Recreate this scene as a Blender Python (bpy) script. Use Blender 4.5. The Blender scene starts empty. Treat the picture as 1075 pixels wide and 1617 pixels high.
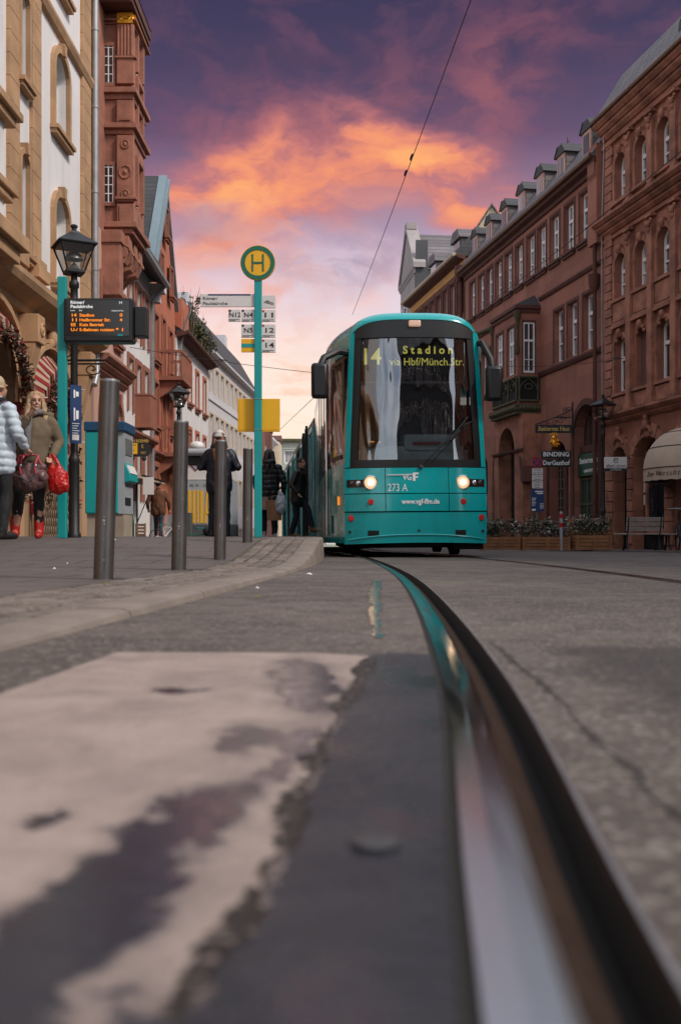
import bpy, bmesh, math, random
import numpy as np
from mathutils import Vector, Matrix, noise as mnoise
random.seed(7)
R = math.radians
SC = bpy.context.scene
COL = SC.collection
# ------------------------------------------------------------------ camera
cd = bpy.data.cameras.new("camera"); cam = bpy.data.objects.new("camera", cd); COL.objects.link(cam)
cam.location = (0, 0, .24); cam.rotation_euler = (R(90), 0, 0)
cd.sensor_fit = 'HORIZONTAL'; cd.sensor_width = 24; cd.lens = 35
cd.shift_y = 31.5/1075; cd.clip_start = .03; cd.clip_end = 2000
cd.dof.use_dof = True; cd.dof.focus_distance = 13.6; cd.dof.aperture_fstop = 3.6
SC.camera = cam
SC.view_settings.view_transform = 'Standard'; SC.view_settings.look = 'None'
SC.view_settings.exposure = 0.12; SC.view_settings.gamma = 1
try:
    SC.cycles.use_denoising = True; SC.cycles.max_bounces = 6
    SC.cycles.sample_clamp_indirect = 6
except Exception: pass

def lin(r, g, b):
    f = lambda c: (c/255/12.92) if c/255 <= .04045 else ((c/255+.055)/1.055)**2.4
    return (f(r), f(g), f(b), 1)

# ------------------------------------------------------------------ sky
class NT:
    def __init__(s, nt): s.nt = nt
    def n(s, t, **kw):
        x = s.nt.nodes.new(t)
        for k, v in kw.items(): setattr(x, k, v)
        return x
    def l(s, a, b): s.nt.links.new(a, b)
    def put(s, sock, v):
        if isinstance(v, bpy.types.NodeSocket): s.l(v, sock)
        else: sock.default_value = v
    def math(s, op, a, b=0.0, c=0.0, clamp=False):
        x = s.n('ShaderNodeMath', operation=op, use_clamp=clamp)
        for i, v in enumerate((a, b, c)): s.put(x.inputs[i], v)
        return x.outputs[0]
    def step(s, v, a, b, lo=0., hi=1.):
        x = s.n('ShaderNodeMapRange', interpolation_type='SMOOTHSTEP')
        s.put(x.inputs[0], v); s.put(x.inputs[1], a); s.put(x.inputs[2], b); s.put(x.inputs[3], lo); s.put(x.inputs[4], hi)
        return x.outputs[0]
    def mix(s, f, a, b, blend='MIX'):
        x = s.n('ShaderNodeMix', data_type='RGBA', blend_type=blend)
        s.put(x.inputs[0], f); s.put(x.inputs[6], a); s.put(x.inputs[7], b)
        return x.outputs[2]
    def ramp(s, f, stops, mode='LINEAR'):
        x = s.n('ShaderNodeValToRGB'); cr = x.color_ramp; cr.interpolation = mode
        while len(cr.elements) < len(stops): cr.elements.new(.5)
        for e, (p, c) in zip(cr.elements, stops): e.position = p; e.color = c if len(c) == 4 else (*c, 1)
        s.put(x.inputs[0], f); return x.outputs[0]
    def noise(s, vec, scale, detail=4, rough=.55, dist=0.0, out=0):
        x = s.n('ShaderNodeTexNoise'); 
        if vec is not None: s.put(x.inputs['Vector'], vec)
        x.inputs['Scale'].default_value = scale; x.inputs['Detail'].default_value = detail
        x.inputs['Roughness'].default_value = rough; x.inputs['Distortion'].default_value = dist
        return x.outputs[out]
    def mapping(s, vec, scale=(1,1,1), rot=(0,0,0), loc=(0,0,0)):
        x = s.n('ShaderNodeMapping'); s.put(x.inputs[0], vec)
        x.inputs['Location'].default_value = loc; x.inputs['Rotation'].default_value = rot; x.inputs['Scale'].default_value = scale
        return x.outputs[0]

SUN_EL, SUN_AZ = R(44), R(122)      # azimuth from +Y towards +X: behind the viewer, over the right-hand roofs
W = bpy.data.worlds.new("World"); SC.world = W; W.use_nodes = True
w = NT(W.node_tree); W.node_tree.nodes.clear()
tc = w.n('ShaderNodeTexCoord').outputs['Generated']
sx = w.n('ShaderNodeSeparateXYZ'); w.l(tc, sx.inputs[0]); dx, dy, dz = sx.outputs
base = w.ramp(w.math('MULTIPLY', dz, 1.6), [
    (0.0, lin(250,216,180)), (.08, lin(255,228,196)), (.19, lin(254,232,212)), (.29, lin(250,222,210)), (.36, lin(236,206,210)),
    (.44, lin(204,174,194)), (.51, lin(150,118,146)), (.59, lin(98,78,112)), (.68, lin(70,62,96)), (.76, lin(58,54,88)), (1.0, lin(70,72,110))])
# big lit cloud bank, a tilted band across the street axis
warp = w.noise(w.mapping(tc, (3, 1, 5)), 1.8, 5, .58, 0, 1)
vadd = w.n('ShaderNodeVectorMath', operation='MULTIPLY_ADD'); w.l(warp, vadd.inputs[0]); vadd.inputs[1].default_value = (.16, .02, .09); w.l(tc, vadd.inputs[2])
dv = vadd.outputs[0]
sd = w.n('ShaderNodeSeparateXYZ'); w.l(dv, sd.inputs[0]); wx, wy, wz = sd.outputs
def blob(cx, cz, rx, rz, tilt=0.0, soft=(1.0, .15)):
    a = w.math('SUBTRACT', wx, cx+.08); b = w.math('SUBTRACT', wz, cz+.045)
    ct, st = math.cos(tilt), math.sin(tilt)
    p = w.math('ADD', w.math('MULTIPLY', a, ct/rx), w.math('MULTIPLY', b, st/rx))
    q = w.math('ADD', w.math('MULTIPLY', a, -st/rz), w.math('MULTIPLY', b, ct/rz))
    d = w.math('SQRT', w.math('ADD', w.math('MULTIPLY', p, p), w.math('MULTIPLY', q, q)))
    return w.step(d, soft[0], soft[1])
streak = w.noise(w.mapping(dv, (5, 1, 11), (0, R(-24), 0)), 2.1, 5, .55, .1)
fine = w.noise(w.mapping(dv, (8, 1, 15), (0, R(-16), 0)), 2.6, 5, .55, .05)
sk = w.step(streak, .32, .68)
b1 = blob(-.085, .318, .145, .060, R(20), (1.4, .05))
b2 = blob(.075, .345, .115, .040, R(-30), (1.4, .05))
b2b = w.math('MULTIPLY', blob(-.01, .330, .13, .055, 0, (1.3, .1)), .8)
b3 = blob(.14, .405, .10, .05, R(35), (1.3, .1))
b4 = blob(-.08, .245, .13, .065, 0, (1.35, .1))
hot = w.math('MAXIMUM', w.math('MAXIMUM', b1, b2), b2b)
mauve = w.math('MAXIMUM', w.math('MULTIPLY', blob(-.02, .372, .20, .065, R(8), (1.35, .1)), .9), w.math('MULTIPLY', b3, .85))
c = w.mix(w.math('MULTIPLY', w.math('MULTIPLY', mauve, w.step(fine, .25, .75)), .85, clamp=True), base, lin(178, 94, 100))
hotm = w.math('MULTIPLY', hot, w.math('MULTIPLY_ADD', sk, .72, .28), clamp=True)
hotm = w.math('MAXIMUM', hotm, w.math('MULTIPLY', b2b, w.step(fine, .2, .75, .45, .95)))
pinko = w.ramp(hotm, [(0, lin(176,100,114)), (.32, lin(206,112,106)), (.60, lin(240,134,88)), (.92, lin(255,164,80))])
c = w.mix(w.step(hotm, .0, .55, 0, .95), c, pinko)
c = w.mix(w.math('MULTIPLY', w.math('MULTIPLY', b4, w.step(fine, .38, .66)), .75), c, lin(240, 166, 142))
# grey-lilac gaps under the bank and peach streaks near the horizon
gap = w.math('MULTIPLY', blob(-.125, .290, .055, .020, 0, (1.3, .1)), .95)
gap = w.math('MAXIMUM', gap, w.math('MULTIPLY', blob(.0, .255, .10, .03, R(10), (1.3, .1)), w.step(streak, .64, .40)))
gap = w.math('MAXIMUM', gap, w.math('MULTIPLY', blob(.075, .285, .07, .028, R(-25), (1.3, .1)), .85))
c = w.mix(w.math('MULTIPLY', gap, .72), c, lin(156, 140, 170))
pale = w.math('MULTIPLY', blob(.02, .225, .10, .045, 0, (1.4, .1)), w.step(streak, .35, .62))
c = w.mix(w.math('MULTIPLY', pale, .7), c, lin(214, 208, 226))
peach = w.math('MULTIPLY', w.step(dz, .24, .16), w.step(dz, .01, .07))
lowst = w.noise(w.mapping(dv, (5, 1, 22), (0, R(-8), 0)), 2.6, 6, .6, .3)
c = w.mix(w.math('MULTIPLY', w.math('MULTIPLY', peach, w.step(lowst, .5, .72)), .6), c, lin(244, 186, 156))
# faint variation in the dark upper sky
dark = w.math('MULTIPLY', w.step(dz, .36, .44), w.step(fine, .45, .75))
c = w.mix(w.math('MULTIPLY', dark, .55), c, lin(112, 74, 100))
hs = w.n('ShaderNodeHueSaturation'); hs.inputs['Saturation'].default_value = .91; hs.inputs['Value'].default_value = .97; w.l(c, hs.inputs['Color']); c = hs.outputs[0]
# the half of the sky behind the viewer: pale overcast
bk = w.noise(w.mapping(tc, (2.2, 2, 3)), 1.4, 5, .6, .4)
nis = w.n('ShaderNodeTexSky', sky_type='NISHITA'); nis.sun_disc = False; nis.sun_elevation = SUN_EL; nis.sun_rotation = SUN_AZ
backc = w.mix(w.step(bk, .35, .65), (.46, .52, .62, 1), (1.22, 1.18, 1.16, 1))
backc = w.mix(.06, backc, nis.outputs[0])
c = w.mix(w.math('MAXIMUM', w.step(dy, .72, .15), w.step(dz, .475, .60)), c, w.mix(w.step(dz, .4, .7), backc, (.74, .82, .95, 1)))
c = w.mix(w.step(dz, -.03, -.005), (.10, .09, .085, 1), c)
bg = w.n('ShaderNodeBackground'); w.l(c, bg.inputs[0]); bg.inputs[1].default_value = 1.0
wo = w.n('ShaderNodeOutputWorld'); w.l(bg.outputs[0], wo.inputs[0])
sl = bpy.data.lights.new("sun", 'SUN'); sl.energy = 2.7; sl.angle = R(10); sl.color = (1, .93, .84)
so = bpy.data.objects.new("sun", sl); COL.objects.link(so)
sdv = Vector((math.sin(SUN_AZ)*math.cos(SUN_EL), math.cos(SUN_AZ)*math.cos(SUN_EL), math.sin(SUN_EL)))
so.rotation_euler = sdv.to_track_quat('Z', 'Y').to_euler()

# ------------------------------------------------------------------ helpers
class MB:
    def __init__(s): s.v = []; s.f = []; s.m = []; s.T = None
    def add(s, vs, fs, mi=0):
        o = len(s.v)
        if s.T is not None: vs = [tuple(s.T @ Vector(p)) for p in vs]
        s.v += [tuple(p) for p in vs]; s.f += [tuple(i+o for i in f) for f in fs]; s.m += [mi]*len(fs)
        return s
    def box(s, x0, x1, y0, y1, z0, z1, mi=0):
        return s.add([(x0,y0,z0),(x1,y0,z0),(x1,y1,z0),(x0,y1,z0),(x0,y0,z1),(x1,y0,z1),(x1,y1,z1),(x0,y1,z1)],
              [(3,2,1,0),(4,5,6,7),(0,1,5,4),(1,2,6,5),(2,3,7,6),(3,0,4,7)], mi)
    def prism(s, poly, plane, d0, d1, mi=0):
        n = len(poly)
        mp = {'xy': lambda a,b,d: (a,b,d), 'xz': lambda a,b,d: (a,d,b), 'yz': lambda a,b,d: (d,a,b)}[plane]
        vs = [mp(a,b,d0) for a,b in poly] + [mp(a,b,d1) for a,b in poly]
        fs = [tuple(range(n))[::-1], tuple(range(n,2*n))] + [(i,(i+1)%n,n+(i+1)%n,n+i) for i in range(n)]
        return s.add(vs, fs, mi)
    def quad(s, a, b, c, d, mi=0): return s.add([a,b,c,d], [(0,1,2,3)], mi)
    def tube(s, pts, r, seg=8, mi=0, caps=True):
        pts = [Vector(p) for p in pts]; n = len(pts)
        rr = list(r) if isinstance(r, (list, tuple)) else [r]*n
        vs = []; fs = []
        t0 = (pts[1]-pts[0]).normalized(); up = Vector((0,0,1)) if abs(t0.z) < .9 else Vector((1,0,0))
        a = t0.cross(up).normalized()
        for i, p in enumerate(pts):
            t = ((pts[min(i+1,n-1)]-pts[max(i-1,0)])).normalized()
            a = (a - t*a.dot(t)).normalized(); b = t.cross(a)
            for k in range(seg):
                an = 2*math.pi*k/seg; vs.append(p + (a*math.cos(an)+b*math.sin(an))*rr[i])
        for i in range(n-1):
            for k in range(seg):
                k2 = (k+1)%seg; fs.append((i*seg+k, i*seg+k2, (i+1)*seg+k2, (i+1)*seg+k))
        if caps: fs += [tuple(range(seg))[::-1], tuple((n-1)*seg+k for k in range(seg))]
        return s.add(vs, fs, mi)
    def lathe(s, prof, c=(0,0,0), seg=16, mi=0, sq=False):
        vs = []; fs = []; n = len(prof)
        for r, z in prof:
            for k in range(seg):
                an = 2*math.pi*(k+.5)/seg; vs.append((c[0]+r*math.cos(an), c[1]+r*math.sin(an), c[2]+z))
        for i in range(n-1):
            for k in range(seg):
                k2 = (k+1)%seg; fs.append((i*seg+k, i*seg+k2, (i+1)*seg+k2, (i+1)*seg+k))
        fs += [tuple(range(seg))[::-1], tuple((n-1)*seg+k for k in range(seg))]
        return s.add(vs, fs, mi)
    def grid(s, rows, mi=0, close=False):
        n = len(rows[0]); vs = [p for r in rows for p in r]; fs = []
        for i in range(len(rows)-1):
            for k in range(n if close else n-1):
                k2 = (k+1)%n; fs.append((i*n+k, i*n+k2, (i+1)*n+k2, (i+1)*n+k))
        return s.add(vs, fs, mi)
    def ball(s, c, rx, ry=None, rz=None, seg=12, rings=8, mi=0, rot=None):
        ry = ry or rx; rz = rz or rx; rows = []
        for i in range(rings+1):
            th = math.pi*min(max(i/rings,.02),.98) if i in (0,rings) else math.pi*i/rings
            row = []
            for k in range(seg):
                ph = 2*math.pi*k/seg
                p = Vector((rx*math.sin(th)*math.cos(ph), ry*math.sin(th)*math.sin(ph), -rz*math.cos(th)))
                if rot is not None: p = rot @ p
                row.append(tuple(Vector(c)+p))
            rows.append(row)
        o = len(s.v); s.grid(rows, mi, True)
        s.f += [tuple(range(o,o+seg))[::-1], tuple(range(o+rings*seg, o+rings*seg+seg))]; s.m += [mi, mi]
        return s
    def mesh(s, name, mats, smooth=0.0):
        me = bpy.data.meshes.new(name); me.from_pydata(s.v, [], s.f)
        for i, p in enumerate(me.polygons): p.material_index = s.m[i]
        bm = bmesh.new(); bm.from_mesh(me); bmesh.ops.recalc_face_normals(bm, faces=bm.faces); bm.to_mesh(me); bm.free()
        for m in (mats if isinstance(mats, (list, tuple)) else [mats]): me.materials.append(m)
        if smooth:
            me.polygons.foreach_set('use_smooth', [True]*len(me.polygons)); me.set_sharp_from_angle(angle=R(smooth))
        me.update(); return me
    def build(s, name, mats, parent=None, smooth=0.0, bevel=0.0, loc=None, rot=None):
        o = bpy.data.objects.new(name, s.mesh(name, mats, smooth)); COL.objects.link(o)
        if parent is not None: o.parent = parent
        if loc is not None: o.location = loc
        if rot is not None: o.rotation_euler = rot
        if bevel:
            b = o.modifiers.new('bevel', 'BEVEL'); b.width = bevel; b.segments = 2; b.limit_method = 'ANGLE'; b.angle_limit = R(40)
        return o

def tag(o, label, cat, group=None):
    o['label'] = label; o['category'] = cat
    if group: o['group'] = group
    return o
def struct(o): o['kind'] = 'structure'; return o
def thing(name, label, cat, loc=(0,0,0), rz=0.0, group=None):
    o = bpy.data.objects.new(name, None); COL.objects.link(o); o.empty_display_size = .2
    o.location = loc; o.rotation_euler = (0, 0, rz); return tag(o, label, cat, group)
def dup(root, loc, rz=0.0, label=None):
    r = root.copy(); COL.objects.link(r); r.location = loc; r.rotation_euler = (0, 0, rz)
    if label: r['label'] = label
    for ch in list(root.children):
        c_ = ch.copy(); COL.objects.link(c_); c_.parent = r
        for g in list(ch.children):
            d = g.copy(); COL.objects.link(d); d.parent = c_
    return r
def obj(name, me, parent, loc=(0,0,0), rot=(0,0,0)):
    o = bpy.data.objects.new(name, me); COL.objects.link(o); o.parent = parent; o.location = loc; o.rotation_euler = rot; return o

_tcache = {}
def lettering(text, size, mat, parent, loc, rot=(R(90),0,0), width=None, align='CENTER', ext=.0015, shear=0.0, name='lettering', bold=0.0):
    """flat raised letters; faces -Y by default"""
    cu = bpy.data.curves.new('letters', 'FONT'); cu.body = text; cu.size = size; cu.align_x = align; cu.align_y = 'CENTER'
    cu.extrude = ext; cu.shear = shear; cu.offset = bold; cu.resolution_u = 3
    t = bpy.data.objects.new('letters', cu); COL.objects.link(t)
    dg = bpy.context.evaluated_depsgraph_get(); dg.update()
    me = bpy.data.meshes.new_from_object(t.evaluated_get(dg)); bpy.data.objects.remove(t); bpy.data.curves.remove(cu)
    me.materials.clear(); me.materials.append(mat)
    if width:
        xs = [v.co.x for v in me.vertices]
        if xs and max(xs)-min(xs) > 0:
            k = width/(max(xs)-min(xs))
            for v in me.vertices: v.co.x *= k
    return obj(name, me, parent, loc, rot)

# ------------------------------------------------------------------ materials
MATS = {}
def mat(name, col, rough=.6, metal=0.0, var=0.0, vscale=3.0, bump=0.0, bscale=40.0, spec=.5, streak=0.0, emit=None, estr=0.0, coat=0.0, brick=None, col2=None, rvar=0.0):
    m = bpy.data.materials.new(name); m.use_nodes = True; t = NT(m.node_tree)
    p = m.node_tree.nodes['Principled BSDF']
    c4 = (*col, 1) if len(col) == 3 else col
    p.inputs['Base Color'].default_value = c4; p.inputs['Roughness'].default_value = rough; p.inputs['Metallic'].default_value = metal
    p.inputs['Specular IOR Level'].default_value = spec
    if coat: p.inputs['Coat Weight'].default_value = coat; p.inputs['Coat Roughness'].default_value = .06
    oc = t.n('ShaderNodeTexCoord').outputs['Object'] if (var or bump or brick or streak or rvar) else None
    cc = c4; hgt = None
    if brick:
        bw, bh, mort = brick
        s3 = t.n('ShaderNodeSeparateXYZ'); t.l(oc, s3.inputs[0]); cb = t.n('ShaderNodeCombineXYZ'); t.l(s3.outputs[0], cb.inputs[0]); t.l(s3.outputs[2], cb.inputs[1])
        bt = t.n('ShaderNodeTexBrick'); t.l(cb.outputs[0], bt.inputs['Vector'])
        bt.inputs['Scale'].default_value = 1; bt.inputs['Brick Width'].default_value = bw; bt.inputs['Row Height'].default_value = bh
        bt.inputs['Mortar Size'].default_value = mort; bt.inputs['Mortar Smooth'].default_value = .3
        bt.inputs['Color1'].default_value = c4; bt.inputs['Color2'].default_value = tuple(x*.66 for x in c4[:3])+(1,)
        bt.inputs['Mortar'].default_value = tuple(x*.55 for x in c4[:3])+(1,)
        cc = bt.outputs['Color']; hgt = t.math('MULTIPLY', bt.outputs['Fac'], -.8)
    if var:
        n1 = t.noise(oc, vscale, 6, .6); n2 = t.noise(oc, vscale*9, 3, .6)
        f = t.math('ADD', t.math('MULTIPLY', t.step(n1, .3, .7), .7), t.math('MULTIPLY', n2, .3))
        tgt = (*col2[:3], 1) if col2 else tuple(x*(1-var) for x in c4[:3])+(1,)
        cc = t.mix(f, cc, tgt) if not brick else t.mix(t.math('MULTIPLY', f, var), cc, tuple(x*.45 for x in c4[:3])+(1,))
    if streak:
        n3 = t.noise(t.mapping(oc, (1.4, 1.4, .12)), 2.2, 5, .65)
        cc = t.mix(t.math('MULTIPLY', t.step(n3, .48, .75), streak), cc, tuple(x*.35 for x in c4[:3])+(1,))
    if cc is not c4: t.l(cc, p.inputs['Base Color'])
    if rvar:
        n4 = t.noise(oc, vscale*2, 4, .6); t.l(t.step(n4, .3, .7, max(rough-rvar,.03), rough+rvar), p.inputs['Roughness'])
    if bump or hgt is not None:
        b = t.n('ShaderNodeBump'); b.inputs['Strength'].default_value = min(1, bump if bump else .5); b.inputs['Distance'].default_value = .02
        h = t.noise(oc, bscale, 4, .6)
        if hgt is not None: h = t.math('ADD', t.math('MULTIPLY', h, .35), hgt)
        t.l(h, b.inputs['Height']); t.l(b.outputs[0], p.inputs['Normal'])
    if emit: p.inputs['Emission Color'].default_value = (*emit[:3], 1); p.inputs['Emission Strength'].default_value = estr
    return m
def window_glass(name, c1, c2, rough=.04):
    """panes: dark room or pale curtain behind, differing window by window"""
    m = mat(name, c1, rough, spec=.9); t = NT(m.node_tree); p = m.node_tree.nodes['Principled BSDF']
    oi = t.n('ShaderNodeObjectInfo').outputs['Random']; oc = t.n('ShaderNodeTexCoord').outputs['Object']
    fold = t.noise(t.mapping(oc, (9, 9, .3)), 2.0, 3, .5)
    f = t.math('MULTIPLY', t.step(oi, .25, .8), t.step(fold, .3, .7))
    t.l(t.mix(f, (*c1, 1), (*c2, 1)), p.inputs['Base Color'])
    b = t.n('ShaderNodeBump'); b.inputs['Strength'].default_value = .08; t.l(t.noise(oc, 2.2, 2), b.inputs['Height']); t.l(b.outputs[0], p.inputs['Normal'])
    return m
M = {}
M['teal'] = mat('teal_paint', (.0015, .40, .41), .22, spec=.5, coat=.6, var=.22, vscale=1.6, rvar=.08, streak=.22)
M['teal_pole'] = mat('teal_powder_coat', (.002, .31, .31), .42, var=.15, vscale=2)
M['teal_dark'] = mat('teal_dark', (.002, .12, .12), .4)
M['black'] = mat('black_plastic', (.012, .012, .013), .38, var=.3, vscale=8)
M['rubber'] = mat('black_rubber', (.008, .008, .008), .7)
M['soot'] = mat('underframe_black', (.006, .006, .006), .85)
M['iron'] = mat('dark_iron', (.018, .017, .018), .5, metal=.2, var=.4, vscale=10, bump=.15, bscale=60)
M['steel'] = mat('brushed_steel', (.19, .175, .17), .42, metal=.85, var=.3, vscale=5, rvar=.08)
M['galv'] = mat('galvanised_steel', (.36, .37, .38), .4, metal=.7, var=.3, vscale=6)
M['white'] = mat('white_paint', (.74, .72, .70), .5, var=.08, vscale=2)
M['signwhite'] = mat('sign_white', (0.713, 0.667, 0.644), .45, var=.1, vscale=4)
M['grey_panel'] = mat('grey_panel', (.36, .37, .39), .45, var=.15, vscale=2)
M['yellow'] = mat('sign_yellow', (.86, .44, .008), .5, var=.08, vscale=5)
M['hgreen'] = mat('sign_green', (.004, .13, .075), .45)
M['navy'] = mat('sign_navy', (.012, .045, .15), .45, var=.2, vscale=5)
M['ink'] = mat('sign_ink', (.015, .015, .017), .6)
M['letter_white'] = mat('letter_white', (0.840, 0.840, 0.840), .5)
M['letter_gold'] = mat('letter_gold', (.62, .42, .12), .4, metal=.3)
M['gold'] = mat('gilded', (.9, .42, .04), .32, metal=.8, bump=.3, bscale=30)
M['red'] = mat('red_plastic', (.5, .012, .01), .3)
M['amber_led'] = mat('amber_led', (.3, .08, .0), .5, emit=(1, .26, .01), estr=.95)
M['yellow_led'] = mat('yellow_led', (.3, .25, .0), .5, emit=(1, .82, .16), estr=.48)
M['headlamp'] = mat('headlamp_lit', (.9, .7, .5), .3, emit=(1, .55, .26), estr=.55)
M['headcore'] = mat('headlamp_core', (1, .9, .8), .3, emit=(1, .64, .36), estr=18.0)
M['dimlamp'] = mat('marker_lamp', (.5, .35, .28), .3, emit=(1, .6, .4), estr=.25)
M['chrome'] = mat('chrome', (.6, .6, .62), .15, metal=1)
M['lens'] = mat('smoked_lens', (.02, .012, .012), .12, spec=.8)
M['slate'] = mat('slate_roof', (.20, .168, .175), .7, brick=(.42, .26, .035), var=.6, vscale=1.5, bump=.9)
M['slate_dark'] = mat('slate_dark', (.062, .058, .062), .7, brick=(.3, .18, .02), var=.5, vscale=1.5, bump=.5)
M['zinc'] = mat('zinc_sheet', (.24, .31, .34), .5, metal=.25, var=.25, vscale=1)
M['gutter'] = mat('gutter_copper', (.15, .07, .04), .5, metal=.3, var=.4, vscale=3)
M['pipe'] = mat('zinc_pipe', (.36, .36, .37), .45, metal=.4, var=.35, vscale=2)
M['stone_red'] = mat('red_sandstone_ashlar', (0.400, 0.155, 0.099), .85, brick=(1.1, .42, .006), var=.55, vscale=1.1, streak=.45, bump=.5)
M['stone_red2'] = mat('red_sandstone_carved', (0.469, 0.192, 0.121), .85, var=.72, vscale=1.7, streak=.5, bump=.5, bscale=14)
M['plaster_red'] = mat('red_brown_plaster', (0.380, 0.149, 0.102), .88, brick=(1.3, .52, .003), var=.45, vscale=.7, streak=.4, bump=.2)
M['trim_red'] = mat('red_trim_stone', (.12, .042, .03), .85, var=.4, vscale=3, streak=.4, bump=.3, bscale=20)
M['stone_oriel'] = mat('pink_sandstone', (.40, .16, .105), .85, var=.45, vscale=1.8, streak=.35, bump=.5, bscale=18)
M['green_stone'] = mat('mossy_stone', (.10, .09, .045), .9, var=.5, vscale=5, bump=.5, bscale=20)
M['stone_buff'] = mat('buff_sandstone', (0.515, 0.297, 0.157), .85, var=.4, vscale=1.5, streak=.35, bump=.35, bscale=20)
M['stone_buff_b'] = mat('buff_sandstone_blocks', (0.515, 0.308, 0.174), .85, brick=(.5, 2.2, .006), var=.4, vscale=1.5, streak=.3, bump=.5)
M['plaster_white'] = mat('white_plaster', (.74, .69, .67), .9, var=.14, vscale=.6, streak=.22, bump=.12)
M['plaster_pink'] = mat('pink_plaster', (.56, .33, .26), .9, var=.2, vscale=.8, streak=.25, bump=.1)
M['plaster_salmon'] = mat('salmon_plaster', (.50, .155, .085), .9, var=.25, vscale=.7, streak=.25, bump=.1)
M['salmon_trim'] = mat('salmon_trim', (.33, .12, .075), .85, var=.3, vscale=2, streak=.3)
M['plaster_cream'] = mat('cream_plaster', (.60, .47, .34), .9, var=.2, vscale=1, streak=.25)
M['plaster_orange'] = mat('orange_plaster', (.56, .28, .09), .9, var=.2, vscale=1, streak=.2)
M['plaster_greyw'] = mat('grey_white_plaster', (.60, .57, .58), .9, var=.12, vscale=.6, streak=.2)
M['plaster_dull'] = mat('dull_grey_plaster', (.36, .31, .30), .9, var=.2, vscale=.8, streak=.3)
M['plaster_pale_green'] = mat('pale_green_plaster', (.48, .50, .42), .9, var=.15, vscale=.6, streak=.2)
M['party'] = mat('dark_party_wall', (.085, .085, .088), .9, var=.3, vscale=1, streak=.3)
M['frame_white'] = mat('white_window_frame', (.84, .82, .82), .5, var=.1, vscale=3)
M['frame_brown'] = mat('brown_window_frame', (.10, .055, .035), .6)
M['shutter'] = mat('roller_shutter', (.16, .09, .08), .7)
M['glass_r'] = window_glass('pane_curtained', (.09, .088, .09), (.60, .57, .57))
M['glass_d'] = window_glass('pane_dark', (.012, .013, .016), (.10, .09, .085))
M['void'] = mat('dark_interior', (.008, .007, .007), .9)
M['green_door'] = mat('green_paint', (.035, .06, .045), .5, var=.4, vscale=4)
M['green_sign'] = mat('green_signboard', (.012, .07, .04), .5, var=.3, vscale=3)
M['cream_cloth'] = mat('cream_awning', (.50, .38, .29), .9, var=.2, vscale=2, bump=.3, bscale=12)
M['wood'] = mat('planter_wood', (0.375, 0.156, 0.062), .75, var=.5, vscale=4, bump=.4, bscale=18)
M['bench_wood'] = mat('grey_bench_wood', (0.396, 0.312, 0.276), .7, var=.35, vscale=7, bump=.3)
M['lattice'] = mat('lattice_brown', (.23, .16, .11), .7, var=.3, vscale=5)
M['leaf'] = mat('shrub_leaf', (.035, .05, .022), .55, var=.6, vscale=5, spec=.5)
M['leaf_dry'] = mat('dry_leaf', (.16, .12, .05), .7, var=.5, vscale=5)
M['petal'] = mat('pale_petal', (.66, .57, .52), .7, var=.5, vscale=9)
M['cloth_red'] = mat('red_stripe_cloth', (.26, .015, .013), .9, var=.3, vscale=8)
M['cloth_cream'] = mat('cream_stripe_cloth', (.42, .30, .22), .9, var=.2, vscale=8)
M['garland'] = mat('dry_garland_leaf', (.10, .05, .022), .85, var=.6, vscale=14)
M['beige_stone'] = mat('beige_concrete', (.38, .30, .23), .9, var=.35, vscale=2, streak=.4)
M['crate'] = mat('crate_wood', (.30, .16, .09), .8, var=.4, vscale=9)
M['paper_bag'] = mat('kraft_paper', (.34, .17, .08), .8, var=.3, vscale=9, bump=.4, bscale=12)
M['plastic_bag'] = mat('pale_plastic_bag', (.55, .60, .64), .35, var=.5, vscale=14, bump=.7, bscale=22)
M['red_bag'] = mat('red_plastic_bag', (.56, .012, .008), .3, var=.5, vscale=9, bump=.8, bscale=20)
M['leather'] = mat('mauve_leather', (.15, .075, .075), .42, var=.4, vscale=9, bump=.5, bscale=14)

# ------------------------------------------------------------------ ground heights and the track line
def ss(a, b, x): t = min(max((x-a)/(b-a), 0), 1); return t*t*(3-2*t)
def zr(Y):
    t = min(max(Y-1.5, 0), 26); z = -.0075*t - .00014*t*t
    return z - max(0, Y-36)*.035
def zp(Y):
    z = .014*(1-ss(3, 6.5, Y)) - .018*ss(4, 7.2, Y) + .185*ss(7.4, 11, Y)
    z -= .085*ss(15, 31, Y)
    return z - max(0, Y-36)*.035
def spline(px, py):
    px = np.array(px, float); py = np.array(py, float); n = len(px); h = np.diff(px)
    A = np.eye(n); b = np.zeros(n)
    for i in range(1, n-1):
        A[i, i-1] = h[i-1]; A[i, i] = 2*(h[i-1]+h[i]); A[i, i+1] = h[i]; b[i] = 3*((py[i+1]-py[i])/h[i]-(py[i]-py[i-1])/h[i-1])
    c_ = np.linalg.solve(A, b)
    def f(x):
        if x <= px[0]: i = 0; d = (py[1]-py[0])/h[0]-h[0]*(2*c_[0]+c_[1])/3; return float(py[0]+d*(x-px[0]))
        i = min(int(np.searchsorted(px, x))-1, n-2); i = max(i, 0)
        if x > px[-1]:
            return float(py[-1]+(py[-1]-py[-2])/h[-1]*(x-px[-1]))
        b_ = (py[i+1]-py[i])/h[i]-h[i]*(2*c_[i]+c_[i+1])/3; d_ = (c_[i+1]-c_[i])/(3*h[i]); t = x-px[i]
        return float(py[i]+b_*t+c_[i]*t*t+d_*t**3)
    return f
XL = spline([.2, .48, .67, 1.05, 1.79, 3.42, 6.2, 9.5, 13.6, 18, 23, 33, 43, 70], [.040, .0656, .081, .117, .174, .262, .350, .350, .275, .09, -.2, -1.14, -2.1, -4.6])
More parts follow.
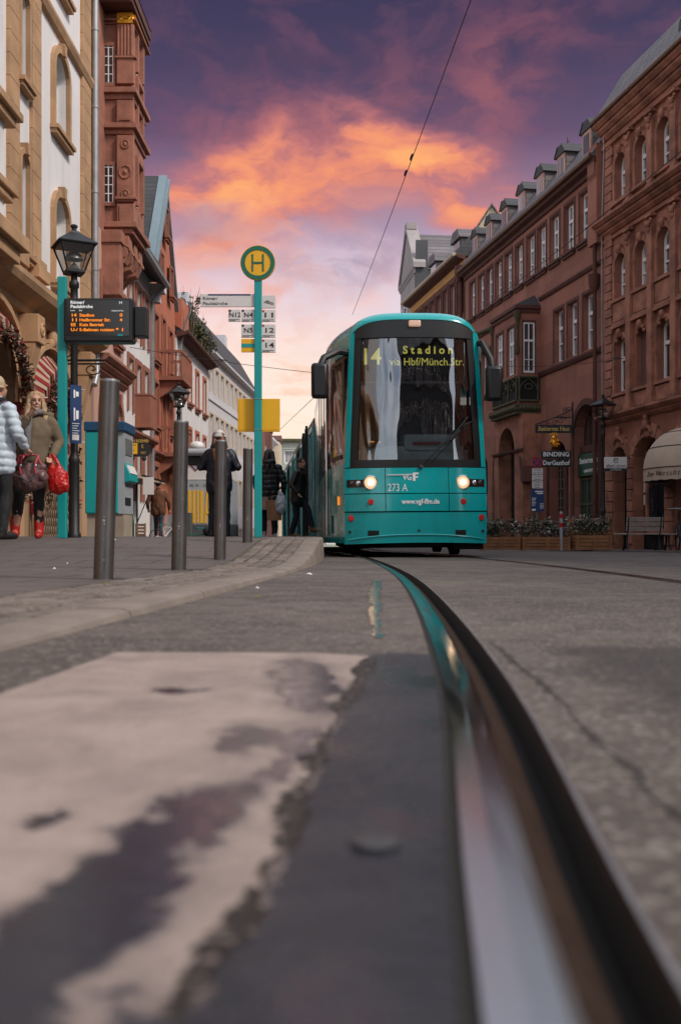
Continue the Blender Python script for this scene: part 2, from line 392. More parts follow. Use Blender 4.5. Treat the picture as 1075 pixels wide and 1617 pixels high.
XK = spline([-3, .8, 2.02, 3.14, 5, 6.7, 9.4, 12, 15.4, 19, 23, 33, 43, 60], [-1.1, -.80, -.69, -.595, -.455, -.355, -.232, -.215, -.285, -.48, -.75, -1.72, -2.7, -4.3])
HW = .115
ys = [-6, -3, -1.5, -.5, 0] + [i*.08 for i in range(1, 40)] + [3.2+i*.25 for i in range(0, 48)] + [15.5+i*1.0 for i in range(0, 46)] + [62, 70, 90, 130, 220, 500]
def track_rows(d0, d1): pass

# road sheet, with slots where the two grooved rails lie
def asphalt():
    m = mat('asphalt', (.15, .13, .12), .7, spec=.3); t = NT(m.node_tree); p = m.node_tree.nodes['Principled BSDF']
    po = t.n('ShaderNodeNewGeometry').outputs['Position']
    big = t.noise(po, .55, 5, .6); mid = t.noise(po, 5, 5, .6)
    vo = t.n('ShaderNodeTexVoronoi'); vo.inputs['Scale'].default_value = 95; t.l(po, vo.inputs['Vector'])
    grain = t.noise(po, 260, 2, .6)
    col = t.mix(t.step(big, .35, .65), (.082, .066, .058, 1), (.142, .114, .098, 1))
    col = t.mix(t.math('MULTIPLY', t.step(mid, .4, .7), .5), col, (.05, .042, .040, 1))
    sep = t.n('ShaderNodeSeparateColor'); t.l(vo.outputs['Color'], sep.inputs[0])
    col = t.mix(t.step(sep.outputs[0], .72, .95, 0, .6), col, (.27, .23, .20, 1))
    col = t.mix(t.step(grain, .55, .8, 0, .5), col, (.05, .045, .045, 1))
    s9 = t.n('ShaderNodeSeparateXYZ'); t.l(po, s9.inputs[0]); pj = t.math('MULTIPLY', t.math('SUBTRACT', t.noise(po, 5, 4, .6), .5), .22)
    pm = t.math('MULTIPLY', t.step(t.math('ADD', s9.outputs[0], pj), .36, .52), t.step(t.math('ADD', s9.outputs[1], pj), 2.16, 2.06))
    col = t.mix(t.math('MULTIPLY', pm, .72), col, (.036, .031, .032, 1))
    s0 = t.n('ShaderNodeSeparateXYZ'); t.l(po, s0.inputs[0]); cj = t.noise(t.mapping(po, (1, .6, 1)), 14, 6, .7)
    xx = t.ramp(t.math('MULTIPLY', s0.outputs[1], .4), [(0, (.60,)*3), (.36, (.57,)*3), (.5, (.60,)*3), (.6, (.63,)*3), (.86, (.665,)*3), (1, (.70,)*3)])
    dc = t.math('ABSOLUTE', t.math('ADD', t.math('SUBTRACT', s0.outputs[0], t.math('MULTIPLY', xx, .5)), t.math('MULTIPLY', t.math('SUBTRACT', cj, .5), .05)))
    wd = t.step(t.noise(po, 11, 3, .5), .36, .62, .0005, .006); ck = t.math('MULTIPLY', t.step(dc, t.math('ADD', wd, .003), wd), t.step(s0.outputs[1], 2.35, 2.1))
    col = t.mix(t.math('MULTIPLY', ck, .75), col, (.018, .014, .012, 1))
    t.l(col, p.inputs['Base Color'])
    t.l(t.step(mid, .3, .75, .60, .82), p.inputs['Roughness'])
    b = t.n('ShaderNodeBump'); b.inputs['Strength'].default_value = .55; b.inputs['Distance'].default_value = .006
    t.l(t.math('ADD', vo.outputs['Distance'], t.math('MULTIPLY', grain, .5)), b.inputs['Height']); t.l(b.outputs[0], p.inputs['Normal'])
    return m
M['asphalt'] = asphalt()
def wet(name, c1, c2, r0, r1, bs, bstr, spec=.6):
    m = mat(name, c1, r0, spec=spec); t = NT(m.node_tree); p = m.node_tree.nodes['Principled BSDF']
    po = t.n('ShaderNodeNewGeometry').outputs['Position']
    n = t.noise(po, 9, 6, .62, .4); g = t.noise(po, 160, 3, .6); n2 = t.noise(po, 28, 4, .6)
    t.l(t.mix(t.math('ADD', t.math('MULTIPLY', t.step(n, .35, .68), .75), t.math('MULTIPLY', g, .25)), (*c1, 1), (*c2, 1)), p.inputs['Base Color'])
    t.l(t.step(n2, .35, .65, r0, r1), p.inputs['Roughness'])
    b = t.n('ShaderNodeBump'); b.inputs['Strength'].default_value = bstr; b.inputs['Distance'].default_value = .004
    t.l(t.math('ADD', t.noise(po, bs, 3, .5), t.math('MULTIPLY', g, .15)), b.inputs['Height']); t.l(b.outputs[0], p.inputs['Normal'])
    return m
def slab():
    m = mat('old_concrete', (.44, .35, .30), .6, spec=.38); t = NT(m.node_tree); p = m.node_tree.nodes['Principled BSDF']
    po = t.n('ShaderNodeNewGeometry').outputs['Position']
    wv = t.noise(po, 11, 7, .68, 0, 1); va = t.n('ShaderNodeVectorMath', operation='MULTIPLY_ADD'); t.l(wv, va.inputs[0]); va.inputs[1].default_value = (.14, .26, 0); t.l(po, va.inputs[2])
    sp = t.n('ShaderNodeSeparateXYZ'); t.l(va.outputs[0], sp.inputs[0])
    def el(cx, cy, rx, ry, tilt):
        a_ = t.math('SUBTRACT', sp.outputs[0], cx+.07); b_ = t.math('SUBTRACT', sp.outputs[1], cy+.13); ct, st = math.cos(tilt), math.sin(tilt)
        q = t.math('ADD', t.math('MULTIPLY', a_, ct/rx), t.math('MULTIPLY', b_, st/rx)); r = t.math('ADD', t.math('MULTIPLY', a_, -st/ry), t.math('MULTIPLY', b_, ct/ry))
        return t.math('SQRT', t.math('ADD', t.math('MULTIPLY', q, q), t.math('MULTIPLY', r, r)))
    d = None
    for e in ((-.14, .74, .040, .24, R(-14)), (-.19, .52, .05, .14, R(-30)), (-.16, .42, .20, .075, R(8)), (-.055, 1.58, .05, .30, R(4)), (-.10, 1.16, .035, .06, 0), (-.05, 1.1, .02, .12, R(-10)), (-.245, .82, .018, .028, 0), (-.24, 1.5, .03, .04, 0), (-.30, .44, .06, .05, 0)):
        x = el(*e); d = x if d is None else t.math('MINIMUM', d, x)
    wetm = t.step(d, 1.10, .78); damp = t.step(d, 1.75, .85)
    n = t.noise(po, 6, 6, .62, .4); g = t.noise(po, 190, 3, .6); n3 = t.noise(po, 34, 4, .6)
    col = t.mix(t.math('ADD', t.math('MULTIPLY', t.step(n, .35, .68), .7), t.math('MULTIPLY', g, .3)), (.39, .30, .264, 1), (.23, .175, .155, 1))
    col = t.mix(t.step(n3, .62, .78, 0, .6), col, (.13, .10, .09, 1))
    col = t.mix(t.math('MULTIPLY', damp, .55), col, (.15, .115, .105, 1)); grain = t.noise(po, 520, 2, .7); col = t.mix(t.step(grain, .56, .72, 0, .55), col, (.10, .08, .07, 1)); col = t.mix(t.step(grain, .42, .30, 0, .4), col, (.50, .42, .37, 1))
    col = t.mix(wetm, col, (.022, .025, .036, 1))
    # boundary with the damp tarmac beside the rail: a ragged broken edge full of grit
    s0 = t.n('ShaderNodeSeparateXYZ'); t.l(po, s0.inputs[0])
    pts = [(.0, -.12), (.42, -.082), (.56, -.066), (.67, -.045), (.90, -.032), (1.2, -.008), (1.6, .035), (1.86, .055), (2.1, .075)]
    xc = t.ramp(t.math('MULTIPLY', s0.outputs[1], 1/2.2), [(y/2.2, ((x+.2)*2.5,)*3) for y, x in pts])
    dxx = t.math('SUBTRACT', s0.outputs[0], t.math('SUBTRACT', t.math('MULTIPLY', xc, .4), .2))
    j1 = t.noise(t.mapping(po, (1, .45, 1)), 26, 6, .7); j2 = t.noise(po, 75, 4, .65); j3 = t.noise(t.mapping(po, (1, .5, 1)), 9, 3, .5)
    dj = t.math('ADD', dxx, t.math('ADD', t.math('MULTIPLY', t.math('SUBTRACT', j1, .5), .055), t.math('MULTIPLY', t.math('SUBTRACT', j2, .5), .02)))
    tarm = t.step(dj, -.004, .004)
    wid = t.step(j3, .40, .66, .0, .016); gr = t.math('MULTIPLY', t.step(t.math('ABSOLUTE', t.math('ADD', dj, .005)), t.math('ADD', wid, .004), wid), t.step(j2, .36, .5, .25, 1))
    tcol = t.mix(t.math('ADD', t.math('MULTIPLY', t.step(n, .35, .68), .7), t.math('MULTIPLY', g, .3)), (.012, .013, .019, 1), (.034, .032, .038, 1))
    puddle2 = t.step(t.noise(t.mapping(po, (1, .5, 1)), 7, 3, .5), .50, .60)
    col = t.mix(tarm, col, tcol); col = t.mix(gr, col, (.022, .016, .013, 1)); t.l(col, p.inputs['Base Color'])
    wet2 = t.math('MAXIMUM', t.math('MULTIPLY', wetm, t.math('SUBTRACT', 1.0, tarm)), t.math('MULTIPLY', t.math('MULTIPLY', tarm, puddle2), .7)); wet2 = t.math('MULTIPLY', wet2, t.math('SUBTRACT', 1.0, gr))
    t.l(t.math('SUBTRACT', t.math('SUBTRACT', t.step(n3, .3, .7, .58, .76), t.math('MULTIPLY', tarm, .34)), t.math('MULTIPLY', wet2, .48), clamp=True), p.inputs['Roughness'])
    b = t.n('ShaderNodeBump'); t.l(t.math('SUBTRACT', 1.0, t.math('MULTIPLY', wet2, .86)), b.inputs['Strength']); b.inputs['Distance'].default_value = .004
    t.l(t.math('ADD', t.math('ADD', t.noise(po, 45, 4, .6), t.math('MULTIPLY', g, .5)), t.math('MULTIPLY', gr, -2.0)), b.inputs['Height']); t.l(b.outputs[0], p.inputs['Normal'])
    return m
M['concrete'] = slab()
M['wet_tar'] = wet('damp_tarmac', (.075, .068, .072), (.14, .12, .118), .20, .45, 30, .35)
M['dark_tar'] = wet('dark_tarmac_patch', (.06, .052, .052), (.10, .086, .082), .4, .62, 120, .4)
M['sheen'] = wet('damp_glint_asphalt', (.055, .046, .044), (.09, .075, .066), .05, .26, 14, .16, .7)  # glossy asphalt for the added strip that mirrors the headlight
M['water'] = wet('shallow_water', (.05, .048, .055), (.085, .075, .078), .05, .16, 9, .10, .7)
M['mud'] = wet('wet_grit', (.028, .02, .016), (.10, .07, .05), .5, .8, 70, .9, .3)
M['granite'] = mat('kerb_granite', (0.264, 0.212, 0.178), .7, var=.4, vscale=3, bump=.3, bscale=60)
M['sett'] = mat('granite_sett', (.215, .17, .145), .75, var=.55, vscale=2.5, bump=.5, bscale=40)
M['grout'] = mat('sett_grout', (.09, .07, .055), .9, var=.4, vscale=9, bump=.5)
M['paving'] = mat('paving_slab', (.125, .10, .092), .65, var=.35, vscale=1.2, bump=.15, bscale=50)
def rail_mats():
    top = mat('rail_polished', (.50, .50, .51), .10, metal=1); t = NT(top.node_tree); p = top.node_tree.nodes['Principled BSDF']
    po = t.n('ShaderNodeNewGeometry').outputs['Position']
    n = t.noise(t.mapping(po, (60, 2, 1)), 1, 4, .6); sy = t.n('ShaderNodeSeparateXYZ'); t.l(po, sy.inputs[0]); t.l(t.math('ADD', t.step(n, .3, .7, .08, .18), t.step(sy.outputs[1], 1.25, .6, 0, .24)), p.inputs['Roughness'])
    t.l(t.mix(t.step(n, .3, .75), (.60, .65, .68, 1), (.44, .46, .48, 1)), p.inputs['Base Color'])
    b = t.n('ShaderNodeBump'); b.inputs['Strength'].default_value = .05; b.inputs['Distance'].default_value = .01
    t.l(t.noise(po, 6, 2), b.inputs['Height']); t.l(b.outputs[0], p.inputs['Normal'])
    rust = mat('rail_rust', (.040, .022, .015), .85, metal=.0, spec=.15, var=.5, vscale=20, bump=.4, bscale=60)
    dark = mat('rail_groove_dirt', (.010, .008, .007), .9)
    lip = mat('rail_lip_worn', (.42, .40, .41), .38, metal=.75, var=.45, vscale=9)
    return [top, rust, dark, lip]
RM = rail_mats()
def road():
    mb = MB(); far = [-90, -40, -15, -6]
    def cols(Y):
        x = XL(Y); z = zr(Y); e = .0
        out = []
        for q in far: out.append((q, 0))
        k = XK(Y); out += [(k-.3, 0), ((k+x)/2, 0), (x-.004, 0)]
        a = [(p, z) for p, _ in out]
        b_ = [(x+HW-.002, z), (x+.5, z), (x+1.0, z), (x+1.438, z)]
        c_ = [(x+1.434+HW, z), (x+2.4, z), (x+4, z), (x+8, z), (x+16, z), (40, z), (90, z)]
        return a, b_, c_
    rows = [cols(Y) for Y in ys]
    for k in range(3):
        mb.grid([[(p, Y, z) for p, z in r[k]] for Y, r in zip(ys, rows)])
    o = mb.build('road', M['asphalt'], smooth=30); struct(o)
    # extend to the horizon
    return o
road()
def rail(name, label, off, flip):
    prof = [(-.008, -.06, 2), (-.008, .0012, 2), (-.001, .0012, 2), (.0, -.004, 2), (.004, -.0005, 0), (.026, .0006, 0), (.046, -.0008, 0), (.054, -.004, 1), (.066, -.010, 1), (.080, -.024, 2), (.083, -.05, 2), (.102, -.05, 2), (.105, -.006, 1), (.1085, -.0005, 3), (.1135, -.0005, 2), (HW, -.06, 2)]
    mb = MB(); yy = [Y for Y in ys if Y <= 75]
    rows = []
    for Y in yy:
        x0 = XL(Y)+off; z = zr(Y)+.001
        rows.append([((x0+q) if not flip else (x0+HW-q), Y, z+d) for q, d, _ in prof])
    for k in range(len(prof)-1):
        mb.grid([[r[k], r[k+1]] for r in rows], prof[k][2])
    o = mb.build(name, RM, smooth=35)
    return tag(o, label, 'rail')
rail('tram_rail', 'polished grooved tram rail curving from the foreground to the tram', 0, False)
rail('tram_rail', 'thin far rail of the tram track crossing the road on the right', 1.436, True)

# foreground sheets: concrete slab, wet tarmac, puddles, grit line
def sheet(name, poly, m, lift, jag=.004, wob=.02, seed=0):
    rnd = random.Random(seed); pts = []
    n = len(poly)
    for i in range(n):
        a = Vector((*poly[i], 0)); b = Vector((*poly[(i+1)%n], 0)); L_ = (b-a).length; k = max(2, min(60, int(L_/.012)))
        nn = (b-a).normalized().cross(Vector((0,0,1)))
        for j in range(k):
            p = a.lerp(b, j/k); q = mnoise.noise(Vector((p.x*14, p.y*14, seed*3.1)))*wob + mnoise.noise(Vector((p.x*60, p.y*60, seed)))*jag
            p = p + nn*q; pts.append((p.x, p.y))
    mb = MB(); n = len(pts)
    mb.add([(x, y, zr(y)+lift) for x, y in pts]+[(x, y, zr(y)-.01) for x, y in pts], [tuple(range(n))]+[(i,(i+1)%n,n+(i+1)%n,n+i) for i in range(n)])
    bm = bmesh.new(); me = mb.mesh(name, m); bm.from_mesh(me); bmesh.ops.triangulate(bm, faces=bm.faces); bm.to_mesh(me); bm.free()
    o = bpy.data.objects.new(name, me); COL.objects.link(o); return struct(o)
sheet('concrete_road', [(-.62, .2), (XL(.2)-.006, .2), (XL(.35)-.006, .35), (XL(.5)-.006, .5), (XL(.75)-.006, .75), (XL(1)-.006, 1), (XL(1.5)-.006, 1.5), (XL(1.97)-.006, 1.97), (.10, 1.99), (.055, 1.93), (-.06, 1.99), (-.45, 2.0), (-.50, 1.45)], M['concrete'], .0016, .002, .003, 2)
sheet('wet_glint_strip', [(.072, 2.3), (.095, 2.28), (.112, 2.75), (.108, 3.0), (.145, 3.5), (.160, 4.1), (.19, 4.6), (.22, 5.5), (.19, 5.6), (.145, 4.7), (.115, 4.0), (.106, 3.4), (.083, 2.95), (.085, 2.6)], M['sheen'], .0018, .006, .022, 8)  # wet strip, its outline shaped to hold only the headlight's reflection
def grit(name, pts, wmin, wmax, lift, seed):
    rnd = random.Random(seed); mb = MB()
    for i in range(len(pts)-1):
        a = Vector(pts[i]); b = Vector(pts[i+1]); L_ = (b-a).length
        for j in range(max(3, int(L_/.007))):
            p = a.lerp(b, rnd.random()); ww = rnd.uniform(wmin, wmax)
            x = p.x+rnd.gauss(0, ww); y = p.y+rnd.gauss(0, ww); r = rnd.uniform(.001, .004)
            mb.ball((x, y, zr(y)+lift), r, r*rnd.uniform(.7, 1.5), r*.5, 6, 4)
    return struct(mb.build(name, M['mud'], smooth=60))
for px, Yq, m_ in ((540, 5.9, 'white'),): pass
mb = MB().lathe([(.001, 0), (.019, 0), (.019, .0025), (.016, .004), (.001, .0042)], (.026, .755, zr(.75)+.003), 24)
tag(mb.build('road_stud', mat('dull_metal', (.10, .095, .098), .5, metal=.5, var=.4, vscale=60), smooth=40), 'small round flat metal disc lying on the wet tarmac left of the rail', 'stud')

# pavement, kerb and sett strip on the left
def pavement():
    yy = [Y for Y in ys if Y >= -3 and Y <= 130]; mb = MB(); rows = []
    for Y in yy:
        k = XK(Y)-.17; z = zp(Y); sw = .45
        rows.append([(-40, Y, z), (-12, Y, z), (-6, Y, z), (-3, Y, z), (k-sw-.02, Y, z), (k-sw, Y, z-.012), (k, Y, z-.012), (k, Y, z-.5)])
    mb.grid([r[:5] for r in rows], 0); mb.grid([r[4:] for r in rows], 1)
    struct(mb.build('pavement', [M['paving'], M['grout']], smooth=20))
    # joints of the large paving slabs
    jb = MB()
    Y = 3.0
    while Y < 24:
        for x0 in (-12,):
            jb.add([(x0, Y, zp(Y)+.0015), (XK(Y)-.64, Y, zp(Y)+.0015), (XK(Y)-.64, Y+.008, zp(Y+.008)+.0015), (x0, Y+.008, zp(Y+.008)+.0015)], [(0,1,2,3)])
        for i in range(30):
            X = -12+i*.6+(.3 if int(Y/.4) % 2 else 0)
            if X < XK(Y)-.7: jb.add([(X, Y, zp(Y)+.0015), (X+.008, Y, zp(Y)+.0015), (X+.008, Y+.4, zp(Y+.4)+.0015), (X, Y+.4, zp(Y+.4)+.0015)], [(0,1,2,3)])
        Y += .4
    struct(jb.build('pavement_joints', M['grout']))
    # setts
    sb = MB(); rnd = random.Random(3); Y = -.5
    while Y < 24:
        L_ = rnd.uniform(.09, .12)
        for j in range(4):
            k = XK(Y)-.17; w_ = .45/4; x1 = k-j*w_-.006; x0 = x1-w_+.014; off = rnd.uniform(-.01, .01)+(.05 if j % 2 else 0)
            h = rnd.uniform(.0, .009); c_ = .012; z = zp(Y+L_/2)-.004+h; a, b_ = Y+off+.006, Y+off+L_-.006
            tl = rnd.uniform(-.004, .004)
            sb.add([(x0,a,z-.04),(x1,a,z-.04),(x1,b_,z-.04),(x0,b_,z-.04),(x0+c_,a+c_,z+tl),(x1-c_,a+c_,z-tl),(x1-c_,b_-c_,z-tl),(x0+c_,b_-c_,z+tl),
                    (x0+.002,a+.002,z-.008),(x1-.002,a+.002,z-.008),(x1-.002,b_-.002,z-.008),(x0+.002,b_-.002,z-.008)],
                   [(4,5,6,7),(0,1,9,8),(1,2,10,9),(2,3,11,10),(3,0,8,11),(8,9,5,4),(9,10,6,5),(10,11,7,6),(11,8,4,7)])
        Y += L_
    struct(sb.build('cobble_pavement', M['sett'], smooth=50))
    kb = MB(); Y = -1.0
    while Y < 45:
        n = 6; L_ = .98 if Y < 20 else 2; rws = []
        for i in range(n+1):
            y = Y+.006+(L_-.012)*i/n; k = XK(y); z = zp(y)+.002; zb = zr(y)-.05; c_ = .022
            rws.append([(k-.17, y, zb), (k-.17, y, z-.004), (k-.162, y, z), (k-c_-.01, y, z-.002), (k-c_*.35, y, z-c_*.45), (k, y, z-c_*1.2), (k+.012, y, zb)])
        kb.grid(rws); m_ = len(rws[0]); o = len(kb.v)-(n+1)*m_
        kb.f += [tuple(range(o, o+m_))[::-1], tuple(range(o+n*m_, o+n*m_+m_))]; kb.m += [0, 0]
        Y += L_
    struct(kb.build('kerb', M['granite'], smooth=40))
pavement()
# pavement on the right, in front of the red houses
def pavement_right():
    mb = MB(); rows = []
    for i in range(0, 60):
        Y = -20+i*1.6; u = (Y-30)/.984; X = 7.93-.177*u; d = 2.2; z = zr(Y)+.03
        rows.append([(X+14, Y, z), (X-d, Y, z), (X-d-.12, Y, z-.004), (X-d-.125, Y, z-.2)])
    mb.grid(rows); struct(mb.build('pavement', M['paving']))
pavement_right()

# ------------------------------------------------------------------ tram
def glass_front():
    m = bpy.data.materials.new('windscreen_glass'); m.use_nodes = True; t = NT(m.node_tree); nt = m.node_tree
    nt.nodes.clear(); out = t.n('ShaderNodeOutputMaterial'); mx = t.n('ShaderNodeMixShader')
    tr = t.n('ShaderNodeBsdfTransparent'); tr.inputs[0].default_value = (.70, .78, .78, 1)
    gl = t.n('ShaderNodeBsdfGlossy'); gl.inputs['Roughness'].default_value = .015; gl.inputs[0].default_value = (.95, .97, 1, 1)
    fr = t.n('ShaderNodeFresnel'); fr.inputs[0].default_value = 1.9
    oc = t.n('ShaderNodeTexCoord').outputs['Object']; b = t.n('ShaderNodeBump'); b.inputs['Strength'].default_value = .5; b.inputs['Distance'].default_value = .05
    t.l(t.noise(t.mapping(oc, (2.6, 1, .6)), 1.4, 1, .4), b.inputs['Height']); t.l(b.outputs[0], gl.inputs['Normal'])
    t.l(t.math('MULTIPLY_ADD', fr.outputs[0], 1.5, .06, clamp=True), mx.inputs[0]); t.l(tr.outputs[0], mx.inputs[1]); t.l(gl.outputs[0], mx.inputs[2]); t.l(mx.outputs[0], out.inputs[0])
    return m
M['windscreen'] = glass_front()
M['tramglass'] = mat('tram_side_glass', (.012, .011, .012), .05, spec=1.0, bump=.06, bscale=1.5, coat=.5)
M['dash'] = mat('dashboard_grey', (.70, .76, .78), .7, var=.2, vscale=4)

def tram():
    T0 = thing('tram', 'turquoise articulated tram with lit headlights standing at the stop on the curved track', 'tram', (1.054, 13.6, zr(13.6)), R(2.8))
    hw = lambda z: .985 if z < 1.2 else .985-.09*(z-1.2)/1.9
    def fy(x, z):
        a = min(1, abs(x)/hw(z)); y = .17*a**3.2
        if z > 1.2: y += .10*((z-1.2)/2.1)**1.6
        else: y -= .035*math.sin(math.pi*min(1, max(0, (z-.2)/1.0)))
        return y
    xr = lambda x: min(1, abs(x)/.9)
    zo = lambda x: 3.10+.30*math.sqrt(max(0, 1-xr(x)**4))
    zt = lambda x: zo(x)-.115
    def plate(mb, x0, x1, z0, z1, off=0.0, nx=10, nz=6, mi=0, skirt=.03):
        F = lambda v, k: v(k) if callable(v) else v
        rows = []
        for j in range(nz+1):
            r = []
            for i in range(nx+1):
                s = i/nx; q = j/nz
                zz0 = z0 if not callable(z0) else None
                # x limits may depend on z, z limits may depend on x
                zc = (F(z0, 0) if not callable(z0) else 0)+q*((F(z1, 0) if not callable(z1) else 3.1)-(F(z0, 0) if not callable(z0) else 0))
                xa, xb = F(x0, zc), F(x1, zc); x = xa+(xb-xa)*s
                za, zb = F(z0, x), F(z1, x); z = za+(zb-za)*q
                r.append((x, fy(x, z)-off, z))
            rows.append(r)
        mb.grid(rows, mi)
        border = rows[0]+[r[-1] for r in rows[1:]]+rows[-1][::-1][1:]+[r[0] for r in rows[::-1][1:-1]]
        n = len(border)
        mb.add(border+[(p[0], p[1]+skirt+off, p[2]) for p in border], [(i, (i+1) % n, n+(i+1) % n, n+i) for i in range(n)], mi)
    # front panels
    g = .009
    for (xa, xb) in ((lambda z: -hw(z), -.44), (-.44+g, .44-g), (.44, lambda z: hw(z))):
        mb = MB(); plate(mb, xa, xb, .885, 1.232, .012); mb.build('front_panel', M['teal'], T0, 35)
        mb = MB(); plate(mb, xa, xb, .638, .872, .032); mb.build('bumper', M['teal'], T0, 35)
    mb = MB(); plate(mb, lambda z: -hw(z)-.0, lambda z: hw(z), lambda x: .205-.02*(abs(x)/.98)**2, .622, .018, 24, 8)
    lip = []
    for i in range(25):
        x = -.93+1.86*i/24; z = .315-.07*(abs(x)/.93)**2.4
        lip.append((x, fy(x, z)-.022, z))
    mb.tube(lip, .012, 6); mb.build('front_skirt', M['teal'], T0, 35)
    # pillars, dark mask, cap
    for s in (-1, 1):
        mb = MB(); A = lambda z, s=s: s*hw(z); B = lambda z, s=s: s*(hw(z)-.07)
        plate(mb, (A if s < 0 else B), (B if s < 0 else A), 1.245, 3.12, .012, 4, 16); mb.build('pillar', M['teal'], T0, 40)
    mb = MB(); rows = []
    for j in range(9):
        q = j/8; r = []
        for i in range(33):
            x = -.905+1.81*i/32; z = zt(x)+(zo(x)-zt(x))*q; r.append((x, fy(x, z)-.014+.10*q*q, z-.004*q))
        rows.append(r)
    mb.grid(rows); mb.build('front_cap', M['teal'], T0, 40)
    mb = MB(); xm = .83
    def ring(x0, x1, z0, z1): plate(mb, x0, x1, z0, z1, .006, 12, 6)
    ring(lambda z: -(hw(z)-.073), lambda z: -(hw(z)-.165), 1.24, 3.10); ring(lambda z: hw(z)-.165, lambda z: hw(z)-.073, 1.24, 3.10)
    ring(lambda z: -(hw(z)-.165), lambda z: hw(z)-.165, 1.24, 1.345)
    plate(mb, -.84, .84, 3.055, lambda x: max(3.06, zt(x)-.004), .006, 26, 6)
    mb.build('window_surround', M['black'], T0, 40)
    mb = MB(); plate(mb, -.80, .80, 3.035, 3.055, .02, 16, 1); mb.build('trim_strip', M['black'], T0)
    # windscreen
    mb = MB(); rows = []
    for j in range(13):
        z = 1.345+(3.055-1.345)*j/12; h_ = hw(z)-.163; rows.append([(x, fy(x, z)+.004+.02*(abs(x)/h_)**2, z) for x in [(-h_+2*h_*i/24) for i in range(25)]])
    mb.grid(rows); mb.build('windscreen', M['windscreen'], T0, 60)
    # cab inside
    mb = MB(); mb.box(-.8, .8, .45, 1.0, 1.0, 1.52); mb.prism([(.24, 1.35), (.5, 1.58), (.75, 1.58), (.75, 1.2), (.24, 1.2)], 'yz', -.74, .74)
    mb.prism([(.32, 1.50), (.48, 1.74), (.7, 1.74), (.7, 1.5)], 'yz', -.12, .66); mb.build('dashboard', M['dash'], T0, bevel=.03)
    mb = MB(); mb.box(-.66, -.42, .42, .55, 1.55, 1.75); mb.build('control_screen', M['black'], T0)
    mb = MB(); mb.box(-.60, -.55, .412, .418, 1.62, 1.635); mb.box(-.48, -.455, .412, .418, 1.615, 1.63); mb.build('indicator_light', M['amber_led'], T0)
    mb = MB(); mb.box(-.02, .38, .30, .335, 1.58, 1.615); mb.build('dashboard_stripe', M['red'], T0)
    mb = MB(); mb.box(-.10, .38, 1.6, 1.75, 1.2, 2.25); mb.box(-.08, .36, 1.2, 1.65, 1.2, 1.32); mb.box(.0, .28, 1.6, 1.72, 2.27, 2.5); mb.build('driver_seat', M['black'], T0, bevel=.04)
    mb = MB(); mb.box(-1.0, 1.0, 2.3, 2.36, .3, 3.1); mb.box(-.9, .9, .35, 2.3, .95, 1.0); mb.build('cab_bulkhead', M['soot'], T0)
    # destination display
    mb = MB(); mb.box(-.76, .76, .24, .34, 2.56, 2.98); mb.build('destination_display', M['soot'], T0)
    dd = T0.children[-1]
    lettering('14', .32, M['yellow_led'], T0, (-.60, .232, 2.785), width=.235, bold=.004)
    lettering('S t a d i o n', .15, M['yellow_led'], T0, (.20, .232, 2.885), width=.70, bold=.004)
    lettering('via Hbf/Münch.Str.', .15, M['yellow_led'], T0, (.185, .232, 2.72), width=1.04)
    mb = MB(); mb.tube([(-.76, .26, 2.44), (.76, .26, 2.44)], .018, 6); mb.build('sun_blind_rod', M['galv'], T0)
    mb = MB(); mb.box(.69, .702, .16, .17, 2.45, 2.98); mb.build('aerial', M['galv'], T0)
    # headlights
    for s in (-1, 1):
        x0 = .635*s; y0 = fy(.635, 1.03)-.012
        mb = MB(); prof = [(.005, 0), (.098, 0), (.102, .012), (.09, .022), (.084, .012)]
        mb.T = Matrix.Translation((x0, y0, 1.03)) @ Matrix.Rotation(R(90), 4, 'X'); mb.lathe(prof, seg=28); hl = mb.build('headlight', M['chrome'], T0, 30)
        mb = MB(); mb.T = Matrix.Translation((x0, y0-.01, 1.03)) @ Matrix.Rotation(R(90), 4, 'X'); mb.lathe([(.005, .012), (.06, .010), (.083, .002)], seg=28); mb.build('lens', M['headlamp'], hl, 60)
        mb = MB(); mb.T = Matrix.Translation((x0, y0-.024, 1.03)) @ Matrix.Rotation(R(90), 4, 'X'); mb.lathe([(.005, .012), (.028, .008), (.036, 0)], seg=20); mb.build('bulb', M['headcore'], hl, 60)
        mb = MB(); xa, xb = (.70, .955) if s > 0 else (-.955, -.70)
        plate(mb, xa, xb, .97, 1.075, .018, 6, 2); fl = mb.build('lamp_recess', M['lens'], T0, 40)
        for xx, mt in ((.80*s, M['chrome']), (.885*s, M['red'])):
            mb = MB(); mb.T = Matrix.Translation((xx, fy(xx, 1.02)-.02, 1.022)) @ Matrix.Rotation(R(90), 4, 'X'); mb.lathe([(.004, .006), (.03, .004), (.036, 0)], seg=14); mb.build('signal_lamp', mt if mt != M['red'] else M['lens'], fl, 50)
        mb = MB(); mb.T = Matrix.Translation((.635*s, fy(.63, .76)-.034, .765)) @ Matrix.Rotation(R(90), 4, 'X'); mb.lathe([(.004, .012), (.036, .01), (.042, 0)], seg=18); mb.build('reflector', M['red'], T0, 50)
        mb = MB(); xx = .90*s; mb.T = Matrix.Translation((xx, fy(xx, .54)-.02, .545)) @ Matrix.Rotation(R(90), 4, 'X'); mb.lathe([(.004, .022), (.035, .02), (.046, 0)], seg=18); mb.build('tail_lamp', M['red'], T0, 50)
        mb = MB(); xx = .92*s; mb.T = Matrix.Translation((xx, fy(xx, .35)-.02, .355)) @ Matrix.Rotation(R(90), 4, 'X'); mb.lathe([(.004, .008), (.02, .008), (.024, 0)], seg=12); mb.build('sensor', M['black'], T0, 50)
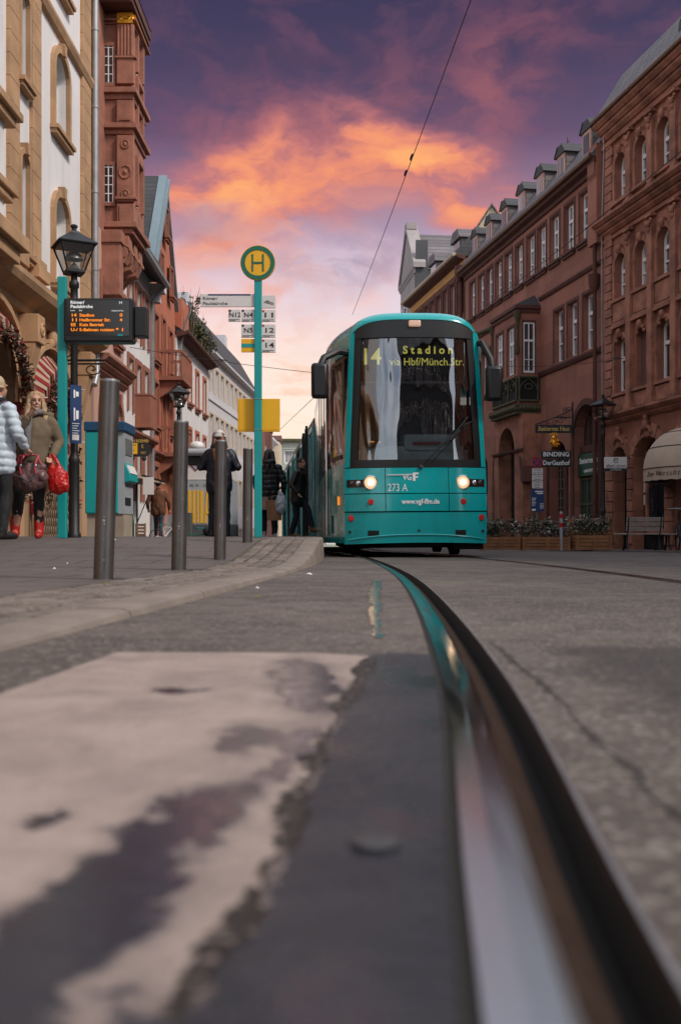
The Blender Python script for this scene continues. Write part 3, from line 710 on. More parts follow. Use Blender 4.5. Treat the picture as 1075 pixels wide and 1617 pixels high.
        mb = MB(); xx = .60*s; plate(mb, xx-.075, xx+.075, .30, .375, .022, 2, 1); plate(mb, xx-.055, xx+.055, .335, .365, .028, 2, 1); mb.build('coupling_flap', M['rubber'], T0)
    mb = MB(); mb.T = Matrix.Translation((.02, fy(0, .36)-.022, .37)) @ Matrix.Rotation(R(90), 4, 'X'); mb.lathe([(.003, .006), (.014, .006), (.018, 0)], seg=10); mb.build('keyhole', M['rubber'], T0)
    mb = MB(); mb.box(-.09, .08, fy(0, 3.2)-.04, fy(0, 3.2), 3.18, 3.27); mb.build('marker_light', M['dimlamp'], T0, bevel=.03)
    # writing
    yl = fy(0, 1.08)-.0145
    mb = MB(); mb.box(-.41, -.06, yl-.004, yl, 1.128, 1.142); mb.build('logo_bar', M['signwhite'], T0)
    lettering('VG', .115, M['letter_white'], T0, (-.135, yl, 1.10), width=.125, bold=.003)
    mb = MB(); mb.box(-.06, -.022, yl-.004, yl, 1.05, 1.165); mb.box(-.022, .02, yl-.004, yl, 1.14, 1.165); mb.box(-.022, .012, yl-.004, yl, 1.092, 1.115); mb.build('logo_letter', M['letter_white'], T0)
    lettering('273 A', .145, M['letter_white'], T0, (-.27, fy(0, .955)-.0145, .955), width=.27)
    lettering('www.vgf-ffm.de', .095, M['letter_white'], T0, (.04, fy(0, .75)-.036, .765), width=.52, bold=.003)
    # wipers
    mb = MB(); yw = -.03
    mb.tube([(.05, yw+.01, 1.25), (.42, yw+.0, 1.60), (.62, yw+.06, 1.80), (.80, .12, 1.88)], .011, 6); mb.tube([(.15, yw+.01, 1.25), (.47, yw+.0, 1.58), (.60, yw+.05, 1.74)], .008, 6)
    mb.tube([(.40, yw-.015, 1.55), (.52, yw, 1.70), (.72, .06, 1.93)], .014, 6); mb.tube([(.46, yw-.012, 1.60), (.6, yw+.01, 1.74)], .024, 6); mb.tube([(.05, yw+.02, 1.24), (.06, yw-.01, 1.25)], .03, 8); mb.build('wiper', M['rubber'], T0, 40)
    # mirrors
    for s in (-1, 1):
        mb = MB()
        if s < 0: mb.tube([(-.90, .32, 2.86), (-1.06, .16, 2.86), (-1.26, .02, 2.74), (-1.32, -.02, 2.6)], .05, 8)
        else: mb.tube([(.86, .32, 2.98), (.95, .18, 2.98), (1.05, .06, 2.72), (1.06, .04, 2.6)], .05, 8)
        arm = mb.build('mirror_arm', M['iron'], T0, 40)
        mb = MB(); c = (-1.32, .02) if s < 0 else (1.085, .06); zc = 2.43 if s < 0 else 2.395
        mb.box(c[0]-.115, c[0]+.115, c[1]-.09, c[1]+.07, zc-.245, zc+.235); mb.build('mirror', M['black'], T0, 30, .045)
    # body shell behind the front
    def Wd(y, z): h = hw(z); return h+(1.2-.02-h)*math.sin(math.pi/2*min(1, max(0, (y-.17)/1.7)))
    st = [.17, .3, .45, .65, .9, 1.2, 1.6, 2.0, 3, 5, 7, 8.9]
    def yo(y, z): return y+(.10*((z-1.2)/2.1)**1.6 if z > 1.2 else 0)*max(0, 1-(y-.17)/1.2)
    for s in (-1, 1):
        def strip(za, zb, mtr, nm, y0=0, nz=3, off=0):
            mb = MB(); rows = []
            for y in [y for y in st if y >= y0]:
                rows.append([(s*(Wd(y, za+(zb-za)*j/nz)+off), yo(y, za+(zb-za)*j/nz), za+(zb-za)*j/nz) for j in range(nz+1)])
            mb.grid(rows); mb.build(nm, mtr, T0, 50)
        strip(.20, .62, M['teal'], 'side_skirt'); strip(.62, 1.30, M['teal'], 'side_panel'); strip(1.30, 2.85, M['tramglass'], 'side_window_band', 0, 6); strip(2.85, 3.10, M['teal'], 'side_top')
        mb = MB()
        for y in (.34, 1.02): mb.box(*sorted((s*(Wd(y, 2)+.012), s*(Wd(y, 2)-.02))), y, y+.06, 1.40, 2.75)
        for z in (1.38, 2.75): mb.add([(s*(Wd(.34, z)+.01), .34, z), (s*(Wd(1.06, z)+.01), 1.06, z), (s*(Wd(1.06, z)+.01), 1.06, z+.06), (s*(Wd(.34, z)+.01), .34, z+.06)], [(0, 1, 2, 3)])
        mb.build('cab_window_frame', M['frame_brown'], T0)
        mb = MB()
        for y in (1.5, 2.6, 3.9, 5.2): mb.box(*sorted((s*(Wd(y, 1.6)+.008), s*(Wd(y, 1.6)-.02))), y, y+.025, .3, 2.9)
        mb.build('door_seal', M['rubber'], T0)
        mb = MB(); mb.box(*sorted((s*(Wd(1.0, .4)+.008), s*(Wd(1.0, .4)-.05))), .95, 1.55, .34, .60); mb.build('side_vent', M['rubber'], T0)
        mb = MB(); mb.box(*sorted((s*(Wd(.55, .7)+.012), s*(Wd(.55, .7)-.03))), .5, .56, .74, .86); mb.build('side_marker', M['amber_led'], T0)
    mb = MB(); rows = []
    for y in [.12]+st:
        k = Wd(max(y, .17), 3.1)/.9; r = []
        for i in range(33):
            x = .9*math.sin(math.pi/2*(-1+2*i/32)); z = zo(x)
            f_ = max(0, .17-y+.02); r.append((x*k, (fy(x, z)+.088 if y == .12 else yo(y, z)+.08*(1-min(1, (y-.17)/.8))), z-f_*.1))
        rows.append(r)
    mb.grid(rows); mb.build('roof', M['teal'], T0, 40)
    mb = MB(); mb.box(-1.0, 1.0, .25, 8.8, .22, .9); mb.box(-1.1, 1.1, 8.7, 8.9, .3, 3.2)
    for y in (1.5, 3.3):
        for s in (-1, 1):
            mb.T = Matrix.Translation((s*.75, y, .29)) @ Matrix.Rotation(R(90), 4, 'Y'); mb.lathe([(.05, -.07), (.29, -.06), (.29, .06), (.05, .07)], seg=20); mb.T = None
    mb.box(-.95, .95, .9, 3.9, .12, .30); mb.box(-.4, .4, .25, .6, .14, .25); mb.box(.55, .98, .35, .9, .10, .24); mb.build('bogie', M['soot'], T0)
    # the two trailing sections follow the track
    inv = T0.matrix_basis.inverted() if False else (Matrix.Translation(T0.location) @ Matrix.Rotation(T0.rotation_euler.z, 4, 'Z')).inverted()
    for (ya, yb) in ((23.0, 32.8), (33.6, 43.5)):
        xa, xb = XL(ya)+.78, XL(yb)+.78; za = zr(ya); ang = math.atan2(-(xb-xa), yb-ya); L_ = math.hypot(xb-xa, yb-ya)
        S = inv @ Matrix.Translation((xa, ya, za)) @ Matrix.Rotation(ang, 4, 'Z')
        mb = MB(); mb.T = S; mb.box(-1.18, 1.18, 0, L_, .22, 1.25); sec = mb.build('rear_section', M['teal'], T0)
        mb = MB(); mb.T = S; mb.box(-1.17, 1.17, .01, L_-.01, 1.25, 2.95); mb.build('window_band', M['tramglass'], sec)
        mb = MB(); mb.T = S; mb.prism([(-1.18, 2.95), (-1.18, 3.1), (-.9, 3.3), (-.5, 3.38), (.5, 3.38), (.9, 3.3), (1.18, 3.1), (1.18, 2.95)], 'xz', 0, L_); mb.build('roof', M['teal_dark'], sec, 40)
        for k in range(5):
            y = .35+k*1.95
            mb = MB(); mb.T = S
            for q in (0, 1.25): mb.box(-1.205, -1.16, y+q, y+q+.05, .3, 2.95)
            mb.box(-1.20, -1.16, y+.05, y+1.25, 2.85, 2.95); mb.box(-1.20, -1.16, y+.62, y+.66, .3, 2.9); mb.build('door_frame', M['teal'] if k % 2 == 0 else M['rubber'], sec)
    mb = MB(); mb.T = inv
    mb.box(XL(22.7)-.36, XL(22.7)+1.8, 22.4, 23.1, .1, 3.0); mb.build('bellows', M['rubber'], T0)
    # open plug door leaves
    for (y, x) in ((22.55, -.735), (24.0, -.86)):
        mb = MB(); mb.T = inv @ Matrix.Translation((x, y, zr(y))) @ Matrix.Rotation(R(3), 4, 'Z')
        mb.box(-.03, .0, 0, .75, .32, 2.85); dl = mb.build('door', M['tramglass'], T0)
        mb = MB(); mb.T = inv @ Matrix.Translation((x, y, zr(y))) @ Matrix.Rotation(R(3), 4, 'Z')
        for q in (-.012, .72): mb.box(-.045, .012, q, q+.045, .3, 2.88)
        mb.box(-.04, .01, 0, .75, .3, .5); mb.build('door_edge', M['rubber'], dl)
    T0.rotation_euler.y = R(-.45)
    return T0
tram()

# ------------------------------------------------------------------ street furniture
F_, YH = 1568.0, 840.0
def PX(px, Y): return (px-537.5)/F_*Y
def PZ(py, Y): return .24+(YH-py)/F_*Y
def lamp_glass():
    m = bpy.data.materials.new('lantern_glass'); m.use_nodes = True; t = NT(m.node_tree); t.nt.nodes.clear()
    out = t.n('ShaderNodeOutputMaterial'); mx = t.n('ShaderNodeMixShader'); tr = t.n('ShaderNodeBsdfTransparent'); tr.inputs[0].default_value = (.86, .84, .82, 1)
    gl = t.n('ShaderNodeBsdfGlossy'); gl.inputs['Roughness'].default_value = .08; mx.inputs[0].default_value = .22
    t.l(tr.outputs[0], mx.inputs[1]); t.l(gl.outputs[0], mx.inputs[2]); t.l(mx.outputs[0], out.inputs[0]); return m
M['lglass'] = lamp_glass()
def lamp_meshes():
    d = {}
    mb = MB(); mb.lathe([(.085, 0), (.085, .05), (.068, .07), (.066, .95), (.075, .98), (.06, 1.02), (.048, 1.06), (.043, 2.9), (.055, 2.93), (.06, 3.0), (.048, 3.03), (.046, 3.16), (.062, 3.18), (.062, 3.24), (.04, 3.27), (.04, 3.34), (.1, 3.35)], seg=14); d['post'] = mb.mesh('post', M['iron'], 40)
    mb = MB(); mb.lathe([(.155, 3.345), (.165, 3.36), (.165, 3.385), (.14, 3.39)], seg=4)
    for k in range(4):
        an = 2*math.pi*(k+.5)/4; mb.tube([(.155*math.cos(an), .155*math.sin(an), 3.38), (.30*math.cos(an), .30*math.sin(an), 3.70)], .012, 5)
    mb.lathe([(.28, 3.69), (.315, 3.69), (.315, 3.71), (.29, 3.72)], seg=4); d['lantern_frame'] = mb.mesh('lantern_frame', M['iron'])
    mb = MB(); rows = [[((a+(b-a)*j)*math.cos(2*math.pi*(k+.5)/4), (a+(b-a)*j)*math.sin(2*math.pi*(k+.5)/4), 3.39+.30*j) for k in range(4)] for a, b in ((.15, .29),) for j in (0, 1)]
    mb.grid(rows, 0, True); d['lantern_pane'] = mb.mesh('lantern_pane', M['lglass'])
    mb = MB(); mb.lathe([(.34, 3.70), (.345, 3.715), (.13, 3.84), (.09, 3.86), (.075, 3.885), (.04, 3.89)], seg=4); mb.lathe([(.035, 3.88), (.03, 3.93), (.045, 3.94), (.045, 3.965), (.02, 3.98)], seg=10); d['lantern_roof'] = mb.mesh('lantern_roof', M['iron'], 30)
    mb = MB(); mb.lathe([(.01, 3.64), (.05, 3.63), (.1, 3.58), (.115, 3.53), (.11, 3.53), (.05, 3.57), (.01, 3.58)], seg=16); mb.lathe([(.09, 3.40), (.005, 3.50)], seg=14); d['reflector'] = mb.mesh('reflector', M['galv'], 60)
    return d
LAMP = lamp_meshes()
def lamp(x, y, z, label, k=1.0, rz=R(28)):
    t = thing('street_lamp', label, 'street lamp', (x, y, z), rz, 'lantern street lamps'); t.scale = (k, k, k)
    for n, me in LAMP.items(): obj(n, me, t)
    return t
lamp(PX(117, 12.6), 12.6, zp(12.6), 'large lantern street lamp behind the departure board at the stop')
lamp(PX(282, 24.8), 24.8, zp(24.8), 'lantern street lamp in front of the salmon gabled house', .97)
lamp(PX(952, 28.6), 28.6, zr(28.6)+.03, 'lantern street lamp against the dark red houses right of the tram', 1.12)
lamp(PX(380, 58), 58, zp(58)-.35, 'tiny distant lantern street lamp far down the street', .92)

def bollard_meshes():
    mb = MB(); mb.lathe([(.05, 0), (.05, 1.0)], seg=28); a = mb.mesh('post', M['steel'], 40)
    mb = MB(); mb.lathe([(.0505, 1.0), (.051, 1.003), (.049, 1.012), (.02, 1.018), (.002, 1.018)], seg=28); b = mb.mesh('cap', M['galv'], 60)
    mb = MB(); rnd = random.Random(5)
    for z, s in ((.30, .007), (.285, .005), (.21, .003), (.105, .004), (.32, .004)):
        an = -math.pi/2+rnd.uniform(-.25, .25); mb.T = Matrix.Translation((.0505*math.cos(an), .0505*math.sin(an), z)); mb.ball((0, 0, 0), s, .002, s*1.2, 8, 5)
    mb.T = None; c = mb.mesh('sticker_remnant', M['galv'])
    mb = MB(); mb.box(.055, .30, -.07, .07, .0, .012); d = mb.mesh('ground_plate', M['iron'])
    return a, b, c, d
BM = bollard_meshes()
for (px, Y, base, tilt, lb) in ((163, 5.0, 917, 1.9, 'nearest and tallest looking steel bollard at the front left of the pavement'), (282, 6.7, 902, 1.0, 'steel bollard second from the front, before the second lamp'),
                         (347, 8.3, 887, .6, 'steel bollard in front of the woman in the white beanie'), (390.5, 10.05, 866, .4, 'steel bollard closest to the green bus stop pole')):
    t = thing('bollard', lb, 'bollard', (PX(px, Y), Y, PZ(base, Y)), 0, 'steel bollards along the kerb'); t.rotation_euler = (0, R(tilt), 0)
    for n, me in zip(('post', 'cap', 'sticker_remnant', 'ground_plate'), BM): obj(n, me, t)

# stop pole
def stop_pole():
    Y = 12.8; x0 = PX(407.5, Y); zb = zp(Y)
    t = thing('stop_pole', 'tall turquoise tram stop pole carrying the round H sign', 'stop pole', (x0, Y, zb))
    X = lambda px: PX(px, Y)-x0; Z = lambda py: PZ(py, Y)-zb
    MB().box(-.047, .047, -.04, .04, 0, Z(430)).build('pole', M['teal_pole'], t, bevel=.008)
    mb = MB()
    for z in (Z(630), Z(679)): mb.box(-.052, .052, -.045, .045, z-.004, z+.004)
    mb.build('clamp_band', M['galv'], t)
    sg = tag(bpy.data.objects.new('stop_sign', None), 'round yellow sign with green ring and letter H on top of the pole', 'sign'); COL.objects.link(sg); sg.location = (x0, Y-.05, PZ(416, Y))
    r = 27.5/F_*Y
    D = lambda r1, y0, y1: MB()
    def disc(ra, ya, yb, m, nm):
        mb = MB(); mb.T = Matrix.Rotation(R(90), 4, 'X'); mb.lathe([(.002, -ya), (ra, -ya), (ra, -yb), (.002, -yb)], seg=48); return mb.build(nm, m, sg, 30)
    disc(r, 0, .03, M['yellow'], 'disc'); 
    mb = MB(); mb.T = Matrix.Rotation(R(90), 4, 'X'); mb.lathe([(r*.735, 0), (r*.735, .006), (r*.965, .006), (r*.965, 0)], seg=48); mb.f = mb.f[:-2]; mb.m = mb.m[:-2]; mb.build('green_ring', M['hgreen'], sg)
    k = r*.56; mb = MB(); b = .021
    mb.box(-.068-b*.5, -.068+b*.5, -.006, -.0005, -.11, .11); mb.box(.068-b*.5, .068+b*.5, -.006, -.0005, -.11, .11); mb.box(-.068+b*.5, .068-b*.5, -.006, -.0005, -.012, .012); mb.build('letter', M['hgreen'], sg)
    def plate(nm, label, x0_, x1_, y0_, y1_, m):
        p = bpy.data.objects.new(nm, None); COL.objects.link(p); tag(p, label, 'sign'); cx = (x0_+x1_)/2; cy = (y0_+y1_)/2
        p.location = (PX(cx, Y), Y-.0, PZ(cy, Y)); w_ = (x1_-x0_)/F_*Y/2; h_ = (y1_-y0_)/F_*Y/2
        MB().box(-w_, w_, -.012, .012, -h_, h_).build('panel', m, p, bevel=.004); return p, w_, h_
    nb = (M['letter_white'], M['ink'])
    p, w_, h_ = plate('name_flag', 'long white name flag left of the stop pole reading Römer/Paulskirche', 316.5, 402, 464, 484.5, M['signwhite'])
    lettering('Römer/', .058, M['ink'], p, (-w_+.03, -.0135, h_*.30), width=.19, align='LEFT'); lettering('Paulskirche', .058, M['ink'], p, (-w_+.03, -.0135, -h_*.48), width=.315, align='LEFT')
    MB().box(-w_+.10, w_-.05, -.016, -.012, h_*.78, h_*.97).build('blue_bar', M['navy'], p)
    p, w_, h_ = plate('name_flag', 'short white flag right of the stop pole with a small skyline emblem', 413, 435, 466, 486.5, M['signwhite'])
    mb = MB(); mb.tube([(-.06, -.0135, .0), (-.02, -.0135, -.015), (.04, -.0135, -.03), (.07, -.0135, -.03)], .004, 4); mb.tube([(-.04, -.0135, .01), (.0, -.0135, .0), (.06, -.0135, -.015)], .003, 4); mb.box(-.02, -.012, -.015, -.012, -.01, .02); mb.box(.0, .006, -.015, -.012, -.01, .015); mb.build('emblem', M['ink'], p)
    for (txt, a, b, c, d, side) in (('N12', 360.5, 380, 488.5, 507.5, 'left, outer'), ('N4', 381, 402, 488.5, 508, 'left, inner'), ('11', 413, 435, 489, 508, 'right, top'), ('N5', 381, 402, 512, 533, 'left, lower'), ('12', 413, 435, 512, 533, 'right, middle'), ('14', 413, 435, 535.5, 556.5, 'right, lowest')):
        p, w_, h_ = plate('route_plate', f'small white route plate {txt} on the {side} side of the stop pole', a, b, c, d, M['signwhite']); p['group'] = 'route number plates on the stop pole'
        lettering(txt, .085, M['ink'], p, (.005, -.0135, .006), width=.055*len(txt) if txt != 'N12' else .145, bold=.001)
        mb = MB(); mb.box(-w_+.008, -w_+.036, -.0145, -.012, h_-.03, h_-.004); mb.build('corner_mark', M['red'] if txt[0] != 'N' else M['ink'], p)
        mb = MB(); mb.box(-w_+.012, w_*.75, -.0145, -.012, -h_+.022, -h_+.028); mb.box(-w_+.012, w_*.2, -.0145, -.012, -h_+.008, -h_+.013); mb.build('small_print', M['ink'], p)
    p, w_, h_ = plate('route_plate', 'yellow plate with a turquoise stripe left of the stop pole', 381, 402, 535, 556, M['yellow'])
    MB().box(-w_, w_, -.015, -.012, -h_*.28, h_*.28).build('stripe', M['teal_pole'], p)
    p, w_, h_ = plate('timetable_panel', 'wide plain yellow panel fixed behind the stop pole', 374.5, 441.5, 628.5, 681, M['yellow']); p.location.y += .062
    mb = MB()
    for xx in (-.12, .13): mb.box(xx-.13, xx+.13, -.0155, -.012, -.19, -.186); mb.box(xx-.13, xx-.126, -.0155, -.012, -.19, .19)
    mb.build('panel_seam', mat('yellow_seam', (.6, .30, .006), .6), p)
stop_pole()

# departure board
def board():
    Y = 11.6; x0 = PX(98.5, Y); zb = zp(Y)
    t = thing('departure_board', 'black electronic departure board with orange lines on a turquoise post', 'display', (x0, Y, zb))
    X = lambda px: PX(px, Y)-x0; Z = lambda py: PZ(py, Y)-zb
    MB().box(-.05, .05, -.04, .04, 0, Z(437)).build('post', M['teal_pole'], t, bevel=.008)
    a, b, c, d = X(104), X(212), Z(542), Z(473)
    MB().box(a, b, -.10, .10, c, d).build('housing', M['black'], t, bevel=.02)
    MB().box(a+.04, b-.04, -.104, -.099, c+.07, d-.03).build('screen', mat('screen_glass', (.014, .016, .018), .12, spec=.8), t)
    yy = -.106
    def L(s, px, py, w_, m, size=.05, align='LEFT', bold=0): lettering(s, size, m, t, (X(px), yy, Z(py)), width=w_, align=align, bold=bold, ext=.001)
    wm = mat('screen_white', (.6, .6, .6), .5, emit=(.8, .85, .9), estr=.45)
    L('Römer/', 115, 480.5, .16, wm, .052, bold=.001); L('Paulskirche', 115, 487, .255, wm, .052, bold=.001); L('H', 191, 481, .03, wm, .045); L('Linie', 115, 493, .05, wm, .022); L('Ziel', 128.5, 493, .035, wm, .022); L('Abfahrt/Min', 179, 493.5, .14, wm, .022)
    am = M['amber_led']
    for s1, s2, s3, py in (('14', 'Stadion', '0', 500.5), ('11', 'Heilbronner Str.', '4', 508), ('EE', 'Kein Betrieb', '', 515.5), ('U-/', 'S-Bahnen nutzen', '* 1', 523.3)):
        L(s1, 115.5, py, .055 if s1 != 'U-/' else .08, am, .05, bold=.001); L(s2, 129, py, {'Stadion': .17, 'Heilbronner Str.': .36, 'Kein Betrieb': .28, 'S-Bahnen nutzen': .40}[s2], am, .05, bold=.001)
        if s3: L(s3, 192 if len(s3) == 1 else 186, py, .032 if len(s3) == 1 else .085, am, .05, bold=.001)
    mb = MB(); mb.box(X(189), X(197), yy-.001, yy+.002, Z(533), Z(530)); mb.build('screen_emblem', M['teal_pole'], t)
    mb = MB(); mb.box(X(212)+.003, X(231.5), -.02, .16, Z(531), Z(484)); mb.build('speaker_box', M['black'], t, bevel=.012)
board()

# ticket machine
def ticket():
    Y = 15.6; xa, xb = PX(134, Y), PX(186, Y); zb = zp(Y)
    t = thing('ticket_machine', 'turquoise ticket machine with blue top behind the nearest bollard', 'ticket machine', (xa, Y, zb))
    W_ = xb-xa
    MB().box(.02, W_+.08, .05, .70, 0, .36).build('plinth', M['beige_stone'], t)
    MB().box(0, W_, 0, .75, .36, 1.66).build('cabinet', M['teal_pole'], t, bevel=.02)
    MB().box(-.015, W_+.12, -.02, .77, 1.66, 1.81).build('top', mat('machine_blue', (.006, .055, .13), .5), t, bevel=.015)
    MB().box(W_, W_+.09, .03, .72, .36, 1.66).build('front_panel', M['grey_panel'], t)
    mb = MB(); mb.prism([(W_+.09, .85), (W_+.18, .88), (W_+.17, 1.0), (W_+.09, 1.18)], 'xz', .06, .69); mb.build('keypad_shelf', M['teal_pole'], t, bevel=.01)
    mb = MB(); mb.prism([(W_+.115, 1.12), (W_+.17, 1.0), (W_+.18, 1.005), (W_+.125, 1.135)], 'xz', .1, .65); mb.build('screen', M['signwhite'], t)
    mb = MB(); mb.box(W_+.085, W_+.10, .1, .6, 1.3, 1.56); mb.build('info_panel', M['galv'], t)
    mb = MB(); mb.box(W_+.085, W_+.10, .1, .5, .5, .62); mb.build('ticket_tray', M['rubber'], t)
ticket()
def info_flag():
    Y = 12.45; t = thing('info_sign', 'tall narrow navy sign hung on the large lamp post by the stop', 'sign', (PX(119.5, Y), Y, PZ(654, Y)), R(38))
    h_ = 46/F_*Y; w_ = .075
    MB().box(-w_, w_, -.006, .006, -h_, h_).build('panel', M['navy'], t)
    mb = MB()
    for z, l_ in ((h_-.16, .10), (-.08, .16)): mb.box(-.03, -.01, -.009, -.006, z, z+l_); mb.box(.0, .035, -.009, -.006, z+.02, z+l_*.8)
    mb.build('bold_print', M['letter_white'], t)
    mb = MB()
    for k in range(5): mb.box(-.05, .045-.015*(k % 3), -.008, -.006, .0-.03*k-.12, .008-.03*k-.12)
    mb.build('small_print', M['letter_white'], t); MB().box(-.05, .04, -.009, -.006, -h_+.04, -h_+.11).build('white_patch', M['signwhite'], t)
    mb = MB()
    for z in (h_-.05, -h_+.02): mb.tube([(0, .03, z), (.0, .09, z)], .008, 6); mb.tube([(-w_-.02, .01, z), (w_+.05, .01, z)], .006, 6)
    mb.build('bracket', M['galv'], t)
info_flag()

# ------------------------------------------------------------------ right-hand pavement objects
def leaves(mb, c, rx, ry, rz, n, s, rnd, mi=0):
    for i in range(n):
        a = rnd.uniform(0, 6.28); q = rnd.random()**.4; zz = rnd.uniform(-1, 1); rr = math.sqrt(max(0, 1-zz*zz))
        p = Vector((c[0]+rx*q*rr*math.cos(a), c[1]+ry*q*rr*math.sin(a), c[2]+rz*q*zz))
        u = Vector((rnd.gauss(0, 1), rnd.gauss(0, 1), rnd.gauss(0, .7))).normalized(); v = u.cross(Vector((rnd.gauss(0, 1), rnd.gauss(0, 1), rnd.gauss(0, 1)))).normalized()
        l = s*rnd.uniform(.6, 1.3); w_ = l*.38
        m_ = mi if not isinstance(mi, (list, tuple)) else rnd.choices(mi[0], mi[1])[0]
        mb.add([p-u*l*.5, p+v*w_*.5, p+u*l*.5, p-v*w_*.5], [(0, 1, 2, 3)], m_)
def planter(x, y, w_, d, h, label, plabel, seed, plant_h=.55):
    zb = zr(y)+.02; t = thing('planter_box', label, 'planter', (x, y, zb), R(2), 'wooden planters by the roadway')
    mb = MB(); n = 4
    for k in range(n):
        z0 = .02+k*(h-.02)/n; z1 = z0+(h-.02)/n-.012
        mb.box(0, w_, 0, .03, z0, z1); mb.box(0, w_, d-.03, d, z0, z1); mb.box(0, .03, .03, d-.03, z0, z1); mb.box(w_-.03, w_, .03, d-.03, z0, z1)
    mb.build('boards', M['wood'], t, bevel=.004)
    mb = MB()
    for xx in [.0, w_*.5, w_-.06]: mb.box(xx, xx+.06, -.022, -.002, 0, h)
    mb.build('corner_batten', M['wood'], t)
    MB().box(.03, w_-.03, .03, d-.03, .05, h-.05).build('soil', M['grout'], t)
    p = tag(bpy.data.objects.new('flowering_shrub', None), plabel, 'plant', 'shrubs growing in the wooden planters'); COL.objects.link(p); p.location = (x, y, zb+h-.05)
    rnd = random.Random(seed); mb = MB(); st_ = MB()
    for k in range(int(w_*17)):
        cx = rnd.uniform(.05, w_-.05); cy = rnd.uniform(.26, d-.05); hh = rnd.uniform(.35, 1.0)*plant_h
        st_.tube([(cx, cy, 0), (cx+rnd.uniform(-.06, .06), cy+rnd.uniform(-.06, .06), hh*.6), (cx+rnd.uniform(-.1, .1), cy+rnd.uniform(-.1, .1), hh)], [.012, .008, .004], 5)
        leaves(mb, (cx, cy, hh*.75), .17, .17, .19, 95, .085, rnd, ([0, 1, 2], [5, 1.4, 2.4]))
    mb.build('foliage', [M['leaf'], M['leaf_dry'], M['petal']], p); st_.build('stem', M['leaf_dry'], p)
Yp = 25.6
planter(PX(760, Yp), Yp+.2, PX(826, Yp)-PX(760, Yp)-.03, .6, .36, 'wooden planter box nearest the tram, half hidden by it', 'pale flowering shrub in the planter nearest the tram', 1, .62)
planter(PX(826, Yp), Yp+.1, PX(905, Yp)-PX(826, Yp)-.05, .6, .36, 'long wooden planter box below the no stopping sign, middle of the row', 'tall pale flowering shrub in the planter below the no stopping sign', 2, .66)
planter(PX(907, Yp), Yp-.2, PX(963, Yp)-PX(907, Yp), .7, .40, 'broad wooden planter box at the bench end of the row', 'sparse leafy shrub in the planter beside the bench', 3, .6)
def crate_back():
    y = Yp+.9; x0 = PX(897, y); t = thing('wooden_bench_box', 'tall slatted wooden box standing behind the planter next to the bench', 'wooden box', (x0, y, zr(y)+.03))
    w_ = PX(966, y)-x0; mb = MB()
    for k in range(5): mb.box(0, w_, 0, .03, .12+k*.15, .24+k*.15)
    mb.build('slats', M['wood'], t, bevel=.004); mb = MB(); mb.box(0, .05, .03, .08, 0, .86); mb.box(w_-.05, w_, .03, .08, 0, .86); mb.prism([(w_+.0, .86), (w_+.12, .30), (w_+.16, .2), (w_+.10, .18), (w_-.06, .80)], 'xz', .0, .05); mb.box(0, w_, .03, .42, .40, .44); mb.build('frame', M['wood'], t)
crate_back()
def red_white_post():
    Y = Yp+.17; t = thing('marker_post', 'short red and white striped post among the planter shrubs', 'post', (PX(886, Y), Y, zr(Y)+.02))
    MB().lathe([(.045, 0), (.045, 1.0), (.03, 1.01)], seg=16).build('post', M['grey_panel'], t, 40)
    mb = MB()
    for z0, z1 in ((.60, .72), (.84, .95)): mb.lathe([(.0465, z0), (.0465, z1)], seg=16)
    mb.build('red_band', M['red'], t, 40)
red_white_post()
def nostop():
    Y = 31.0; zb = zr(Y)+.03; t = thing('no_stopping_sign', 'red and blue no stopping sign above white plates on a thin post', 'sign', (PX(848.5, Y), Y, zb))
    Z = lambda py: PZ(py, Y)-zb; s = Y/F_
    MB().tube([(0, .03, 0), (0, .03, Z(722))], .03, 8).build('post', M['galv'], t)
    def disc(r, y0, y1, m, nm):
        mb = MB(); mb.T = Matrix.Translation((-.01, 0, Z(730))) @ Matrix.Rotation(R(90), 4, 'X'); mb.lathe([(.002, -y0), (r, -y0), (r, -y1), (.002, -y1)], seg=32); mb.build(nm, m, t, 30)
    disc(9*s, 0, .02, M['red'], 'disc'); disc(7.2*s, -.004, 0, M['navy'], 'blue_field')
    mb = MB(); q = 5.4*s
    for sg in (-1, 1): mb.T = Matrix.Translation((-.01, -.008, Z(730))) @ Matrix.Rotation(R(45*sg), 4, 'Y'); mb.box(-q*1.2, q*1.2, -.003-.001*(sg+1), .003-.001*(sg+1), -.018, .018)
    mb.build('red_cross', M['red'], t)
    for i, (a, b, rows) in enumerate(((739.5, 748.5, ('werktags', '8-18 h')), (749.5, 758.5, ('auf der', 'Ladezone')), (759.5, 771, ('Liefer-', 'verkehr', 'frei')))):
        mb = MB(); mb.box(-8.5*s, 8.5*s, 0, .015, Z(b), Z(a)); pp = mb.build('white_plate', M['signwhite'], t)
        for k, r in enumerate(rows): lettering(r, .07, M['ink'], pp, (0, -.003, Z(a)-(Z(a)-Z(b))*(k+.55)/len(rows)), width=11*s if len(r) > 5 else 7*s, ext=.001)
    t2 = thing('info_board', 'navy blue notice board with white print under the no stopping sign', 'notice board', (PX(848, Y), Y-.05, PZ(790, Y)))
    MB().box(-10.5*s, 10.5*s, 0, .02, -17.5*s, 17.5*s).build('panel', M['navy'], t2)
    mb = MB()
    for k, (a, b) in enumerate(((-4, 9), (-1, 9))): mb.box(a*s, b*s, -.004, 0, (13-3*k)*s, (14.8-3*k)*s)
    for k in range(6): mb.box(-9*s, (-2-(k % 3))*s, -.004, 0, (3-2.3*k)*s, (3.8-2.3*k)*s)
    for k in range(4): mb.box(4*s, 9.5*s, -.004, 0, (-6-2.3*k)*s, (-5.2-2.3*k)*s)
    mb.box(-9*s, -3*s, -.005, 0, -16.5*s, -13.5*s); mb.build('small_print', M['letter_white'], t2)
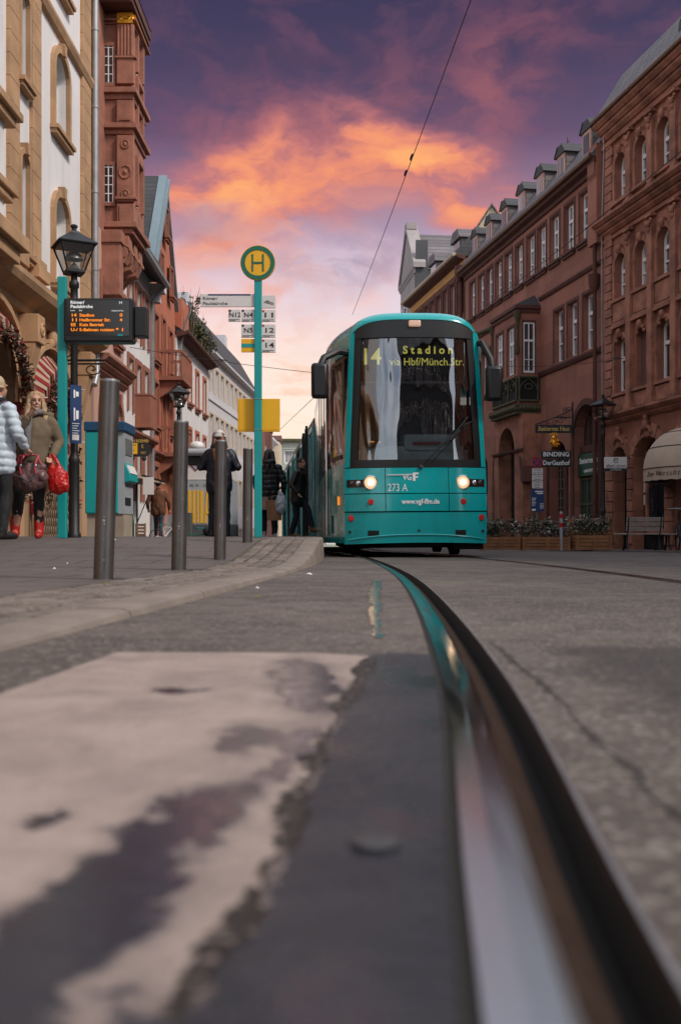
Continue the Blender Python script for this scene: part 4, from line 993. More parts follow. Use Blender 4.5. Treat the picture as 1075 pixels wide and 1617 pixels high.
nostop()
def bench(px0, px1, Y, label, seat_only=False):
    x0, x1 = PX(px0, Y), PX(px1, Y); w_ = x1-x0; t = thing('park_bench', label, 'bench', ((x0+x1)/2, Y, zr(Y)+.0), R(-4), 'slatted benches by the roadway')
    mb = MB()
    for k in range(4): mb.box(-w_/2, w_/2, -.22+k*.115, -.12+k*.115, .415, .45)
    mb.build('seat', M['bench_wood'], t, bevel=.006)
    mb = MB()
    if not seat_only:
        for k in range(3):
            z = .50+k*.115; y = -.26-.035*k; mb.prism([(y, z), (y-.03, z+.095), (y-.01, z+.10), (y+.022, z+.004)], 'yz', -w_*.34, w_*.36)
        mb.build('backrest', M['bench_wood'], t)
    for xx in ((-w_*.30, w_*.32) if not seat_only else (-w_*.3, w_*.3)):
        mb = MB(); mb.tube([(xx, -.30, 0), (xx, -.27, .05), (xx, -.14, .22), (xx, -.12, .40)], [.03, .026, .024, .028], 8); mb.tube([(xx, .28, 0), (xx, .24, .05), (xx, .10, .22), (xx, .12, .40)], [.03, .026, .024, .028], 8); mb.tube([(xx, -.22, .40), (xx, .25, .40)], .022, 8)
        if not seat_only: mb.tube([(xx, -.20, .40), (xx, -.28, .55), (xx, -.36, .84)], .016, 6)
        mb.build('leg', M['iron'], t, 50)
        mb = MB(); mb.ball((xx, -.31, .02), .035, .05, .022, 8, 5); mb.build('foot', M['galv'], t, 60)
bench(972, 1052, 24.0, 'weathered slatted bench with leaning backrest outside the red house')
bench(1040, 1110, 24.4, 'bare bench seat cut off by the right edge of the photo', True)
def bike_wheel_thing():
    Y = 23.6; t = thing('parked_bicycle', 'dark parked bicycle cut off at the right edge beside the bench', 'bicycle', (PX(1075, Y), Y, zr(Y)+.0), R(80))
    for x in (-.5, .5):
        mb = MB(); mb.T = Matrix.Translation((x, 0, .33)) @ Matrix.Rotation(R(90), 4, 'X')
        pts = [(.32*math.cos(a*math.pi/14), .32*math.sin(a*math.pi/14), 0) for a in range(29)]; mb.tube(pts, .018, 6, caps=False)
        wl = mb.build('wheel', M['rubber'], t, 50); mb = MB(); mb.T = Matrix.Translation((x, 0, .33)) @ Matrix.Rotation(R(90), 4, 'X')
        for k in range(9): an = k*math.pi/9; mb.tube([(-.31*math.cos(an), -.31*math.sin(an), 0), (.31*math.cos(an), .31*math.sin(an), 0)], .003, 4)
        mb.build('spokes', M['galv'], wl)
    mb = MB(); mb.tube([(-.5, 0, .33), (-.05, 0, .30), (.33, 0, .78), (-.18, 0, .80), (-.05, 0, .30)], .018, 8); mb.tube([(-.5, 0, .33), (-.18, 0, .80), (-.2, 0, .95)], .014, 8); mb.tube([(.5, 0, .33), (.33, 0, .78), (.30, 0, 1.0)], .018, 8); mb.build('frame', M['iron'], t, 50)
    mb = MB(); mb.tube([(.30, -.26, 1.02), (.32, -.1, 1.04), (.32, .1, 1.04), (.30, .26, 1.02)], .014, 8); mb.build('handlebar', M['galv'], t, 50)
    mb = MB(); mb.ball((-.22, 0, .97), .13, .07, .035, 10, 6); mb.build('saddle', M['rubber'], t, 60)
bike_wheel_thing()

# hanging signs on the right
def house_signs():
    Y = 31.6; s = Y/F_
    t = thing('tavern_sign', 'dark carved tavern signboard hanging from a wrought iron bracket reading Steinernes Haus', 'sign', (PX(874, Y), Y, PZ(677, Y)))
    MB().box(-29*s, 29*s, 0, .05, -6.5*s, 6.5*s).build('board', M['ink'], t, bevel=.01)
    lettering('Steinernes Haus', .2, M['letter_gold'], t, (0, -.004, 0), width=50*s, shear=.15, bold=.004)
    mb = MB(); mb.tube([(-29*s, .025, 7*s), (0, .025, 17*s), (28*s, .025, 30*s)], .022, 6); mb.tube([(30*s, .025, -12*s), (30*s, .025, 42*s)], .03, 6); mb.tube([(-20*s, .025, 6*s), (-20*s, .025, 10*s)], .012, 5)
    for cx, cz, r in ((12, 14, 7), (20, 20, 6), (2, 10, 5), (24, 30, 5), (-10, 8, 4), (18, 30, 4)):
        mb.tube([((cx+r*(1-k/22)*math.cos(k*.55))*s, .025, (cz+r*(1-k/22)*math.sin(k*.55))*s) for k in range(20)], .012, 5)
    mb.box(0, 28*s, .02, .03, 17*s, 19*s); mb.build('bracket', M['iron'], t, 50)
    t = thing('lion_emblem', 'small gilded lion emblem hanging between the tavern signs', 'emblem', (PX(875, Y), Y, PZ(698, Y)))
    mb = MB(); mb.ball((0, 0, 0), 6*s, .05, 8*s, 12, 8); mb.ball((-1*s, -.02, 7*s), 4*s, .06, 4*s, 10, 7)
    rl = random.Random(4)
    for k in range(15): an = rl.uniform(0, 6.28); q = rl.uniform(4, 8.5); mb.ball((q*s*math.cos(an), -.03, q*s*math.sin(an)), rl.uniform(.8, 2.0)*s, .05, rl.uniform(1, 2.6)*s, 8, 6)
    for k in range(5): mb.ball(((-6+3*k)*s, 0, 11.5*s+(k % 2)*1.5*s), 1.3*s, .03, 2*s, 6, 5)
    mb.tube([(0, 0, 11*s), (0, 0, 16*s)], .012, 5); mb.build('emblem', M['gold'], t, 60)
    for txt, cy, lb, ww in (('BINDING', 717.5, 'black board with white capitals below the gilded emblem', 41), ('DerGasthof', 731, 'black board with white lettering, lowest of the tavern signs', 42)):
        t = thing('tavern_sign', lb, 'sign', (PX(878, Y), Y, PZ(cy, Y)), 0)
        MB().box(-24*s, 24*s, 0, .06, -6*s, 6*s).build('board', M['ink'], t, bevel=.008)
        lettering(txt, .2, M['letter_white'], t, (0, -.004, 0), width=ww*s, bold=.004)
        mb = MB(); mb.tube([(-18*s, .03, 6*s), (-18*s, .03, 9*s)], .01, 5); mb.tube([(18*s, .03, 6*s), (18*s, .03, 9*s)], .01, 5); mb.build('hanger', M['iron'], t)
    Y = 28.0; s = Y/F_
    t = thing('optician_sign', 'white projecting shop sign with a black clock-like ring beside the lamp post', 'sign', (PX(972.5, Y), Y, PZ(731, Y)))
    MB().box(-17.5*s, 17.5*s, 0, .10, -8.5*s, 9.5*s).build('panel', M['signwhite'], t, bevel=.01)
    MB().box(-17.5*s, 17.5*s, .0, .10, -12.5*s, -8.9*s).build('lower_panel', M['ink'], t)
    lettering('ebert uhren', .15, M['ink'], t, (0, -.003, -4.5*s), width=31*s); lettering('am Römer', .07, M['letter_white'], t, (0, -.003, -10.7*s), width=18*s)
    mb = MB(); mb.tube([(3.6*s*math.cos(R(20+k*17)), -.004, 3.6*s*math.sin(R(20+k*17))+4.2*s) for k in range(20)], .010, 5); mb.tube([(-2*s, -.004, 5*s), (0, -.004, 4*s), (3*s, -.004, 6*s)], .008, 5); mb.build('ring_emblem', M['ink'], t)
    mb = MB(); mb.tube([(17*s, .05, 7*s), (24*s, .05, 7*s)], .015, 6); mb.build('bracket', M['iron'], t)
house_signs()
def dome_awning():
    k = R(10); t = thing('dome_awning', 'cream ribbed dome awning with script lettering over the shop at the right edge', 'awning', (8.20, 25.0, 1.55), 0)
    # quarter dome leaning on the facade, facing the street
    ax, ay, az = 1.0, 1.35, 1.05; mb = MB(); rows = []
    for j in range(13):
        ph = math.pi/2*j/12; r = []
        for i in range(25):
            th = math.pi*i/24; r.append((-ax*math.sin(th)*math.cos(ph)+.5, -ay*math.cos(th)*math.cos(ph), .28+az*math.sin(ph)))
        rows.append(r)
    mb.grid(rows); o = len(mb.v)
    mb.grid([[(p[0], p[1], -.02-.02*(i % 2)) for i, p in enumerate(rows[0])], [(p[0], p[1], p[2]) for p in rows[0]]])
    mb.build('canvas', M['cream_cloth'], t, 50)
    mb = MB()
    for j in (0, 4, 8): mb.tube([(p[0]-.004, p[1], p[2]) for p in rows[j]], .014, 5)
    mb.build('rib', mat('awning_piping', (.06, .04, .03), .8), t)
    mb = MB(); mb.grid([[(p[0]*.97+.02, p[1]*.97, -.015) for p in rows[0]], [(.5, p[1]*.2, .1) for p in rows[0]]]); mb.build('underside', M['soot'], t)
    # script along the front valance
    s = 'Zum Würschtl'
    for i, ch in enumerate(s):
        th = R(84-i*4.9); 
        if ch == ' ': continue
        x = -ax*math.sin(th)*1.012+.5; y = -ay*math.cos(th)*1.012
        nx, ny = -math.sin(th)/ax, -math.cos(th)/ay
        lettering(ch, .18, M['trim_red'], t, (x, y, .13), rot=(R(90), 0, math.atan2(ny, nx)+R(90)), shear=.3, ext=.002)
dome_awning()

# ------------------------------------------------------------------ buildings
_wc = {}
class Bld:
    def __init__(s, name, label, origin, direc, sgn, cat='house', group=None, z=0.0):
        a = math.atan2(direc[1], direc[0]); s.s = sgn; s.root = thing(name, label, cat, (origin[0], origin[1], z), a, group)
    def mb(s):
        m = MB(); m.T = Matrix.Diagonal((1, s.s, 1, 1)); return m
    def part(s, name, mb, mats, parent=None, smooth=0.0, bevel=0.0): return mb.build(name, mats, parent or s.root, smooth, bevel)
    def wall(s, mb, u0, u1, z0, z1, ops, n=0.0, rev=.25, mi=0):
        us = sorted(set([u0, u1]+[o[0] for o in ops]+[o[1] for o in ops])); zs = sorted(set([z0, z1]+[o[2] for o in ops]+[o[3] for o in ops]))
        us = [u for u in us if u0 <= u <= u1]; zs = [z for z in zs if z0 <= z <= z1]
        for i in range(len(us)-1):
            for j in range(len(zs)-1):
                uc, zc = (us[i]+us[i+1])/2, (zs[j]+zs[j+1])/2
                if any(o[0] < uc < o[1] and o[2] < zc < o[3] for o in ops): continue
                mb.quad((us[i], n, zs[j]), (us[i+1], n, zs[j]), (us[i+1], n, zs[j+1]), (us[i], n, zs[j+1]), mi)
        for o in ops:
            a, b, za, zb = o[:4]; r = o[4] if len(o) > 4 else 0; zt = zb-r
            mb.quad((a, n, za), (a, n-rev, za), (a, n-rev, zt), (a, n, zt), mi); mb.quad((b, n, za), (b, n-rev, za), (b, n-rev, zt), (b, n, zt), mi)
            mb.quad((a, n, za), (b, n, za), (b, n-rev, za), (a, n-rev, za), mi)
            if r:
                c = (a+b)/2; h = (b-a)/2; K = 10; pts = [(c-h*math.cos(math.pi*k/K), zt+r*math.sin(math.pi*k/K)) for k in range(K+1)]
                for k in range(K):
                    (ua, qa), (ub, qb) = pts[k], pts[k+1]
                    mb.quad((ua, n, qa), (ub, n, qb), (ub, n, zb), (ua, n, zb), mi); mb.quad((ua, n, qa), (ub, n, qb), (ub, n-rev, qb), (ua, n-rev, qa), mi)
            else: mb.quad((a, n, zb), (b, n, zb), (b, n-rev, zb), (a, n-rev, zb), mi)
    def shell(s, mb, u0, u1, z0, z1, depth=8.0, n=0.0, mi=0, top=True):
        mb.quad((u0, n, z0), (u0, n-depth, z0), (u0, n-depth, z1), (u0, n, z1), mi); mb.quad((u1, n, z0), (u1, n-depth, z0), (u1, n-depth, z1), (u1, n, z1), mi)
        mb.quad((u0, n-depth, z0), (u1, n-depth, z0), (u1, n-depth, z1), (u0, n-depth, z1), mi)
        if top: mb.quad((u0, n, z1), (u1, n, z1), (u1, n-depth, z1), (u0, n-depth, z1), mi)
    def window(s, uc, z0, w, h, rise=0.0, n=0.0, rev=.25, glass='glass_r', frame='frame_white', bars=(1, (.64,)), sur=None, sw=.12, sout=.05, sill=None, key=True, name='window'):
        k = (s.s, round(w, 2), round(h, 2), round(rise, 2), glass, frame, bars, sur, sw, sout, sill, rev)
        if k not in _wc:
            d = {}; m = s.mb(); fw = min(.085, w*.12); f0, f1 = -rev+.005, -rev+.07; zt = h-rise
            m.box(-w/2, -w/2+fw, f0, f1, 0, zt); m.box(w/2-fw, w/2, f0, f1, 0, zt); m.box(-w/2+fw, w/2-fw, f0, f1, 0, fw)
            arc = [(-w/2*math.cos(math.pi*q/10), zt+rise*math.sin(math.pi*q/10)) for q in range(11)]
            if rise:
                ia = [(x*(1-2*fw/w), zt+(z-zt)*max(.1, 1-fw/rise)) for x, z in arc]
                for q in range(10): m.prism([arc[q], arc[q+1], ia[q+1], ia[q]], 'xz', f0, f1)
            else: m.box(-w/2+fw, w/2-fw, f0, f1, h-fw, h)
            nb, tr = bars
            for q in range(nb): x = -w/2+w*(q+1)/(nb+1); m.box(x-.034, x+.034, f0, f1+.012, fw, (h-fw) if not rise else zt+rise*.93)
            for i, q in enumerate(tr): hb = .05 if i == 0 else .018; m.box(-w/2+fw, w/2-fw, f0, f1+.02, h*q-hb, h*q+hb)
            d['f'] = m.mesh(name, M[frame])
            m = s.mb(); poly = [(-w/2, 0), (w/2, 0)]+([(x, z) for x, z in arc[::-1]] if rise else [(w/2, h), (-w/2, h)])
            m.prism(poly, 'xz', -rev-.02, -rev+.03); d['p'] = m.mesh('pane', M[glass])
            if sur:
                m = s.mb(); o = sout
                m.box(-w/2-sw, -w/2-.001, -.02, o, 0, zt); m.box(w/2+.001, w/2+sw, -.02, o, 0, zt)
                if rise:
                    oa = [(x*(1+2*sw/w), zt+(z-zt)*(1+sw/rise)) for x, z in arc]; ar = [(x*1.001, z) for x, z in arc]
                    for q in range(10): m.prism([ar[q], ar[q+1], oa[q+1], oa[q]], 'xz', -.02, o)
                    m.prism([(-.07, zt+rise-.02), (.07, zt+rise-.02), (.11, zt+rise+sw+.08), (-.11, zt+rise+sw+.08)], 'xz', -.02, o+.06)
                else: m.box(-w/2-sw, w/2+sw, -.02, o, h+.001, h+sw)
                d['s'] = m.mesh('window_surround', M[sur])
            if sill:
                m = s.mb(); m.box(-w/2-sw-.04, w/2+sw+.04, -.02, sout+.10, -.09, -.003); m.box(-w/2-sw, w/2+sw, -.02, sout+.05, -.18, -.09); d['i'] = m.mesh('sill', M[sill])
            _wc[k] = d
        d = _wc[k]; f = obj(name, d['f'], s.root, (uc, s.s*n, z0))
        obj('pane', d['p'], f)
        if 's' in d: obj('window_surround', d['s'], f)
        if 'i' in d: obj('sill', d['i'], f)
        return f
    def band(s, mb, u0, u1, prof, n=0.0, mi=0):
        """moulding: profile points (n, z)"""
        mb.prism([(n+a, b) for a, b in prof], 'yz', u0, u1, mi)
def cornice(z, h, out, steps=3):
    p = [(-.05, z)]
    for i in range(steps): p += [(out*(i+.35)/steps, z+h*i/steps), (out*(i+1)/steps, z+h*(i+.55)/steps), (out*(i+1)/steps, z+h*(i+1)/steps)]
    return p+[(-.05, z+h)]
dR = Vector((-.18, 1)).normalized(); R0 = (7.93, 30.0)

# --- B: long red-brown house with oriel
def house_b():
    b = Bld('sandstone_house', 'long red-brown house with a gothic oriel and slate dormers right of the tram', R0, dR, 1)
    w2 = [1.32, 2.51, 3.73, 4.9, 5.96, 7.13, 8.29, 9.42, 10.54, 11.6, 12.8]; w1 = [1.04, 2.26, 3.4, 8.9, 10.1, 11.3, 12.6]
    ops = [(u-.36, u+.36, 9.42, 10.98) for u in w2]+[(u-.38, u+.38, 5.95, 7.72) for u in w1]
    arch = (.28, 2.12, -.3, 4.25, .92); door = (2.78, 4.2, -.3, 3.3, .5); gw = [(9.0, 10.2, .7, 3.4, .5), (10.8, 12.0, .7, 3.4, .5)]
    m = b.mb(); b.wall(m, 0, 13.8, -3, 11.62, ops+[arch, door]+gw, 0, .34); b.shell(m, 0, 13.8, -3, 11.62, 7, 0); b.part('wall', m, M['plaster_red'])
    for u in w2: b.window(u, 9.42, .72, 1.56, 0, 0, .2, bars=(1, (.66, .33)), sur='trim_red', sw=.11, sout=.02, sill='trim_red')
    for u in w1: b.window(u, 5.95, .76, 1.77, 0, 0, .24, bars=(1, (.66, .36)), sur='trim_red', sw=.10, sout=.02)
    m = b.mb()
    for u0, u1 in ((0, 5.05), (7.75, 13.8)): b.band(m, u0, u1, [(-.02, 5.66), (.06, 5.70), (.11, 5.80), (.11, 5.86), (-.02, 5.90)])
    for u0, u1 in ((0, 5.05), (7.75, 13.8)): b.band(m, u0, u1, [(-.02, 8.35), (.05, 8.38), (.09, 8.45), (.09, 8.50), (-.02, 8.52)])
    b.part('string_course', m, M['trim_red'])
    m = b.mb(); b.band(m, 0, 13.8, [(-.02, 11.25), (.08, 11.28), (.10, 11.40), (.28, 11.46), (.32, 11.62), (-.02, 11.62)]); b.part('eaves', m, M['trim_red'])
    m = b.mb(); m.tube([(0.05, .36, 11.64), (13.75, .36, 11.64)], .085, 8); b.part('gutter', m, M['gutter'])
    m = b.mb(); m.prism([(.38, 11.66), (.30, 11.60), (-5.0, 11.60), (-4.2, 13.4), (-.55, 12.95)], 'yz', .02, 13.78); b.part('roof', m, M['slate'])
    for i, u in enumerate((1.15, 3.2, 5.05, 6.9, 8.75, 10.6, 12.45)):
        m = b.mb(); hu = .36; hu += .03*math.sin(u*5); m.box(u-hu, u+hu, -1.6, -.04, 11.7, 12.85); m.prism([(u-hu, 12.85), (u+hu, 12.85), (u+hu*.4, 13.08), (u-hu*.4, 13.08)], 'xz', -1.8, -.04); d = b.part('dormer', m, M['slate'])
        m = b.mb(); q = 12.83; m.prism([(u-hu-.10, q), (u+hu+.10, q), (u+hu*.5, q+.32), (u-hu*.5, q+.32)], 'xz', -.06, .06); m.prism([(u-hu-.10, q), (u-hu-.08, q+.06), (u-hu*.5, q+.35), (u-hu*.5, q+.29)], 'xz', -1.8, .08); m.prism([(u+hu+.10, q), (u+hu+.08, q+.06), (u+hu*.5, q+.35), (u+hu*.5, q+.29)], 'xz', -1.8, .08); b.part('dormer_roof', m, M['slate_dark'], d)
        m = b.mb(); m.box(u-hu+.04, u+hu-.04, -.05, .02, 11.95, 12.82); b.part('dormer_front', m, M['plaster_pink'], d)
        m = b.mb(); m.box(u-.20, u+.20, .0, .04, 12.15, 12.7); b.part('pane', m, M['glass_r'], d)
    # party wall seen over the next roof
    m = b.mb(); m.prism([(.0, 11.3), (-1.3, 13.9), (-5, 14.2), (-5, 9), (0, 9)], 'yz', 13.80, 14.0); b.part('party_wall', m, M['party'])
    # oriel
    u0, u1, n1 = 5.1, 7.7, .82
    m = b.mb(); b.wall(m, u0, u1, 4.75, 8.05, [(5.42, 6.12, 5.85, 7.55), (6.62, 7.32, 5.85, 7.55)], n1, .16); 
    for u in (u0, u1):
        zz = (5.85, 7.62); nn = (.2, .62)
        for a, c, za, zb in ((-.02, nn[0], 4.75, 8.05), (nn[1], n1, 4.75, 8.05), (nn[0], nn[1], 4.75, zz[0]), (nn[0], nn[1], zz[1], 8.05)): m.quad((u, a, za), (u, c, za), (u, c, zb), (u, a, zb))
    m.box(u0+.1, u1-.1, .02, n1-.18, 4.8, 8.0); m.box(u0, u1, 0, n1, 8.05, 8.1); m.box(u0, u1, 0, n1, 4.7, 4.75); o = b.part('oriel', m, M['plaster_red'])
    for u in (5.77, 6.97): b.window(u, 5.85, .70, 1.70, 0, n1, .14, bars=(1, (.66, .34)), sur='trim_red', sw=.08, sout=.02)
    m = b.mb(); un = u0; m.box(un-.015, un+.05, .2, .245, 5.85, 7.62); m.box(un-.015, un+.05, .575, .62, 5.85, 7.62); m.box(un-.015, un+.05, .395, .425, 5.9, 7.6)
    for z in (5.85, 6.95, 7.57, 6.3): m.box(un-.02, un+.05, .245, .575, z, z+(.07 if z != 6.3 else .025))
    wf = b.part('window', m, M['frame_white']); m = b.mb(); m.box(un+.03, un+.06, .2, .62, 5.85, 7.62); b.part('pane', m, M['glass_d'], wf)
    m = b.mb(); m.box(un-.03, un+.02, .16, .20, 5.8, 7.7); m.box(un-.03, un+.02, .62, .66, 5.8, 7.7); m.box(un-.03, un+.02, .2, .62, 7.62, 7.7); b.part('window_surround', m, M['trim_red'], wf)
    m = b.mb(); m.box(u0-.10, u1+.10, -.0, n1+.12, 8.10, 8.22); m.box(u0-.05, u1+.05, 0, n1+.06, 7.96, 8.09); b.part('oriel_cornice', m, M['trim_red'])
    m = b.mb(); m.add([(u0-.08, 0, 8.22), (u1+.08, 0, 8.22), (u1+.08, n1+.1, 8.22), (u0-.08, n1+.1, 8.22), (u0+.5, 0, 8.72), (u1-.5, 0, 8.72)], [(0, 3, 4), (3, 2, 5, 4), (2, 1, 5), (0, 4, 5, 1), (0, 1, 2, 3)]); b.part('oriel_roof', m, M['slate_dark'])
    m = b.mb()
    for u, dx in ((u0, -.02), (u1, .02)): m.lathe([(.02, 6.45), (.06, 6.5), (.09, 6.62), (.06, 6.75), (.06, 7.6), (.09, 7.7), (.12, 7.82), (.14, 8.0), (.05, 8.02)], (u+dx, n1+.02, 0), 10)
    m.tube([(u1+.15, n1, 7.95), (u1+.7, n1+.35, 7.85), (u1+.95, n1+.5, 7.95)], [.10, .08, .05], 7); b.part('oriel_column', m, M['green_stone'], None, 50)
    # tracery parapet, corbel and porch
    m = b.mb()
    def tracery(mapf, a0, a1, nn):
        for k in range(nn+1): a = a0+(a1-a0)*k/nn; m.tube([mapf(a, 4.86), mapf(a, 5.66)], .035, 6)
        for z in (4.86, 5.70): m.tube([mapf(a0, z), mapf(a1, z)], .05, 6)
        for k in range(nn):
            a = a0+(a1-a0)*k/nn; d_ = (a1-a0)/nn
            for sg in (0, 1): m.tube([mapf(a+d_*(sg), 5.2), mapf(a+d_*(.12 if not sg else .88), 5.42), mapf(a+d_*.5, 5.66)], .025, 5)
            m.tube([mapf(a+d_*(.5+.22*math.cos(q*.7)), 5.36+.10*math.sin(q*.7)) for q in range(10)], .02, 5)
    tracery(lambda a, z: (a, n1+.03, z), u0+.05, u1-.05, 3); tracery(lambda a, z: (u0-.03, a, z), .08, n1-.05, 1); b.part('tracery', m, M['green_stone'], None, 50)
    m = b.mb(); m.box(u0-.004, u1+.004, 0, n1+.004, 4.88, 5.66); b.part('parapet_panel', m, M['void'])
    m = b.mb(); m.box(u0-.12, u1+.12, 0, n1+.14, 4.52, 4.72); m.box(u0-.06, u1+.06, 0, n1+.08, 4.40, 4.52)
    for k in range(22): u = u0+(u1-u0)*k/21; m.ball((u, n1+.13, 4.60), .07, .06, .07, 7, 5)
    for k in range(6): m.ball((u0-.11, .08+.13*k, 4.60), .06, .07, .07, 7, 5)
    b.part('oriel_base', m, M['green_stone'], None, 50)
    m = b.mb(); b.wall(m, 4.95, 7.95, -3, 4.40, [(5.75, 7.45, -.3, 4.05, .9)], .70, .5); b.shell(m, 4.95, 7.95, -3, 4.4, .7, .70); b.part('porch', m, M['stone_red2'])
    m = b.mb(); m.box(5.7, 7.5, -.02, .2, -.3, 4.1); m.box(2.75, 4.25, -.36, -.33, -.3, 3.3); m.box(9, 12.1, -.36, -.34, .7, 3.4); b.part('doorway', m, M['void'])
    m = b.mb(); b.band(m, 4.9, 8.0, [(.68, 3.05), (.76, 3.08), (.80, 3.16), (.68, 3.2)]); m.prism([(4.7, 2.0), (5.1, 2.9), (5.2, 2.9), (5.0, 2.0)], 'xz', .2, .75); b.part('porch_moulding', m, M['trim_red'])
    m = b.mb()
    for k in range(5): m.box(2.85+k*.28, 2.88+k*.28, -.33, -.30, -.2, 2.9)
    for k in range(9): m.box(2.8, 4.18, -.33, -.305, .1+.32*k, .125+.32*k)
    b.part('door_lattice', m, M['lattice'])
    m = b.mb()
    for u in (2.62, 4.22): m.box(u, u+.14, -.02, .06, -.3, 2.9)
    b.part('door_jamb', m, M['trim_red'])
    # arched shopfront with green sign and door
    a0, a1 = .28, 2.12
    m = b.mb(); m.box(a0, a1, -.36, -.33, 2.9, 4.2); fl = b.part('fanlight', m, M['glass_d'])
    m = b.mb()
    for q in range(1, 4): u = a0+(a1-a0)*q/4; m.box(u-.03, u+.03, -.33, -.27, 3.0, 3.4+.75*math.sin(math.pi*q/4))
    m.box(a0, a1, -.33, -.2, 2.78, 3.0); b.part('fanlight_bars', m, M['trim_red'], fl)
    m = b.mb(); cx = (a0+a1)/2; K = 12; hw_ = (a1-a0)/2
    arcp = lambda r, rr: [(cx-(hw_+r)*math.cos(math.pi*k/K), 3.33+(.92+r)*math.sin(math.pi*k/K)) for k in range(K+1)]
    A, B_ = arcp(.0, 0), arcp(.20, 0)
    for k in range(K): m.prism([A[k], A[k+1], B_[k+1], B_[k]], 'xz', -.02, .05)
    m.box(a0-.2, a0-.001, -.02, .05, -.3, 3.33); m.box(a1+.001, a1+.2, -.02, .05, -.3, 3.33); b.part('arch_trim', m, M['trim_red'])
    m = b.mb(); m.box(a0+.02, a1-.02, -.30, -.12, 2.02, 2.74); sgn = b.part('signboard', m, M['green_sign'])
    def wl(t_, u, z, wd, sz, sh=0):
        lettering(t_, sz, M['letter_white'], b.root, (u, -.117, z), rot=(R(90), 0, R(180)), width=wd, shear=sh, bold=.004)
    wl('Steinernes Haus', cx, 2.50, 1.62, .26, .2); wl('GASTSTÄTTE', cx-.1, 2.17, 1.1, .12)
    m = b.mb(); m.box(a0+.02, a1-.02, -.33, -.22, -.3, 2.0); dr = b.part('shop_door', m, M['green_door'])
    m = b.mb()
    for u in (a0+.05, a0+.62, a0+1.2, a1-.12): m.box(u, u+.07, -.22, -.17, -.3, 2.0)
    for z in (-.2, .75, 1.1, 1.9): m.box(a0+.03, a1-.04, -.22, -.18, z, z+.06)
    b.part('door_rail', m, M['green_stone'], dr)
    m = b.mb(); rnd = random.Random(2)
    for u in (a0+.30, a0+.9):
        for r in range(3):
            for q in range(2): m.tube([(u+.16*q+.07*math.cos(x_*.8), -.215, .1+.22*r+.07*math.sin(x_*.8)) for x_ in range(8)], .012, 4)
    b.part('door_grille', m, M['iron'], dr)
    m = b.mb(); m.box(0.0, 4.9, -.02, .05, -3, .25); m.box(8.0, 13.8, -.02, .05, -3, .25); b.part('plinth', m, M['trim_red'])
    m = b.mb(); m.box(2.30, 2.56, .0, .09, .35, .75); m.box(2.34, 2.52, .09, .1, .4, .7); b.part('mailbox', m, M['galv'])
    # downpipe and hopper at the party line
    m = b.mb(); m.tube([(.32, .17, 11.4), (.32, .13, 10.9), (.30, .13, 8.0)], .07, 8); m.tube([(.30, .13, 8.0), (.30, .13, -.2)], .065, 8); m.lathe([(.08, 7.55), (.16, 7.75), (.18, 8.1), (.06, 8.12)], (.30, .16, 0), 8); b.part('downpipe', m, M['trim_red'], None, 50)
    m = b.mb(); m.box(-.02, .62, -.02, .22, 9.0, 12.0); m.prism([(.0, 10.6), (.28, 11.1), (.28, 11.7), (0, 11.7)], 'yz', .05, .5); b.part('corner_pier', m, M['plaster_red'])
    m = b.mb(); m.tube([(6.9, -1.8, 13.6), (6.9, -1.8, 15.0)], .02, 5); m.tube([(6.6, -1.8, 14.6), (7.2, -1.8, 14.6)], .012, 5); m.tube([(6.7, -1.8, 14.8), (7.1, -1.8, 14.8)], .012, 5); b.part('roof_aerial', m, M['iron'])
house_b()

